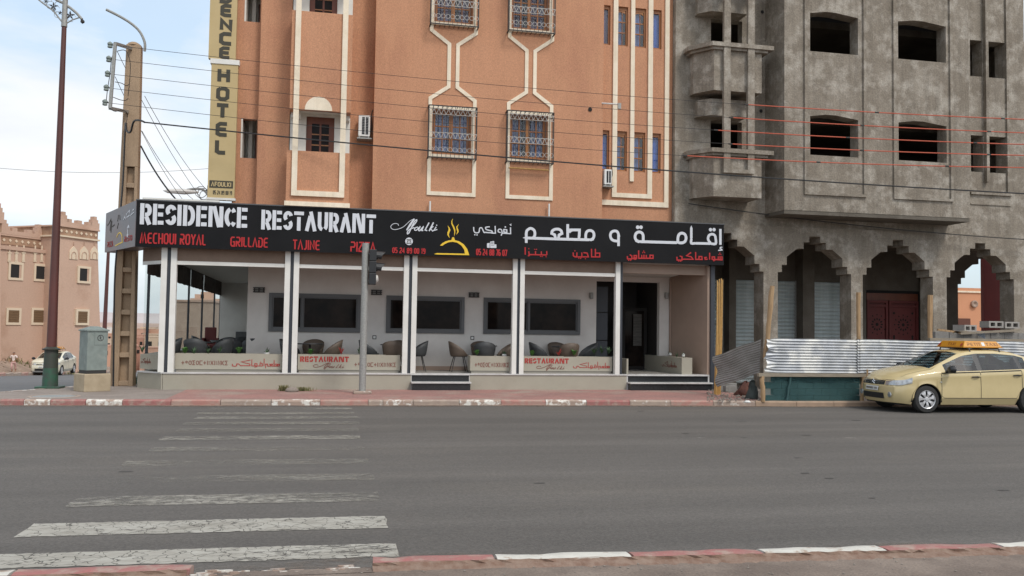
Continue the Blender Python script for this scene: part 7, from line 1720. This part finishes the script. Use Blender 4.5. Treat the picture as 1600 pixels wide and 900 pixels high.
# three pointed niches
for a,b in ((110.3,123),(126.4,139.7),(143,155)):
    x0,z0 = k2(a,404.5,TO-.15); x1,_ = k2(b,404.5,TO-.15); _,z1 = k2((a+b)/2,384.5,TO-.15); c = (x0+x1)/2; w = (x1-x0)/2; h = z1-z0; y = -TO+.30
    mb = MB(); mb.prism([(x0,z0),(x1,z0),(x1,z0+h*.5),(c+w*.75,z0+h*.72),(c,z0+h),(c-w*.75,z0+h*.72),(x0,z0+h*.5)], y-.05, y+.2); o = kb_(mb,'niche','kasbahlight')
    mb = MB()
    for r in (.55,): mb.tube([(c-w*r,y-.06,z0+.05),(c-w*r,y-.06,z0+h*.42*r+.1),(c-w*r*.7,y-.06,z0+h*.62*r+.15),(c,y-.06,z0+h*.80*r+.12),(c+w*r*.7,y-.06,z0+h*.62*r+.15),(c+w*r,y-.06,z0+h*.42*r+.1),(c+w*r,y-.06,z0+.05)], .035, 4)
    mb.tube([(c,y-.03,z0+h),(c,y-.03,z0+h+.35)], .03, 4)
    mb.each('niche_moulding','kasbah',o,local=True)
def kwin(pa,pb,off,y,grille):
    x0,z0 = k2(pa[0],pb[1],off); x1,z1 = k2(pb[0],pa[1],off); t = .17
    mb = MB(); mb.wall(x0,x1,z0,z1,y-.06,y+.5,[(x0+t,x1-t,z0+t,z1-t)]); w = kb_(mb,'window','kasbahlight')
    mb = MB(); mb.box(x0+t-.02,x1-t+.02,y-.02+(.04 if grille else .0),y+.03,z0+t-.02,z1-t+.02)
    kb_(mb,'opening','room',w)
    if grille:
        mb = MB()
        for i in range(9): x = x0+t+(x1-x0-2*t)*(i+.5)/9; mb.box(x-.035,x+.035,y-.05,y-.015,z0+t,z1-t)
        for i in range(5): z = z0+t+(z1-z0-2*t)*(i+.5)/5; mb.box(x0+t,x1-t,y-.055,y-.03,z-.03,z+.03)
        kb_(mb,'window_bars','kasbahgrille',w)
    else:
        mb = MB(); mb.box(x1-t-.16,x1-t,y-.03,y-.021,z0+t,z1-t); kb_(mb,'reveal','kasbah',w)
kwin((120.5,417),(141.7,442),TO-.2,-TO+.2-.0,False); kwin((118,483.5),(139.5,508),TO-.05,-TO+.07,True)
# middle wall
ml = k2(9,500)[0]-.3; mtop = k2(60,395)[1]
mb = MB(); mb.box(ml-.6, bl_+.8, 0, 8, zb0, mtop); kb_(mb,'wall','kasbah')
mb = MB(); mb.box(ml-.6, bl_+1.2, -.10, .3, mtop+.001, mtop+.25); kb_(mb,'ledge','kasbah')
xr_ = k2(74,380)[0]; zt2 = k2(40,371)[1]
mb = MB(); mb.box(ml-.4,xr_,.5,7,mtop+.251,zt2-.6); kb_(mb,'parapet','kasbah')
mb = MB(); mb.box(ml-.4,xr_,.45,7,zt2-.599,zt2); bd = kb_(mb,'frieze','kasbahband')
for i in range(7):
    x = ml+(xr_-ml)*(i+.5)/7; mb = MB(); mb.prism([(x-.12,zt2-.3),(x,zt2-.18),(x+.12,zt2-.3),(x,zt2-.42)][::-1], .41, .449); kb_(mb,'frieze_stud','kasbahlight',bd)
mb = MB(); mb.box(ml-.4,xr_+.08,.38,7,zt2+.001,zt2+.12); kb_(mb,'ledge','kasbah')
crenel(ml-.2,xr_+.05,zt2+.121,.40,kb,n=4)
kwin((12,410.5),(36.5,437),0,0,False); kwin((52,413.5),(75.5,439),0,0,False)
kwin((8.5,481.5),(33,507.5),0,0,True); kwin((48,481.5),(72,507.5),0,0,True)
for px in (14,25,36,54,64.5,75.5):
    x,z = k2(px,404); mb = MB(); mb.box(x-.10,x+.10,-.05,-.001,z-.15,z+.35); mb.box(x-.16,x+.16,-.06,-.001,z+.36,z+.44); mb.box(x-.05,x+.05,-.05,-.001,z+.45,z+.95); mb.box(x-.14,x+.14,-.06,-.001,z-.24,z-.16); kb_(mb,'relief_motif','kasbahlight')
# left tower
lt = k2(8.5,450,TO)[0]; ltop = k2(2,362,TO)[1]
mb = MB(); battered(mb, lt-9, lt, lt-9, lt-.25, zb0, ltop, -TO, 8); kb_(mb,'tower_wall','kasbah')
mb = MB(); mb.box(lt-9,lt-.2,-TO+.34,8,ltop+.001,ltop+.6); kb_(mb,'frieze','kasbahband')
mb = MB(); mb.box(lt-9,lt-.1,-TO+.25,8,ltop+.601,ltop+.75); kb_(mb,'ledge','kasbah')
crenel(lt-6,lt-.1,ltop+.751,-TO+.3,kb,n=3,hh=1.2)
# bank of dry earth tufts
mb = MB(); rr = random.Random(3)
for px,py,n,w in ((25,560,60,1.4),(85,556,30,.7),(118,566,40,.8),(150,571,30,.8),(5,559,30,1.)):
    d = ray(px,py); t = 62/d.dot(fw)
    for k in range(n):
        q = Vector((d.x*t+rr.gauss(0,w), d.y*t+rr.gauss(0,w*.6), 0)); q.z = gz(q.x,q.y)-.02; a = rr.uniform(0,6.28); l = rr.uniform(.2,.5); e = Vector((cos(a),sin(a),0))
        mb.add([q-e*.06,q+e*.06,q+Vector((cos(a+1.5)*l*.5,sin(a+1.5)*l*.5,l))],[(0,1,2)])
stuff(tag(mb.build('dry_tuft','drygrass'),'dry grey green tufts on the earth bank before the pink adobe building','tufts'))
mb = MB()
for k in range(260):
    q = Vector((rr.uniform(-24,-18.9), rr.uniform(46,66), 0)); q.z = gz(q.x,q.y); r = rr.choice((.05,.08,.14)); mb.lathe(q,[(0,-r*.5),(r,0),(r*.6,r*.6),(0,r*.7)],5)
stuff(tag(mb.build('bank_stones','dirt'),'loose stones on the dry earth bank beyond the side street','stones'))
# ------------------------------------------------------------------ brick building and town seen through the terrace glass
bb = thing('brick_building', 'unplastered brick building seen through the side glass of the terrace', 'building', (-14,90,-6))
Yq = 92.
def qx(px,py,Y=Yq): return at(px,py,Y)
x0,z1 = qx(262,471); x1,_ = qx(334,480); 
mb = MB(); mb.box(x0,x1,Yq,Yq+12,-14,z1); kb2 = mb.build('wall','brick',bb)
mb = MB(); mb.box(x0-.1,x1+.1,Yq-.1,Yq+12,z1+.001,z1+.2); mb.build('wall_cap','brownwall',bb)
mb = MB()
for k in range(1): x = x0+(x1-x0)*(k+.3)/4; mb.box(x,x+.25,Yq-.06,Yq-.001,-12,z1-.1)
mb.build('pillar_line','kasbah',bb)
of = thing('orange_annex','low orange house rising behind the brick building through the terrace glass','house',(-10,104,-5))
a,zt_ = qx(297,470,106.); b,_ = qx(345,472,106.); mb = MB(); mb.box(a,b,106,116,-14,zt_+.3); mb.build('wall',M['kasbah'],of); mb = MB(); mb.box(a+1,a+2.2,107,109,zt_+.301,zt_+1.1); mb.box(b-3,b-2,107,109,zt_+.301,zt_+.8); mb.build('parapet','kasbah',of)
cols = [mat('town_wall_%s' % n, c, .95) for n,c in (('salmon',(.52,.30,.21)),('rose',(.46,.27,.20)),('sand',(.56,.42,.31)),('white',(.66,.62,.58)),('clay',(.40,.22,.16)))]
rr = random.Random(12)
cn_ = ['salmon','rose','sand','whitish','clay']; ords = ['first','second','third','fourth','fifth','sixth','seventh','eighth']
for row,(Y,y0,n,w0) in enumerate(((150,541,7,2.2),(185,531,7,2.6),(245,522,8,3.4),(330,514,8,4.4))):
    for i in range(n):
        px = 152+98*(i+rr.uniform(.15,.85))/n; py = y0+rr.uniform(-4,3); w = w0*rr.uniform(.8,1.7); YY = Y+rr.uniform(-9,9); c = rr.choice((0,0,1,1,2,3,4))
        x,z = at(px,py,YY); zb_ = gz(x,YY)-1
        o = thing('town_house', '%s flat roofed house, %s from the left in the %s of the distant town' % (cn_[c], ords[i], ['nearest row','second row','third row','farthest row'][row]), 'house', (x,YY,zb_), group='houses of the distant town below the hills')
        mb = MB(); mb.box(x-w/2,x+w/2,YY,YY+w,zb_,z); mb.build('wall',cols[c],o)
        mb = MB(); mb.box(x-w/2-.05,x+w/2+.05,YY-.05,YY+w,z+.001,z+.15); mb.build('parapet',cols[c],o)
        for q in range(2): 
            mb = MB(); a_ = x-w/2+w*(q*.45+.18); mb.box(a_,a_+w*.16,YY-.05,YY-.001,z-w*.42,z-w*.2); mb.build('window','room',o)
# hills closing the view
def hill(name, Y, hmax, x0, x1, seed, m='hill'):
    r_ = random.Random(seed); ph = [r_.uniform(0,6) for _ in range(5)]; G = []
    for i in range(61):
        x = x0+(x1-x0)*i/60; h = hmax*(.55+.22*sin(x*.0021+ph[0])+.13*sin(x*.006+ph[1])+.06*sin(x*.017+ph[2])+.04*sin(x*.04+ph[3])); 
        G.append([(x,Y,-14),(x,Y+120,-14+(h+14)*.55),(x,Y+260,h),(x,Y+600,h*.6),(x,Y+900,-14)])
    mb = MB(); mb.grid(G, flip=True); struct(mb.build(name,m,smooth='all'))
hill('hills', 1350, 36, -2600, 2600, 4)
hill('hills', 620, 3.5, -1500, 1500, 9, mat('mid_slope',(.40,.28,.22),1.0,(.34,.235,.19),.02))
print('objects', len(bpy.data.objects))
